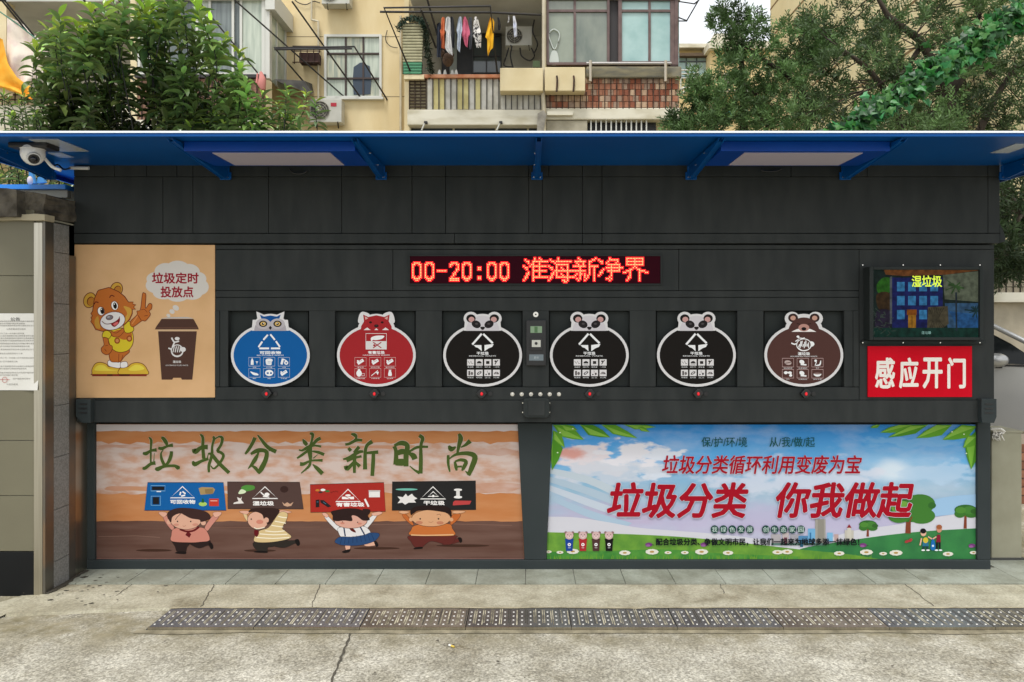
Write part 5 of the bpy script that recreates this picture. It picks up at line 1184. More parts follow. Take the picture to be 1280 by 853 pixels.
# ================================================================ background apartment building
YW, YB = 14.2, 12.9
BEI = mat('beige_render', '#dccba2', .85, col2='#c9b384', nscale=1.6, nstretch=(1, 1, .4), bump=.4, bscale=25, lo=.3, hi=.7)
BEI2 = mat('cream_render', '#d9cba6', .85, col2='#c9b88e', nscale=1.2)
CRM = mat('white_slab_paint', '#d6d1bf', .8, col2='#b3ab90', nscale=1.6, nstretch=(1, 1, 3), lo=.42, hi=.75)
CEIL = mat('balcony_ceiling', '#bdbcb4', .85, col2='#a8a7a0', nscale=1)
INN = mat('balcony_inner_wall', '#c4c1b2', .85, col2='#aeab9e', nscale=2)
DARK = mat('dark_opening', (.012, .012, .012), .5)
GLS = mat('window_glass', (.05, .065, .065), .05, spec=.8)
GLB = mat('pale_window_glass', '#8fb0b8', .08, col2='#a9c4c8', nscale=1.5, spec=.8)
FRW = mat('white_window_frame', '#c8c8c0', .5)
FRB = mat('brown_window_frame', '#5a4744', .5, col2='#6a5652', nscale=6)
IRN = mat('dark_iron', (.02, .018, .018), .6)
RUS = mat('rusty_iron', '#4a2f22', .8, col2='#2c2019', nscale=12)
TRM = mat('terracotta_rail', '#a9633c', .7, col2='#c08a68', nscale=5)
PIPE = mat('pvc_pipe', '#c5bca4', .5, col2='#a79e86', nscale=2)
ap_ = thing('apartment_building', 'beige apartment building with balconies rising behind the kiosk', 'building', (0, 15, 0))
def bpb(name, x0, x1, y0, y1, Yf, Yb, m, par=None, bev=0):
    f = MB(m); f.pbox(x0, x1, y0, y1, Yf, Yb); return f.build(name, par or ap_, bevel=bev)
TOP = P(0, -150, YW).z
a, b_ = P(340, 0, YW).x, P(510, 0, YW).x
wx0, wx1, wz0, wz1 = P(405, 0, YW).x, P(476, 0, YW).x, P(0, 123, YW).z, P(0, 43, YW).z
f = MB(BEI); f.box(a, wx0, YW, YW + .3, 0, TOP); f.box(wx1, b_, YW, YW + .3, 0, TOP); f.box(wx0, wx1, YW, YW + .3, 0, wz0); f.box(wx0, wx1, YW, YW + .3, wz1, TOP); f.build('wall', ap_)
f = MB(BEI2); f.box(P(-160, 0, 15.6).x, P(851, 0, 15).x, 15.6, 22, 0, TOP); f.build('rear_block', ap_)
for y in (46, 121):                                   # render joints
    f = MB(mat('render_joint', '#6b6048', .9))
    for xa, xb in ((350, 404), (477, 508)): f.pbox(xa, xb, y - .3, y + .4, YW - .003, YW + .01)
    f.build('render_joint', ap_)
def window(x0, x1, y0, y1, Y, cols, rows, fm, gm, par=None, w_=2.0, iw=1.6, outer=None, name='window'):
    f = MB(fm)
    for q in ((x0, x0 + w_, y0, y1), (x1 - w_, x1, y0, y1), (x0 + w_, x1 - w_, y0, y0 + w_), (x0 + w_, x1 - w_, y1 - w_, y1)): f.pbox(*q, Y - .06, Y + .05)
    o = f.build(name, par or ap_)
    f = MB(outer or fm)
    for c in cols: f.pbox(c - iw / 2, c + iw / 2, y0 + w_, y1 - w_, Y - .03, Y + .03)
    for r_ in rows: f.pbox(x0 + w_, x1 - w_, r_ - iw / 2, r_ + iw / 2, Y - .035, Y + .035)
    f.build('glazing_bar', o)
    xs_ = [x0 + w_] + list(cols) + [x1 - w_]
    rs_ = [y0 + w_] + list(rows) + [y1 - w_]
    for i in range(len(xs_) - 1):
        for j in range(len(rs_) - 1):
            f = MB(gm[(i + j) % len(gm)] if isinstance(gm, list) else gm); f.pbox(xs_[i], xs_[i + 1], rs_[j], rs_[j + 1], Y + .006, Y + .012); f.build('pane', o)
    return o
CURT = mat('curtain_behind_glass', '#9aa596', .15, col2='#bcc4b4', nscale=3, nstretch=(5, 1, .4), spec=.7)
wn = window(405, 477, 43, 123, YW, (432, 454), (67, 98), FRW, [CURT, mat('curtain_b', '#c0bfa6', .15, col2='#8e978a', nscale=3, nstretch=(6, 1, .5)), CURT], w_=3, iw=2, outer=mat('brown_bars', '#3b2c26', .6))
f = MB(FRW); f.pbox(403, 479, 121, 124, YW - .12, YW); f.build('window_sill', ap_)
f = MB(mat('blue_grey_shirt', '#3c4856', .8)); f.prism([(442, 84), (448, 80), (450, 78.5), (454, 78.5), (456, 80), (462, 83), (464, 100), (463, 118), (442, 118.5), (441, 100)], YW - .012, YW + .004); f.build('hanging_shirt', label='blue grey shirt hanging inside the middle window', cat='shirt')
# drainpipes
for x, y0, y1, r in ((398, 27, 125, 1.3), (389.5, -60, 25, 1.2), (501, 20, 200, 1.6)):
    f = MB(PIPE); f.tube([P(x, y0, YW - .1), P(x, y1, YW - .1)], r * .02, None, 8); f.build('drainpipe', ap_)
f = MB(PIPE); f.tube([P(389.5, 25, YW - .1), P(398, 27, YW - .1)], .024, None, 8); f.build('drainpipe', ap_)
f = MB(PIPE); f.tube([P(680, -60, YB - .15), P(680, 100, YB - .15), P(678, 112, YB - .15), P(680, 135, YB - .15), P(680, 200, YB - .15)], .05, None, 10); f.build('drainpipe', ap_)
f = MB(mat('grey_flashing', '#6f6a60', .7, col2='#8f8a7e', nscale=8)); f.prism([(672, 142), (680, 138), (683, 144), (679, 165), (671, 168)], YB - .22, YB - .1); f.build('pipe_box', ap_)
# wires on the wall
f = MB(IRN)
f.tube([P(x, y, YW - .05) for x, y in smooth([(366, -3), (372, 3), (382, 6), (392, 2), (400, 4)], 4, False)], .012, None, 4)
f.tube([P(x, y, YW - .05) for x, y in smooth([(484, 38), (482, 50), (488, 58), (497, 60)], 4, False)], .01, None, 4); f.build('wire', ap_, kind='stuff')
# ---- left enclosed balcony
bpb('side_wall', 163, 171, -60, 200, YB - .02, YW, BEI2)
bpb('floor_slab', 170, 331, 150, 172, YB - .05, YW, CRM)
bpb('ceiling_slab', 166, 334, -12, -2, YB - .12, YW, CRM)
bpb('parapet', 172, 330, 99, 150, YB + .03, YB + .15, mat('pinkish_brick', '#a5806a', .9, col2='#8c6a58', nscale=9, nstretch=(1, 1, 3)))
bpb('rail', 168, 332, 93, 97, YB - .06, YB + .1, IRN)
for i in range(20):
    bpb('baluster', 176 + 8 * i, 177.6 + 8 * i, 97, 150, YB - .05, YB - .02, RUS)
wl = window(172, 331, -3, 94, YB + .02, (186, 208, 246, 262, 291, 301), (), FRW, [CURT, mat('grey_curtain', '#5f6866', .15, col2='#7c8583', nscale=2, nstretch=(7, 1, .4), spec=.7), mat('grey_curtain_dark', '#3f4846', .12, col2='#5c6563', nscale=2, nstretch=(7, 1, .4), spec=.7)], w_=3, iw=3)
bpb('corner_post', 327, 337, -6, 98, YB - .03, YB + .12, FRW)
xw = P(336.5, 0, YB).x
f = MB(FRW)
for y0, y1 in ((YB + .13, YB + .2), (YB + .55, YB + .62), (YW - .1, YW)): f.box(xw - .05, xw, y0, y1, P(0, 98, YB).z, P(0, 3, YB).z)
f.box(xw - .06, xw + .16, YB - .1, YW, P(0, 14, YB).z, P(0, -8, YB).z); f.build('side_frame', ap_)
f = MB(CURT); f.box(xw - .035, xw - .02, YB + .12, YW - .05, P(0, 98, YB).z, P(0, 12, YB).z); f.build('side_pane', ap_)
f = MB(mat('dark_awning', (.03, .028, .025), .8, col2=(.08, .075, .065), nscale=6)); A = [P(343, 100, YB + .1), P(384, 103, YB + .1), P(392, 121, YW - .9), P(385, 121, YW - .9)]
f.add([P(342, 99, YB - .1), P(380, 101, YB - .1), P(390, 105, YW), P(352, 100, YW), P(352, 104, YB - .1), P(390, 118, YB - .1), P(392, 116, YW), P(356, 104, YW)], [(0, 1, 2, 3), (4, 7, 6, 5), (0, 4, 5, 1), (1, 5, 6, 2), (2, 6, 7, 3), (0, 3, 7, 4)]); f.build('awning', ap_)
f = MB(mat('pink_cloth', '#c9837c', .9)); f.tube([P(x, y, YB - .15) for x, y in ((326, 90), (328, 98), (327, 106), (329, 112))], [.03, .08, .10, .05], None, 6); f.tube([P(322, 92, YB - .15), P(321, 104, YB - .15)], [.02, .03], None, 5)
f.build('pink_cloth', label='small pink cloth hanging on the balcony rail at the left', cat='cloth')
# ---- far left open balcony
bpb('ceiling', -160, 163, -4, 2, YB, 15.6, CEIL)
bpb('inner_wall', -160, 163, 2, 150, 15.3, 15.59, INN)
bpb('corner_column', -20, 8, -60, 200, YB, YB + .3, BEI2)
bpb('floor_slab', -160, 163, 132, 165, YB - .05, 15.6, CRM)
bpb('parapet', -160, 163, 116, 132, YB + .05, YB + .15, BEI2)
f = MB(RUS)
for y in (118, 124): f.pbox(-160, 163, y, y + 1.2, YB - .02, YB)
for i in range(40): f.pbox(-150 + 8 * i, -149 + 8 * i, 112, 132, YB - .02, YB)
f.build('railing', ap_)
# towel, orange cloth, cream quilt
def garment(name, label, cat, pts, Y, m, fold=.03, group='laundry hung out on the balconies', th=.03):
    q = pts; f = MB(m)
    y0, y1 = min(b for _, b in q) + .01, max(b for _, b in q) - .01
    rows = 18; cols = 10; vs = []; last = [0, 0]; ph = R.uniform(0, 6)
    for s in (0, 1):
        for j in range(rows + 1):
            y = y0 + (y1 - y0) * j / rows; xs = []
            for i in range(len(q)):
                (ax, ay), (bx, by) = q[i], q[(i + 1) % len(q)]
                if (ay - y) * (by - y) <= 0 and ay != by: xs.append(ax + (bx - ax) * (y - ay) / (by - ay))
            if xs: last = [min(xs), max(xs)]
            l, r_ = last
            for i in range(cols + 1):
                t = i / cols; d = fold * math.sin(t * 11 + j * .18 + ph) * (.5 + .5 * j / rows) + mnoise.noise(Vector((ph + t * 2, j * .25, 1))) * fold
                vs.append(P(l + (r_ - l) * t, y, Y + d + s * th * (math.sin(math.pi * t) ** .5 if 0 < t < 1 else 0)))
    W = cols + 1; N = (rows + 1) * W; fs = []
    for j in range(rows):
        for i in range(cols):
            k = j * W + i; fs.append((k, k + W, k + W + 1, k + 1)); fs.append((N + k, N + k + 1, N + k + W + 1, N + k + W))
    f.add(vs, fs, None, True); return f.build(name, label=label, cat=cat, group=group)
TWL = mat('floral_towel', '#e6dacb', .9, col2='#c9b2b0', nscale=3, lo=.5, hi=.72)
garment('towel', 'pale pink white towel hanging at the far left balcony', 'towel', [(9, 20), (28, 30), (48, 48), (62, 68), (50, 100), (30, 112), (8, 104)], YB - .3, TWL, .05)
garment('orange_cloth', 'bright orange cloth drooping below the pale towel', 'cloth', [(-20, 40), (3, 48), (10, 80), (22, 98), (44, 112), (40, 125), (10, 112), (-20, 106)], YB - .42, mat('orange_cloth', '#e09a20', .9, col2='#f0b23c', nscale=4), .05)
garment('quilt', 'cream quilt hanging over the far left railing', 'quilt', [(-60, 98), (8, 100), (16, 112), (16, 120), (-60, 120)], YB - .2, mat('cream_cloth', '#d8cba8', .9), .03)
f = MB(IRN)
for a_, c_ in (((0, -2), (52, 62)), ((5, 0), (60, 66)), ((100, -4), (140, 32)), ((148, 0), (160, 12))): f.tube([P(*a_, YB - .9), P(*c_, YB)], .022, None, 5)
f.tube([P(0, 15, YB - .5), P(24, 32, YB - .45), P(62, 62, YB - .3)], .015, mat('green_line', '#3f7a64', .6), 5)
f.build('drying_rack', label='dark drying poles slanting across the far left balcony ceiling', cat='drying rack')
# ---- drying racks in front of the wall
def rack(label, segs, r=.022, m=None, name='drying_rack'):
    f = MB(m or IRN)
    for s in segs: f.tube([P(*q) for q in s], r, None, 6)
    return f.build(name, label=label, cat='drying rack', group='drying racks on the apartment facade')
rack('dark rectangular drying rack projecting in front of the middle window', [[(388, 112, YW), (343, 60, YB), (443, 58.5, YB), (484, 125, YW)], [(343, 62, YB), (440, 61, YB)]])
rack('two long thin poles slanting down from the left balcony windows', [[(245, -2, 12.2), (325, 95, YB)], [(293, 0, 12.0), (430, 121, YW)]], .018)
rack('thin pole slanting down across the middle window', [[(365, 2, 12.2), (452, 124, YW)]], .02)
rack('tall dark drying frame before the balcony full of laundry', [[(516, 97, YB), (480, 10, 11.8), (613, 8, 11.8), (622, 96, YB)], [(533, -4, 11.8), (560, 90, YB)], [(526, 12, 11.8), (545, 60, YB)], [(475, 15, 11.9), (613, 16, 11.9), (676, 19, YB - .1)]], .024)
rack('thin open drying frame at the top right corner of the apartment building', [[(848, 2, YB), (868, 5, 12), (874, 0, 12)], [(848, 22, YB), (858.5, 26, 12), (873, 1, 12)], [(848, 26.5, YB), (858.5, 26.5, 12)]], .016)
# small wall cage
cg = MB(RUS)
for x in (368, 376, 384, 392, 399): cg.tube([P(x, 58, YW - .35), P(x, 80, YW - .35)], .012, None, 4)
for y in (58, 64, 78): cg.tube([P(366, y, YW), P(366, y, YW - .36), P(400, y, YW - .36), P(400, y, YW)], .014, None, 4)
cg.pbox(374, 398, 66, 78, YW - .3, YW - .05, mat('dark_brown_box', '#3a2420', .9)); cg.build('window_cage', label='rusty iron cage rack fixed to the beige wall left of the middle window', cat='rack')
# ---- air conditioners
def ac(x0, x1, y0, y1, Y, label, fanx, logo=False, back=None, below=True):
    t = thing('air_conditioner', label, 'air conditioner', P((x0 + x1) / 2, y1, Y), 'outdoor air conditioner units')
    ACW = mat('ac_casing', '#bdbcb2', .5, col2='#aeada2', nscale=3); f = MB(ACW); f.pbox(x0, x1, y0, y1, Y, Y + .32); f.build('casing', t, bevel=.01)
    w_ = x1 - x0; h_ = y1 - y0; c = P(fanx, (y0 + y1) / 2, Y - .006); rr = h_ * .40 * .02 * (D0 + Y) / 19
    f = MB(mat('fan_dark', '#4a4842', .7)); f.disc(c, rr, .02, n=20); o = f.build('fan_opening', t)
    f = MB(mat('fan_grille', '#9a978a', .6))
    for k in range(1, 5): 
        q = [c + Vector((rr * k / 4 * math.cos(a_), -.012, rr * k / 4 * math.sin(a_))) for a_ in [z * math.pi / 8 for z in range(17)]]; f.tube(q, .007, None, 4, False)
    for k in range(8): a_ = k * math.pi / 4; f.tube([c + Vector((0, -.012, 0)), c + Vector((rr * math.cos(a_), -.012, rr * math.sin(a_)))], .006, None, 4)
    f.build('grille', o)
    if logo:
        f = MB(mat('red_badge', '#a8182c', .5)); f.pbox(x0 + w_ * .66, x0 + w_ * .84, y0 + h_ * .16, y0 + h_ * .32, Y - .006, Y); f.build('badge', t)
    if below:
        f = MB(IRN)
        for x in (x0 + w_ * .2, x1 - w_ * .12): f.tube([P(x, y1, Y), P(x, y1, Y + .4)], .02, None, 4); f.tube([P(x, y1 + .5, Y + .05), P(x + 1, y1 + h_ * .25, Y + .36)], .018, None, 4)
        f.build('bracket', t)
ac(387, 427, 124, 153, YW - .42, 'white air conditioner with a red badge under the middle window', 400, True)
ac(402, 437, -24, 5, YW - .42, 'air conditioner cut by the top edge of the picture above the middle window', 412)
ac(632, 665, 33, 57, 14.0, 'air conditioner inside the laundry balcony at its right end', 643)
# ---- right open balcony
bpb('ceiling', 512, 682, -10, -2, YB - .02, 15.5, CEIL)
f = MB(CEIL); f.add([P(512, -3, YB), P(683, -3, YB), P(683, 22, 15.2), P(530, 22, 15.2)], [(0, 1, 2, 3)]); f.build('ceiling_beam', ap_)
bpb('inner_wall', 500, 700, 10, 160, 15.2, 15.55, INN)
bpb('side_wall', 505.5, 511, -60, 200, YB + .5, 15.3, BEI2)
bpb('side_wall', 683, 688, -60, 200, YB + .3, 15.3, INN)
bpb('inner_door', 562, 571, 40, 100, 15.0, 15.18, mat('pale_door', '#8d938c', .6))
bpb('inner_window', 552, 627, 42, 100, 15.05, 15.19, DARK)
window(590, 627, 44, 92, 15.02, (608,), (70,), mat('black_frame', (.02, .02, .02), .5), GLS, w_=1.5, iw=1.5)
bpb('floor_slab', 509, 680, 137, 156.5, YB - .05, 15.5, CRM, bev=.02)
bpb('floor_slab', 681, 851, 135, 149.5, YB - .05, 15.5, CRM, bev=.02)
bpb('slab_lip', 684, 716, 139, 144, YB - .16, YB - .05, CRM)
bpb('handrail', 509, 625, 93, 97.5, YB - .08, YB + .12, TRM, bev=.01)
bpb('handrail', 505, 530, 93.5, 99, YB - .1, YB + .1, BEI2)
SL = [mat('fence_slat_white', '#c9c6bc', .8, col2='#aeaa9c', nscale=5), mat('fence_slat_yellow', '#cbc18a', .8, col2='#b8ab72', nscale=5)]
for i in range(12):
    x = 534.5 + 7.5 * i; bpb('slat', x, x + 5.8, 99, 136.9, YB, YB + .03, SL[(1 if i in (1, 2, 5, 6, 8) else 0)])
    bpb('baluster', x + 6, x + 6.9, 98, 137, YB - .04, YB - .02, IRN)
for i in range(8):
    x = 626 + 7.2 * i; bpb('slat', x, x + 5.4, 115, 136.9, YB, YB + .03, SL[0]); bpb('baluster', x + 5.6, x + 6.6, 115, 137, YB - .04, YB - .02, IRN)
bpb('lattice_back', 511, 533, 99, 137, YB + .05, YB + .1, mat('lattice_wood', '#8c7d5c', .9, col2='#a39a7c', nscale=6))
f = MB(mat('lattice_dark', '#3c2f22', .9))
for i in range(9): f.pbox(511, 533, 101 + 4 * i, 102.4 + 4 * i, YB + .02, YB + .04)
for i in range(4): f.pbox(511 + 7 * i, 512 + 7 * i, 99, 137, YB + .0, YB + .045)
f.build('lattice', ap_)
# box planters on the parapet
bpb('concrete_planter', 625, 678.8, 85, 114, YB - .35, YB - .01, BEI2, bev=.015); bpb('concrete_planter', 681.2, 731.5, 84, 114, YB - .35, YB - .01, BEI2, bev=.015)
for x in (696, 717): f = MB(RUS); f.tube([P(x, 95, YB - .38), P(x + .6, 100, YB - .40), P(x + .3, 107, YB - .38), P(x - .3, 115, YB - .37)], .022, None, 5); f.build('iron_hook', ap_)
# brick parapet with bars, brick by brick
bpb('brick_backing', 682, 849, 97, 135, YB + .03, YB + .15, mat('mortar', '#8c7564', .9))
BM = [mat('brick_' + n_, c1, .9, col2=c2, nscale=8) for n_, c1, c2 in (('red', '#96583f', '#84503c'), ('orange', '#a9735a', '#96644a'), ('pale', '#c4a98c', '#b3957a'), ('dusty', '#a8917e', '#957a66'))]
pbm = {}
for j in range(5):
    for i in range(24):
        x = 683 + 7.0 * i - (3.5 if j % 2 else 0); y = 97.3 + 7.55 * j
        if x + 6.6 > 849: continue
        k = R.choice([0, 1, 1, 0, 2, 3, 1] if x > 735 else [2, 3, 0, 1])
        bpb('brick', max(x, 682.5), x + 6.5, y, y + 6.9, YB + .005 - R.uniform(0, .012), YB + .04, BM[k])
for i in range(21):
    x = 687 + 7.6 * i; f = MB(RUS); y0 = 97 if x > 734 else 115; f.pbox(x, x + 1.1, y0, 136.5, YB - .05, YB - .03); f.build('baluster', ap_)
bpb('parapet_cap', 733, 852, 83, 97, YB - .1, YB + .2, mat('grey_coping', '#716f64', .9, col2='#948c72', nscale=2.5, nstretch=(1, 1, 4), bump=.8, bscale=18), bev=.03)
f = MB(mat('silver_tube', '#a9a4a0', .4, metal=.5)); f.tube([P(733, 79.5, YB - .2), P(839, 79.5, YB - .2)], .035, None, 8); f.build('top_tube', ap_)
for x in (738, 832): f = MB(mat('pale_bracket', '#b3aa9a', .6)); f.tube([P(x, 76, YB - .24), P(x, 102, YB - .24)], .035, None, 6); f.build('tube_bracket', ap_)
# glazed bay at the right
bpb('ceiling_slab', 682, 852, -14, -3, YB - .1, 15.5, CRM)
PN = mat('frosted_glass', '#8fb2b0', .15, col2='#a8c6c4', nscale=2, spec=.7); PG = mat('grey_reflecting_glass', '#5f6a60', .08, col2='#8a9082', nscale=1.2, nstretch=(1.5, 1, .6), spec=.9)
window(683, 762, -4, 81, YB, (718.5,), (13.5,), FRB, [PG, mat('green_grey_glass', '#77806f', .08, col2='#8c9484', nscale=1.5, spec=.9)], w_=3, iw=3)
bpb('window_post', 762.2, 772.8, -4, 81, YB + .05, YB + .15, mat('dark_gap', '#2f2b2b', .6))
window(773, 848, -4, 81, YB, (812,), (13.5,), FRB, PN, w_=4.4, iw=3)
bpb('corner_post', 838, 847, -4, 83, YB - .04, YB + .1, FRB)
bpb('side_pane', 848, 849, -4, 83, YB + .1, 15.5, PN)
bpb('mid_wall', 681, 683, -60, 137, YB - .01, YB + .3, BEI2)
f = MB(mat('pale_ornament', '#b9c0ba', .4)); f.tube([P(x, y, YB - .03) for x, y in smooth([(693, 62), (688, 52), (686, 43), (692, 37), (699, 42), (698, 52)], 4)] + [P(693, 62, YB - .03)], .016, None, 5); f.prism(smooth([(689, 66), (693, 63), (697, 67), (698, 80), (687, 80)], 3), YB - .04, YB - .02); f.build('hanging_net', label='white mesh net hanging in the brown framed window', cat='net')
# lower storey
bpb('lower_wall', 509, 851, 150, 420, YB + .3, 15.5, BEI2)
window(512, 680, 157.2, 200, YB + .25, (567, 620, 660), (), mat('pale_frame', '#b7b096', .6), mat('dark_blue_glass', '#24303c', .1, spec=.8), w_=1.5, iw=2.4)
bpb('concrete_block', 683, 734, 151, 200, YB, YB + .3, mat('stained_plaster', '#98917e', .9, col2='#b5ae9a', nscale=3))
bpb('grille_recess', 735, 820, 150, 200, YB + .22, YB + .28, DARK)
for i in range(12): bpb('grille_bar', 738 + 6.3 * i, 739.6 + 6.3 * i, 150.5, 200, YB + .02, YB + .05, FRW)
for x in (530, 624):
    f = MB(IRN); f.pbox(x, x + 4, 151.5, 154, YB - .15, YB - .04); f.build('light_fitting', ap_); f = MB(FRW); f.tube([P(x + 1, 154, YB - .12), P(x - 3, 163, YB - .12)], .02, None, 5); f.build('stay_cable', ap_)
# ---- laundry on the line
Lc = lambda n_, c, c2=None: mat('cloth_' + n_, c, .9, col2=c2 or c, nscale=5)
YL = 12.2
for nm, lab, ct, pts, m in (
 ('orange_shirt', 'orange shirt, leftmost on the laundry line', 'shirt', [(552, 23), (553, 21.5), (555, 21.5), (556, 24), (556.5, 42), (555.5, 44), (556, 62), (551, 61), (551, 42), (550, 41)], Lc('orange', '#c0643a')),
 ('white_shirt', 'long white shirt hanging right of the orange one', 'shirt', [(557.5, 22), (559, 21), (561, 21), (563, 22), (564.5, 36), (563.5, 44), (566, 70), (560, 66), (556, 60), (558, 40), (556, 38)], Lc('white', '#d5d3cf', '#b9b8b8')),
 ('black_shirt', 'black shirt between the two pale shirts', 'shirt', [(563, 22), (564, 21), (566, 21), (567, 24), (568.5, 42), (568, 61), (564, 60), (564, 42)], Lc('black', '#26282e')),
 ('pale_blue_shirt', 'pale blue white shirt beside the pink one', 'shirt', [(573, 23), (574, 21), (576.5, 21), (577, 24), (578, 38), (576.5, 42), (575, 66), (571, 62), (572, 42), (570.5, 38)], Lc('paleblue', '#c3cad4', '#9da7b6')),
 ('pink_shirt', 'pink red shirt at the middle of the laundry line', 'shirt', [(579, 23), (580, 21), (582, 21), (584, 25), (588, 42), (585.5, 47), (584.5, 60), (581, 57), (579, 48), (577, 45)], Lc('pink', '#b8566e', '#c86880')),
 ('patterned_shirt', 'white shirt with black speckles on the laundry line', 'shirt', [(592, 27), (593.5, 21), (596, 21), (598, 26), (602, 44), (601, 60), (599, 54), (596, 60), (593, 50), (591, 44)], mat('cloth_speckled', '#dcd8d2', .9, col2='#2a2a2c', nscale=18, lo=.5, hi=.56)),
 ('yellow_shirt', 'bright yellow shirt near the right post of the frame', 'shirt', [(611, 27), (613, 22), (615, 22), (618, 27), (617.5, 33), (616.5, 60), (613, 63), (610, 71), (609, 62), (609, 46), (606.5, 47)], Lc('yellow', '#eab824', '#dca010')),
 ('navy_shirt', 'dark navy shirt hidden deep behind the laundry line', 'shirt', [(546, 30), (549, 28), (551, 30), (552, 50), (551, 72), (546, 72)], Lc('navy', '#1c2230')),
 ('grey_trousers', 'dark grey trousers between the pink and the speckled shirts', 'trousers', [(586, 22), (590, 22), (590.5, 48), (589, 62), (587, 62), (586, 44)], Lc('grey', '#4c4e54')),
 ('black_sock', 'single black sock hanging right of the yellow shirt', 'sock', [(621.5, 22), (624, 22), (626, 32), (625.5, 38), (622.5, 38), (622.5, 30)], Lc('black', '#26282e')),
 ('white_cloth', 'white and blue cloth hanging before the balcony air conditioner', 'cloth', [(641, 20), (643.5, 20), (646, 30), (646.5, 46), (643, 47), (641.5, 34)], Lc('whiteblue', '#b8bccc', '#dcdcdc')),
 ('white_strap', 'narrow white strap hanging left of the balcony air conditioner', 'cloth', [(635, 19), (637, 20), (636.5, 28), (634.5, 29), (635.4, 24)], Lc('white', '#c5c3bf', '#a9a8a8'))):
    garment(nm, lab, ct, pts, YL, m, .03, th=.05)
f = MB(mat('brown_plush', '#3c2c20', .95, col2='#5a4432', nscale=20)); f.ball(P(560, 75, 12.6), (.13, .12, .16), None, 12, 8); f.ball(P(553, 67, 12.6), (.06, .06, .09), None); f.ball(P(565, 69, 12.6), (.05, .05, .05), None); f.build('brown_plush_toy', label='brown plush bundle hanging low behind the balcony handrail', cat='plush toy')
# clothes pegs / shoes on the rail
f = MB(mat('pale_shoe', '#b8b8b4', .7))
for x in (549, 556, 565, 570): f.prism([(x - 2, 93), (x - 1, 88), (x + 1, 87), (x + 2.5, 93)], YB - .08, YB + .02)
f.build('shoes_on_rail', kind='stuff', label='pale shoes drying along the terracotta handrail')
# slatted shutter stack with garland
sh = thing('louvre_shutter', 'stacked cream and green louvre shutter at the left end of the laundry balcony', 'shutter', P(516, 92, YB - .1))
for i in range(17):
    y = 30 + 3.72 * i; x0 = 502.5 + (i / 17) * 2; m = (mat('shutter_green', '#4a8a66', .7) if i > 12 else mat('shutter_cream', '#b5b08e', .8, col2='#9c9878', nscale=5))
    f = MB(m); f.pbox(x0, 529.5 - (i / 17) * 3, y, y + 2.6, YB - .12, YB - .02); f.build('slat', sh)
f = MB(mat('shutter_backing', '#3a3a30', .9)); f.pbox(503, 528, 29, 93, YB - .019, YB); f.build('backing', sh)
f = MB(mat('garland_green', '#1c3324', .9)); cols = []
for k in range(420):
    a_ = R.uniform(math.pi * .98, 2.1 * math.pi); x = 515 + 16 * math.cos(a_) + R.gauss(0, 1.5); y = 36 + 13 * math.sin(a_) + R.gauss(0, 1.5); c = P(x, y, YB - .15 + R.uniform(-.1, .1)); d = Vector([R.gauss(0, .05) for _ in range(3)]); e_ = Vector([R.gauss(0, .03) for _ in range(3)])
    f.poly([c, c + d, c + e_])
f.build('leaf_garland', kind='stuff', label='dark green leaf garland draped over the louvre shutter')
f = MB(mat('dark_foliage', '#26301e', .9))
for k in range(300):
    t = R.random(); c = P(531 + 8 * t + R.gauss(0, 1), 35 + 58 * t + R.gauss(0, 2), YB - .1 + R.uniform(-.1, .1)); f.poly([c, c + Vector([R.gauss(0, .06) for _ in range(3)]), c + Vector([R.gauss(0, .04) for _ in range(3)])])
f.build('climbing_stems', kind='stuff', label='dark dry climbing stems beside the louvre shutter')
# cables on inner wall
f = MB(IRN)
for pts in ([(636, 60), (633, 70), (630, 82), (642, 84)], [(650, 60), (652, 70), (662, 76), (668, 70), (664, 60)], [(668, 25), (666, 40), (672, 55), (668, 66)], [(640, 58), (638, 70), (641, 84)]): f.tube([P(x, y, 13.9) for x, y in smooth(pts, 4, False)], .018, None, 4)
f.build('hanging_cables', ap_)
f = MB(mat('green_box', '#4a5a3c', .8)); f.pbox(666, 675, 76, 84, YB + .1, YB + .3); f.build('green_crate', label='small green box standing on the planter by the drainpipe', cat='box')

# ---- second building between the apartment block and the trees
Y2 = 25.5
b2 = thing('far_building', 'distant beige building with a stepped white roofline seen through the gap', 'building', P(905, 300, Y2 + 3))
def q2(name, x0, x1, y0, y1, Yf, Yb, m, par=None): f = MB(m); f.pbox(x0, x1, y0, y1, Yf, Yb); return f.build(name, par or b2)
B2M = mat('far_beige', '#e2cf9e', .85, col2='#d8c290', nscale=1)
q2('wall', 800, 893, 59, 520, Y2, Y2 + 6, B2M); q2('wall', 888, 990, 60, 520, Y2 - .8, Y2 + 6, B2M)
q2('cornice', 800, 892, 54.5, 59.5, Y2 - .35, Y2 + 6, CRM); q2('cornice', 886, 992, 51.5, 60.5, Y2 - 1.1, Y2 + 6, CRM)
q2('roof_block', 893, 930, 42, 51.4, Y2, Y2 + 4, CRM)
q2('eave_strip', 846, 888, 66.5, 70, Y2 - .3, Y2, mat('brown_eave', '#5c4c3a', .8))  # projecting brown strip above the far window
o = window(846, 887, 70, 97, Y2 - .05, (858, 871), (77,), mat('blue_grey_frame', '#4a545c', .5), GLB, par=b2, w_=1.4, iw=1.5)
window(906, 925, 60.6, 76, Y2 - .85, (915,), (), mat('dark_frame2', '#3a3c34', .6), GLS, par=b2, w_=1, iw=1)
f = MB(FRW)
for y in (88, 92.5, 98): f.tube([P(850, y, Y2 - .9), P(873, y, Y2 - .9)], .03, None, 4)
for x in (851, 872): f.tube([P(x, 86, Y2 - .9), P(x, 113, Y2 - .9)], .03, None, 4)
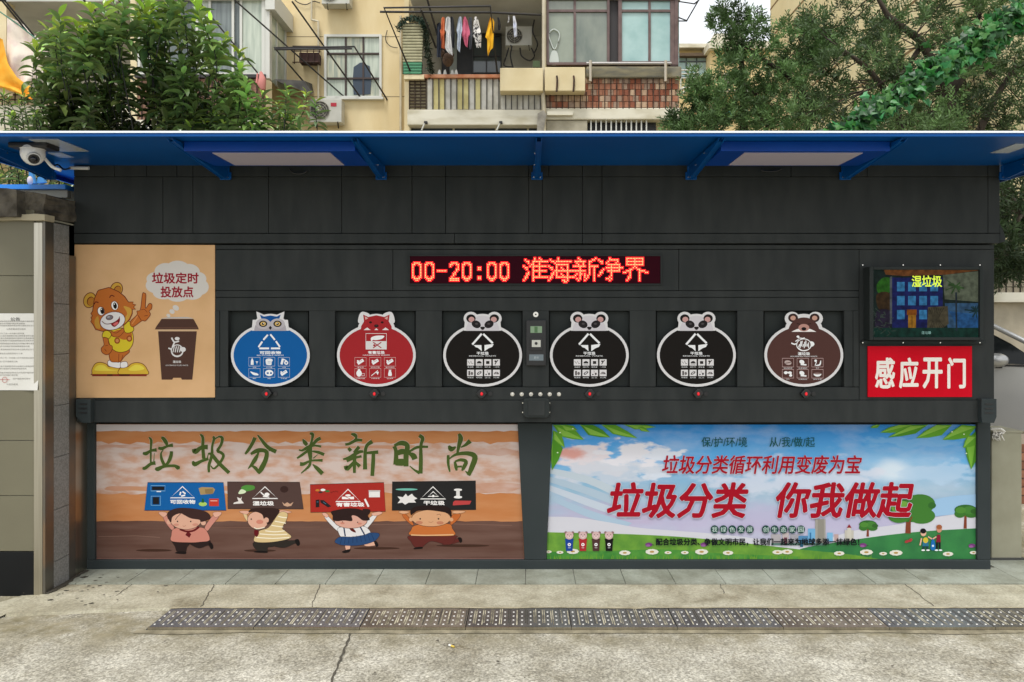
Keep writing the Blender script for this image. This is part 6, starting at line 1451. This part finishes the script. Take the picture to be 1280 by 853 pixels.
f.tube([P(852, 112, Y2 - .9), P(890, 86, Y2 - .2)], .05, None, 4); f.tube([P(852, 118, Y2 - .9), P(868, 106, Y2 - .9)], .05, None, 4); f.build('white_rack', b2)
ac(905, 920, 92, 103, Y2 - 1.4, 'small air conditioner on the distant beige building behind the tree', 911)
q2('ledge', 893, 960, 112.5, 114.5, Y2 - 1.2, Y2 - .8, FRW)
q2('teal_sheet', 905, 918, 136, 144, Y2 - 1.0, Y2 - .82, mat('teal_panel', '#4a9a94', .7))

# ---- third building on the right, its grooved side wall recedes from us
X3 = 7.09
b3 = thing('side_building', 'tall pale yellow building with grooved side wall behind the right hand trees', 'building', (X3 + 3, 12, 0))
YEL = mat('pale_yellow_render', '#e0d2a8', .85, col2='#d6c698', nscale=1.1, bump=.3, bscale=20)
f = MB(YEL); f.box(X3, X3 + 7, 7.0, 17.2, 0, 15); f.build('wall', b3)
GRV = mat('groove_brown', '#7c6440', .9)
for z in (10.6, 9.75, 7.4, 6.55): f = MB(GRV); f.box(X3 - .006, X3 + .01, 7.0, 17.21, z, z + .05); f.build('groove', b3)
f = MB(mat('stone_facing', '#b9ae98', .9, col2='#a39a86', nscale=4)); f.box(X3 + .01, X3 + 6.9, 6.97, 6.999, .0, 2.6); f.build('facing', b3)
f = MB(CRM); f.box(X3 - .02, X3 + 7, 6.82, 7.0, P(0, 378, 6.9).z, P(0, 366, 6.9).z); f.build('ledge', b3)
f = MB(mat('grille_iron', '#3c342a', .8))
for i in range(24): f.box(X3 + .1 + .11 * i, X3 + .115 + .11 * i, 6.90, 6.92, P(0, 366, 6.9).z, P(0, 300, 6.9).z)
for i in range(8): f.box(X3 + .05, X3 + 2.8, 6.88, 6.9, 2.0 + .115 * i, 2.012 + .115 * i)
f.build('window_grille', b3)
# ================================================================ vegetation
nr = np.random.default_rng(5)
def leafmat(name, base, rough=.4, trl=.25, spec=.5):
    m = mat(name, base, rough, attr='tint', spec=spec); n = m.node_tree; b_ = n.nodes['Principled BSDF']
    tr = n.nodes.new('ShaderNodeBsdfTranslucent'); ad = n.nodes.new('ShaderNodeMixShader'); ad.inputs[0].default_value = trl; out = n.nodes['Material Output']
    src = b_.inputs['Base Color'].links[0].from_socket; n.links.new(src, tr.inputs[0]); n.links.new(b_.outputs[0], ad.inputs[1]); n.links.new(tr.outputs[0], ad.inputs[2]); n.links.new(ad.outputs[0], out.inputs['Surface'])
    return m
def leaf_template(bend, ns=5, fold=.25, wmax=1.0, shape=.8):
    vs = []; fs = []
    for i in range(ns + 1):
        t = i / ns; ang = bend * t; x = math.sin(bend * t) / bend if bend > .01 else t; z = (math.cos(bend * t) - 1) / bend if bend > .01 else 0
        w_ = wmax * math.sin(math.pi * min(.97, t * .93 + .05)) ** shape * .5
        vs += [(x, -w_, z + fold * w_), (x, 0, z), (x, w_, z + fold * w_)]
    for i in range(ns):
        k = 3 * i; fs += [(k, k + 3, k + 4, k + 1), (k + 1, k + 4, k + 5, k + 2)]
    return np.array(vs), fs
TPL = [leaf_template(b_) for b_ in (.25, .7, 1.3)]
def basis(d, up):
    d = d / np.linalg.norm(d); s = np.cross(up, d); n_ = np.linalg.norm(s); s = s / n_ if n_ > 1e-5 else np.array([1., 0, 0]); u = np.cross(d, s); return np.stack([d, s, u], 1)
def shrub(name, label, cat, base, tips, seed, leafL=.205, leafW=.078, n_leaf=26, nobj=300, mname='broad_leaf', col=(.125, .200, .055)):
    rr = np.random.default_rng(seed); t = thing(name, label, cat, base)
    m = leafmat(mname, col, .27, .22, .7); stem = MB(mat('green_stem', '#1c2014', .9, col2='#1a1812', nscale=5)); L = []
    for ti_, (tp, ln, bright) in enumerate(tips):
        tp = np.array(tp); b0 = np.array(base) + np.array([0, 0, .3]); 
        d = np.array([rr.normal(0, .28), rr.normal(0, .25), 1.0]); d /= np.linalg.norm(d); low = tp - d * ln
        mid = (low * .7 + b0 * .3) + np.array([rr.normal(0, .1), 0, 0])
        end = [tuple(low), tuple((low + tp) / 2 + rr.normal(0, .01, 3)), tuple(tp)]
        if ti_ % 6 == 0: stem.tube([tuple(b0), tuple(b0 * .6 + mid * .4)] + end, [.014, .011, .006, .004, .0025], None, 5)
        else: stem.tube([tuple(low - d * .1 + (b0 - low) * .03)] + end, [.005, .006, .004, .0025], None, 5)
        nl = int(n_leaf * ln / .5)
        for i in range(nl):
            u = i / nl; p0 = low + (tp - low) * u; az = i * 2.4 + rr.normal(0, .25)
            el = .22 + .85 * u ** 2 + rr.normal(0, .15) - .3 * (1 - u)
            dd = np.array([math.cos(az) * math.cos(el), math.sin(az) * math.cos(el), math.sin(el)])
            s = leafL * rr.uniform(.6, 1.2) * (1 - .35 * u ** 4)
            tint = bright * (np.array([2.3, 2.1, .9]) if u > .82 and bright > 1.0 else np.array([1, 1, 1])) * rr.uniform(.65, 1.35) * (1.9 if rr.random() < .08 else 1) * np.array([rr.uniform(.85, 1.25), 1, rr.uniform(.8, 1.1)])  # random bright leaves: highlight sheen put into the tint
            L.append((p0, dd, s, min(2, int(rr.choice(3, p=[.35, .4, .25]))), tint))
    stem.build('stem', t)
    cen = np.array([0, -D0, CZ]); L.sort(key=lambda q: np.linalg.norm(q[0] - cen) + rr.uniform(0, .25))
    shared = {}
    vis = [q for q in L]
    objs = vis[:nobj]; rest = vis[nobj:]
    def tq(x): return tuple(round(float(v) * 2.5) / 2.5 for v in x)
    org = ORG[t.name]
    for p0, dd, s, k, tint in objs:
        key = (k, int(min(3, tint[1] * 2)))
        if key not in shared:
            vs, fs = TPL[k]; me = bpy.data.meshes.new('leaf'); me.from_pydata([tuple(v * (1, leafW / leafL, 1)) for v in vs], [], fs); me.materials.append(m)
            me.polygons.foreach_set('use_smooth', [True] * len(fs)); at = me.color_attributes.new('tint', 'FLOAT_COLOR', 'CORNER'); at.data.foreach_set('color', np.tile(np.append(tint, 1).astype('f'), len(me.loops))); shared[key] = me
        o = bpy.data.objects.new('leaf', shared[key]); COL.objects.link(o); o.parent = t
        B = basis(dd, np.array([0, 0, 1.])) * s; M4 = Matrix.Identity(4)
        for i in range(3):
            for j in range(3): M4[i][j] = B[i][j]
            M4[i][3] = p0[i] - org[i]
        o.matrix_local = M4
    f = MB(m); cols = []
    for p0, dd, s, k, tint in rest:
        vs, fs = TPL[k]; B = basis(dd, np.array([0, 0, 1.])) * s; w_ = (vs * (1, leafW / leafL, 1)) @ B.T + p0
        f.add([tuple(v) for v in w_], fs, None, True); cols += [tint] * len(fs)
    if rest: f.build('foliage', t, kind='stuff', cols=cols)
    return t
tips = []
rs = random.Random(21)
def px_tip(x, y, Y, ln, br): v = P(x, y, Y); tips.append(((v.x, v.y, v.z), ln, br))
outline = [(48, 58), (60, 35), (75, 18), (95, 30), (110, 6), (135, -6), (160, -12), (185, -6), (205, -10), (228, -14), (240, 4), (262, 25), (285, 48), (296, 62), (300, 80), (310, 98)]
def topy(x):
    for (a, b_), (c, d) in zip(outline, outline[1:]):
        if a <= x <= c: return b_ + (d - b_) * (x - a) / (c - a)
    return 100
for x, y in outline: px_tip(x + rs.uniform(-3, 3), y, rs.uniform(3.2, 4.0), rs.uniform(.4, .6), rs.uniform(1.1, 1.7))
for k in range(96):
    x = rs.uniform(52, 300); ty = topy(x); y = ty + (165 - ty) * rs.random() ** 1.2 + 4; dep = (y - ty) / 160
    px_tip(x, y, rs.uniform(3.1, 4.4), rs.uniform(.35, .6), max(.30, 1.35 - 1.15 * dep * 1.1) * rs.uniform(.8, 1.25))  # tint darkens lower down: interior shade put into the leaf colour
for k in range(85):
    x = rs.uniform(60, 300); y = rs.uniform(95, 190); px_tip(x, y, rs.uniform(3.8, 4.8), .5, rs.uniform(.25, .6))  # dark rear shoots: shade inside the shrub painted into their tint
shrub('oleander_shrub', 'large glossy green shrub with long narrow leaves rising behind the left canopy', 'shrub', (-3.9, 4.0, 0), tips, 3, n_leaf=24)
tips = []
for x in range(292, 392, 9):
    px_tip(x + rs.uniform(-3, 3), 122 + rs.uniform(-12, 22) - (12 if 345 < x < 375 else 0), rs.uniform(3.0, 3.8), rs.uniform(.25, .4), rs.uniform(1.3, 1.9))
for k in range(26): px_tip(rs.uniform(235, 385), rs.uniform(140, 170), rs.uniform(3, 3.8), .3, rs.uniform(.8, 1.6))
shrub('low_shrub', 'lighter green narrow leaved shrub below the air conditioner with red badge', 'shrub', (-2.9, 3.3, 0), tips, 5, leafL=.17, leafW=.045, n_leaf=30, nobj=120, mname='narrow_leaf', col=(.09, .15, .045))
tips = []
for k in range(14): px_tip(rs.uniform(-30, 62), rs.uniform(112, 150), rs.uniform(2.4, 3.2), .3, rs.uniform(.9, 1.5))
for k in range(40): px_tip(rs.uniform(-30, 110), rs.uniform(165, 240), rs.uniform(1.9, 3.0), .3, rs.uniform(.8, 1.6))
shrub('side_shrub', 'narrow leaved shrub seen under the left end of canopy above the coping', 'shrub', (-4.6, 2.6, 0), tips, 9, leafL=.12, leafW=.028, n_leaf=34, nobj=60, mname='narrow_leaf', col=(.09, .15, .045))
# coloured scraps behind the blue roof edge
f = MB(mat('scrap_blue', '#3f7fa8', .7)); f.prism([(36, 214), (40, 216), (44, 229), (36, 229)], 1.2, 1.23); f.prism([(47, 222), (53, 220), (56, 228), (46, 229)], 1.22, 1.25); f.build('blue_plastic_scrap', label='torn blue plastic scraps in the shrub above the left roof sheet', cat='plastic scrap')
f = MB(mat('scrap_white', '#c8b8b4', .7)); f.ball(P(37.5, 226, 1.1), (.02, .02, .035)); f.build('white_plastic_bag', label='small whitish bag lying behind the left blue roof edge', cat='bag')
# ---- trees at the right: limbs and fine needles
def needle_tree(name, label, base, limbs, clumps, seed, col, n_sh, leafL=.082, leafW=.021, spread=.16, bright=(.5, 1.5), barkr=.07):
    rr = np.random.default_rng(seed); t = thing(name, label, 'tree', base)
    f = MB(mat('dark_bark', '#2c241c', .95, col2='#433a2e', nscale=8)); pts = []
    for lm, r0, r1 in limbs:
        q = smooth([(a[0], a[1]) for a in lm], 3, False) if False else lm
        q = [Vector(v) for v in q]; n = len(q); f.tube(q, [r0 + (r1 - r0) * i / (n - 1) for i in range(n)], None, 7)
        for i in range(n - 1):
            for s in range(6): pts.append(np.array(q[i].lerp(q[i + 1], s / 6)))
    pts = np.array(pts)
    for c, r_ in clumps:
        c = np.array(c); d = np.linalg.norm(pts - c, axis=1); k = pts[d.argmin()]
        mid = (k + c) / 2 + rr.normal(0, .05, 3); f.tube([tuple(k), tuple(mid), tuple(c)], [.010, .007, .003], None, 4)
    f.build('trunk', t)
    P0 = []; DD = []; S = []; TT = []
    for c, r_ in clumps:
        c = np.array(c); cb_ = rr.uniform(*bright)
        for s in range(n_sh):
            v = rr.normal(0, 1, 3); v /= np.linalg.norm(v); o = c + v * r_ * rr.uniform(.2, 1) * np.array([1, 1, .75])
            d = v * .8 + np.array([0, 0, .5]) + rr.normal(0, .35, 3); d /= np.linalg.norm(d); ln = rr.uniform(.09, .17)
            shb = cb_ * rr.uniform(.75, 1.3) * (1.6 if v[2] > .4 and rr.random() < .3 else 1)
            for i in range(11):
                u = (i + 1) / 11; p0 = o + d * ln * u; az = i * 2.4 + rr.uniform(0, .5)
                a_ = np.cross(d, [0, 0, 1.]); a_ /= max(1e-4, np.linalg.norm(a_)); b2_ = np.cross(d, a_)
                ld = d * .75 + (a_ * math.cos(az) + b2_ * math.sin(az)) * .8; P0.append(p0); DD.append(ld / np.linalg.norm(ld)); S.append(leafL * rr.uniform(.7, 1.2)); TT.append(shb * rr.uniform(.85, 1.15))
    P0, DD, S, TT = map(np.array, (P0, DD, S, TT)); n = len(P0)
    sd_ = np.cross(DD, rr.normal(0, 1, (n, 3))); sd_ /= np.linalg.norm(sd_, axis=1)[:, None]; w_ = leafW
    v = np.stack([P0, P0 + DD * (S * .45)[:, None] + sd_ * w_ / 2, P0 + DD * S[:, None], P0 + DD * (S * .45)[:, None] - sd_ * w_ / 2], 1).reshape(-1, 3) - np.array(ORG[t.name])
    me = bpy.data.meshes.new('crown'); me.vertices.add(4 * n); me.vertices.foreach_set('co', v.ravel().astype('f')); me.loops.add(4 * n); me.loops.foreach_set('vertex_index', np.arange(4 * n, dtype='i'))
    me.polygons.add(n); me.polygons.foreach_set('loop_start', np.arange(n, dtype='i') * 4); me.update(calc_edges=True); me.validate()
    me.materials.append(leafmat(name + '_needles', col, .5, .25, .3)); at = me.color_attributes.new('tint', 'FLOAT_COLOR', 'CORNER')
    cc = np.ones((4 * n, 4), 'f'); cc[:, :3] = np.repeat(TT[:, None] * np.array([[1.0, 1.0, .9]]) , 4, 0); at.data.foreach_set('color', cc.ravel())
    o = bpy.data.objects.new('crown', me); COL.objects.link(o); o.parent = t; tag(o, kind='stuff')
    return t
rc = random.Random(31)
def PT(x, y, Y): v = P(x, y, Y); return (v.x, v.y, v.z)
# tree A, the sparse crown against the sky
cl = []
def fill(n, x0, x1, y0, y1, Ya, Yb, r0=.16, r1=.28, keep=None):
    k = 0
    while k < n:
        x, y = rc.uniform(x0, x1), rc.uniform(y0, y1)
        if keep and not keep(x, y): continue
        cl.append((PT(x, y, rc.uniform(Ya, Yb)), rc.uniform(r0, r1))); k += 1
Y = 6.4
for x, y in ((905, 12), (912, 22), (900, 32), (908, 42), (918, 50), (926, 38), (940, 20), (946, 30), (935, 48), (895, 28), (950, 44), (962, 55), (955, 68), (930, 62), (915, 62)): cl.append((PT(x, y, Y + rc.uniform(-.5, .5)), rc.uniform(.12, .18)))
fill(52, 868, 1010, 70, 168, 5.6, 7.4, .16, .27, lambda x, y: not (x < 905 and y < 95) and not (905 < x < 925 and 88 < y < 106))
fill(10, 850, 900, 106, 165, 5.8, 7, .13, .2); fill(6, 822, 860, 150, 170, 5.8, 6.6, .10, .14)
fill(16, 975, 1040, 28, 80, 6, 7.5, .14, .24)
base = (3.5, 6.6, 0)
limbsA = [([base, (3.3, 6.5, 1.5), (3.25, 6.5, 3.2), PT(930, 135, 6.4), PT(928, 95, 6.4), PT(925, 55, 6.4), PT(906, 12, 6.4)], .11, .015),
 ([(3.3, 6.5, 2.2), PT(1020, 135, 6.3), PT(985, 95, 6.2), PT(950, 72, 6.2), PT(918, 48, 6.2)], .06, .015), ([(3.3, 6.5, 2.5), PT(960, 150, 6.6), PT(945, 118, 6.6), PT(915, 98, 6.6)], .04, .012), ([(3.3, 6.5, 2.8), PT(890, 160, 6.4), PT(860, 140, 6.4)], .04, .012), ([PT(1000, 120, 6.5), PT(1015, 80, 6.6), PT(1020, 45, 6.7)], .03, .012)]
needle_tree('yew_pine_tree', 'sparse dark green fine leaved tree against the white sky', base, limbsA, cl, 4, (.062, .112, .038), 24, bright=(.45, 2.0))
cl = []
fill(135, 1005, 1300, -25, 168, 4.6, 7.6, .18, .32, lambda x, y: not (x < 1050 and y < 25))
fill(10, 1100, 1300, -60, -20, 5, 7, .2, .3)
base = (5.6, 5.8, 0)
limbsB = [([base, (5.5, 5.7, 2), PT(1170, 150, 5.8), PT(1190, 110, 5.9), PT(1215, 70, 6), PT(1225, 10, 6), PT(1228, -40, 6)], .15, .04),
 ([(5.5, 5.7, 2.4), PT(1190, 120, 5.6), PT(1150, 50, 5.4), PT(1110, 20, 5.3), PT(1090, -15, 5.3)], .09, .02), ([(5.5, 5.7, 2.6), PT(1120, 130, 5.5), PT(1085, 85, 5.4), PT(1050, 60, 5.4)], .06, .02), ([(5.5, 5.7, 2.5), PT(1240, 130, 5.4), PT(1270, 80, 5.3)], .07, .02), ([PT(1150, 60, 5.5), PT(1130, 90, 5.4), PT(1075, 118, 5.4)], .04, .012)]
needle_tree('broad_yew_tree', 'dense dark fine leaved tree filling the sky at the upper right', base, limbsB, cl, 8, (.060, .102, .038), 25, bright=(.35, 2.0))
cl = []
fill(20, 1246, 1310, 236, 318, 3.2, 5.2, .14, .22); fill(9, 1246, 1275, 318, 352, 3.4, 4.2, .07, .12)
base = (4.3, 3.0, 0)
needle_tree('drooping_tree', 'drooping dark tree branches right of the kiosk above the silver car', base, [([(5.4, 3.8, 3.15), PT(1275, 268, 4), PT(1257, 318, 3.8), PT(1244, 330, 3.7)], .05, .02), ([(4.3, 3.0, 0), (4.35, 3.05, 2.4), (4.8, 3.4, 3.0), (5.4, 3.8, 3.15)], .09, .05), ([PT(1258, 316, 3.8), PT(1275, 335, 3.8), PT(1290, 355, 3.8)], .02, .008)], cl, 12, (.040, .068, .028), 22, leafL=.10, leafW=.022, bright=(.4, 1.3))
# ---- ivy band on a slanted cable
iv = thing('climbing_vine', 'bright green ivy band slanting up over the canopy at the right', 'vine', (3.2, 2.3, 0))
A, Bv = P(1010, 186, 2.2), P(1330, -24, 2.2); cbl = MB(IRN); cbl.tube([A, Bv], .008, None, 5)
for k in range(5):
    q = [A.lerp(Bv, i / 24) + Vector((0, R.gauss(0, .03), R.gauss(0, .03))) for i in range(25)]; cbl.tube(q, .006, mat('green_stem', '#4a5230', .8), 4)
cbl.build('stem', iv)
IVM = leafmat('ivy_leaf', (.034, .150, .028), .4, .25, .4)
def ivy_pts():
    a = [(0, .05), (-.35, .25), (-.55, 0.15), (-.45, .5), (-.22, .6), (0, 1.0), (.22, .6), (.45, .5), (.55, .15), (.35, .25)]
    return [(x, y, -.25 * abs(x)) for x, y in a]
ip = np.array([(y, x, z) for x, y, z in ivy_pts()] + [(.45, 0, .06)]); ifs = [(i, (i + 1) % 10, 10) for i in range(10)]
Lf = []
for k in range(1600):
    u = R.random(); c = A.lerp(Bv, u); wd = .10 + .07 * u + .02 * math.sin(u * 30); a_ = R.uniform(0, 6.28); r_ = R.random() ** .6 * (1.5 if R.random() < .12 else 1)
    c = c + Vector((0, wd * r_ * math.cos(a_) * 1.0, wd * r_ * math.sin(a_) * 1.1 - .03))
    n_ = np.array([R.gauss(0, .5), -1.0 + .4 * R.random(), .7 + R.gauss(0, .4)]); d = np.array([R.gauss(0, .7), R.gauss(0, .3), -.8 + R.gauss(0, .5)])
    tint = R.uniform(.3, 1.6) * np.array([R.uniform(.6, 1.5), 1, R.uniform(.6, 1.5)])
    if R.random() < .06: tint = np.array([1.8, 1.9, 3.4])
    Lf.append((np.array(c), d, n_, R.uniform(.065, .11), tint))
Lf.sort(key=lambda q: q[0][1]); shared = {}; org = ORG[iv.name]
f = MB(IVM); cols = []
for i, (c, d, n_, s, tint) in enumerate(Lf):
    B = basis(d, n_) * s
    if i < 300:
        key = int(min(4, tint[1] * 2.2))
        if key not in shared:
            me = bpy.data.meshes.new('leaf'); me.from_pydata([tuple(v) for v in ip], [], ifs); me.materials.append(IVM); at = me.color_attributes.new('tint', 'FLOAT_COLOR', 'CORNER'); at.data.foreach_set('color', np.tile(np.append(tint, 1).astype('f'), len(me.loops))); shared[key] = me
        o = bpy.data.objects.new('leaf', shared[key]); COL.objects.link(o); o.parent = iv; M4 = Matrix.Identity(4)
        for a_ in range(3):
            for b_ in range(3): M4[a_][b_] = B[a_][b_]
            M4[a_][3] = c[a_] - org[a_]
        o.matrix_local = M4
    else: f.add([tuple(v) for v in ip @ B.T + c], ifs); cols += [tint] * 10
f.build('foliage', iv, kind='stuff', cols=cols)
f = MB(mat('pale_post', '#b8b4a8', .6)); q = P(1087, 170, 2.25); f.tube([(q.x, 2.25, 0), (q.x, 2.25, P(0, 140, 2.25).z)], .012, None, 6); q = Bv; f.tube([(q.x, 2.2, 0), (q.x, 2.2, q.z + .1)], .03, None, 8); f.build('vine_post', iv)

# ================================================================ silver car at the right
car = thing('parked_car', 'silver car parked beyond the right end of the kiosk, door mirror showing', 'car', (5.35, 5.2, 0))
SIL = mat('silver_car_paint', (.38, .38, .37), .28, metal=.5, col2=(.41, .41, .40), nscale=2, coat=.6)
TG = mat('tinted_glass', (.010, .012, .012), .08, spec=.22); WSG = mat('windscreen', '#7d9aa8', .05, col2='#3c5058', nscale=3, spec=.9)
CX0, CX1, Yn, Yf_ = 2.95, 7.45, 4.35, 6.15          # rear, nose, near side, far side
def prof(pts, y0, y1, m, name, inset=0.0, n=7):       # side outline lofted across the width with rounded sides
    f = MB(m); st = []
    for k in range(n):
        u = k / (n - 1); y = y0 + (y1 - y0) * u; e_ = 1 - abs(2 * u - 1); sh_ = inset * (1 - min(1, e_ * 3)) ** 2
        cx = sum(p_[0] for p_ in pts) / len(pts); cz = sum(p_[1] for p_ in pts) / len(pts)
        st.append([(cx + (x - cx) * (1 - sh_), y, cz + (z - cz) * (1 - sh_)) for x, z in pts])
    N = len(pts); f.add([v for r_ in st for v in r_], [(k * N + i, k * N + (i + 1) % N, (k + 1) * N + (i + 1) % N, (k + 1) * N + i) for k in range(n - 1) for i in range(N)], None, True)
    f.add(st[0], [tuple(range(N))[::-1]]); f.add(st[-1], [tuple(range(N))]); return f.build(name, car)
wr, wf, rw = 3.75, 6.55, .34
def arch(cx, r, z0): return [(cx + r * math.cos(a_), rw + r * math.sin(a_)) for a_ in [math.pi * k / 8 for k in range(9)]][::-1]
low = [(CX0, .42)] + [(CX0 + .05, .28)] + [(wr - .42, .26)] + arch(wr, .40, 0) + [(wr + .42, .24), (wf - .42, .24)] + arch(wf, .40, 0) + [(wf + .45, .26), (CX1, .30), (CX1 + .03, .55), (CX1 - .06, .76)] + \
      [(6.9, .93), (6.35, 1.04), (5.9, 1.07), (5.0, 1.05), (4.0, 1.06), (3.1, 1.05), (CX0 - .02, .85)]
prof(low, Yn, Yf_, SIL, 'body', .06)
cab = [(3.05, 1.04), (3.25, 1.48), (3.6, 1.60), (4.4, 1.66), (5.2, 1.64), (5.55, 1.58), (6.0, 1.32), (6.40, 1.04)]
def cabin():
    f = MB(SIL); ins = .20; N = len(cab)
    L_ = [(x, Yn + .03 + ins * (z - 1.04) / .6, z) for x, z in cab]; Q = [(x, Yf_ - .03 - ins * (z - 1.04) / .6, z) for x, z in cab]
    f.add(L_ + Q, [(i, i + 1, i + 1 + N, i + N) for i in range(N - 3)], None, False)
    f.build('roof', car); f = MB(SIL)
    th = .055
    for side in (0, 1):
        S_ = L_ if side == 0 else Q
        f.tube([S_[i] for i in range(N)], .035, None, 6)
        for (x, z0, z1) in ((4.15, 1.05, 1.60), ): f.tube([(x, (Yn + .04) if side == 0 else (Yf_ - .04), z0), (x + .02, (Yn + .2) if side == 0 else (Yf_ - .2), z1)], .04, DARK, 6)
    f.build('pillar', car)
    f = MB(TG); s = [(3.2, 1.07), (3.35, 1.46), (3.65, 1.55), (4.4, 1.59), (5.15, 1.58), (5.45, 1.52), (5.85, 1.28), (6.12, 1.07)]
    f.add([(x, Yn + .045 + ins * (z - 1.04) / .6, z) for x, z in s], [tuple(range(len(s)))]); f.build('side_window', car)
    f = MB(TG); f.add([(x, Yf_ - .045 - ins * (z - 1.04) / .6, z) for x, z in s], [tuple(range(len(s)))[::-1]]); f.build('side_window', car)
    f = MB(WSG); a0_, a1_ = cab[5], cab[7]; mid_ = cab[6]
    v = []
    for x, z in (cab[5], mid_, a1_):
        for u in range(7):
            y = (Yn + .05 + ins * (z - 1.04) / .6) + ((Yf_ - Yn) - .10 - 2 * ins * (z - 1.04) / .6) * u / 6; v.append((x + .05 * (1 - (2 * u / 6 - 1) ** 2), y, z + .008))
    f.add(v, [(r_ * 7 + u, (r_ + 1) * 7 + u, (r_ + 1) * 7 + u + 1, r_ * 7 + u + 1) for r_ in range(2) for u in range(6)], None, True); f.build('windscreen', car)
cabin()
f = MB(BLACK); f.box(3.3, 6.1, Yn - .012, Yn + .03, 1.045, 1.062); f.build('window_trim', car)
f = MB(BLACK); f.add([(5.95, Yn - .006, .82), (6.35, Yn - .006, .80), (6.42, Yn - .006, .83), (6.3, Yn - .006, .72), (6.15, Yn - .006, .71)], [(0, 4, 3, 2, 1)]); f.build('fender_vent', car)
f = MB(mat('door_gap', (.03, .03, .03), .8))
for x in (4.98, 6.12, 4.1): f.box(x, x + .008, Yn - .003, Yn + .01, .3, 1.04)
f.build('door_gap', car)
mz = P(0, 452, Yn - .12).z; f = MB(SIL); mx = P(1252, 0, Yn - .12).x; f.ball((mx, Yn - .13, mz + .01), (.12, .09, .085), None, 14, 10); o = f.build('door_mirror', car)
f = MB(BLACK); f.box(mx - .02, mx + .05, Yn - .10, Yn + .03, mz - .09, mz - .055); f.build('mirror_arm', o)
TY, RM = mat('tyre_rubber', (.018, .018, .018), .85), mat('alloy', (.5, .5, .5), .35, metal=.8)
for wx in (wr, wf):
    for y0, s in ((Yn + .0, 1), (Yf_, -1)):
        f = MB(TY); f.disc((wx, y0, rw), rw, .22 * s, n=28); o = f.build('wheel', car, bevel=.015); f = MB(RM)
        f.disc((wx, y0 - .004 * s, rw), .07, .02, n=14)
        for k in range(10): a_ = k * math.pi / 5; f.tube([(wx, y0 - .006 * s, rw), (wx + .22 * math.cos(a_), y0 - .006 * s, rw + .22 * math.sin(a_))], .016, None, 5)
        f.tube([(wx + .23 * math.cos(a_), y0 - .006 * s, rw + .23 * math.sin(a_)) for a_ in [k * math.pi / 12 for k in range(25)]], .018, None, 5, False); f.build('rim', o)
for y in (Yn + .25, Yf_ - .25):
    f = MB(mat('headlight_glass', (.6, .62, .62), .1)); f.ball((CX1 - .10, y, .70), (.12, .16, .07), None); f.build('headlight', car)
    f = MB(mat('tail_red', (.35, .02, .02), .2)); f.ball((CX0 + .02, y, .88), (.06, .14, .09), None); f.build('tail_light', car)
f = MB(BLACK); f.box(CX1 - .02, CX1 + .045, Yn + .5, Yf_ - .5, .42, .62); f.build('grille', car)
car.location = (5.93, 5.36, 0); car.rotation_euler = (0, 0, math.radians(-31))
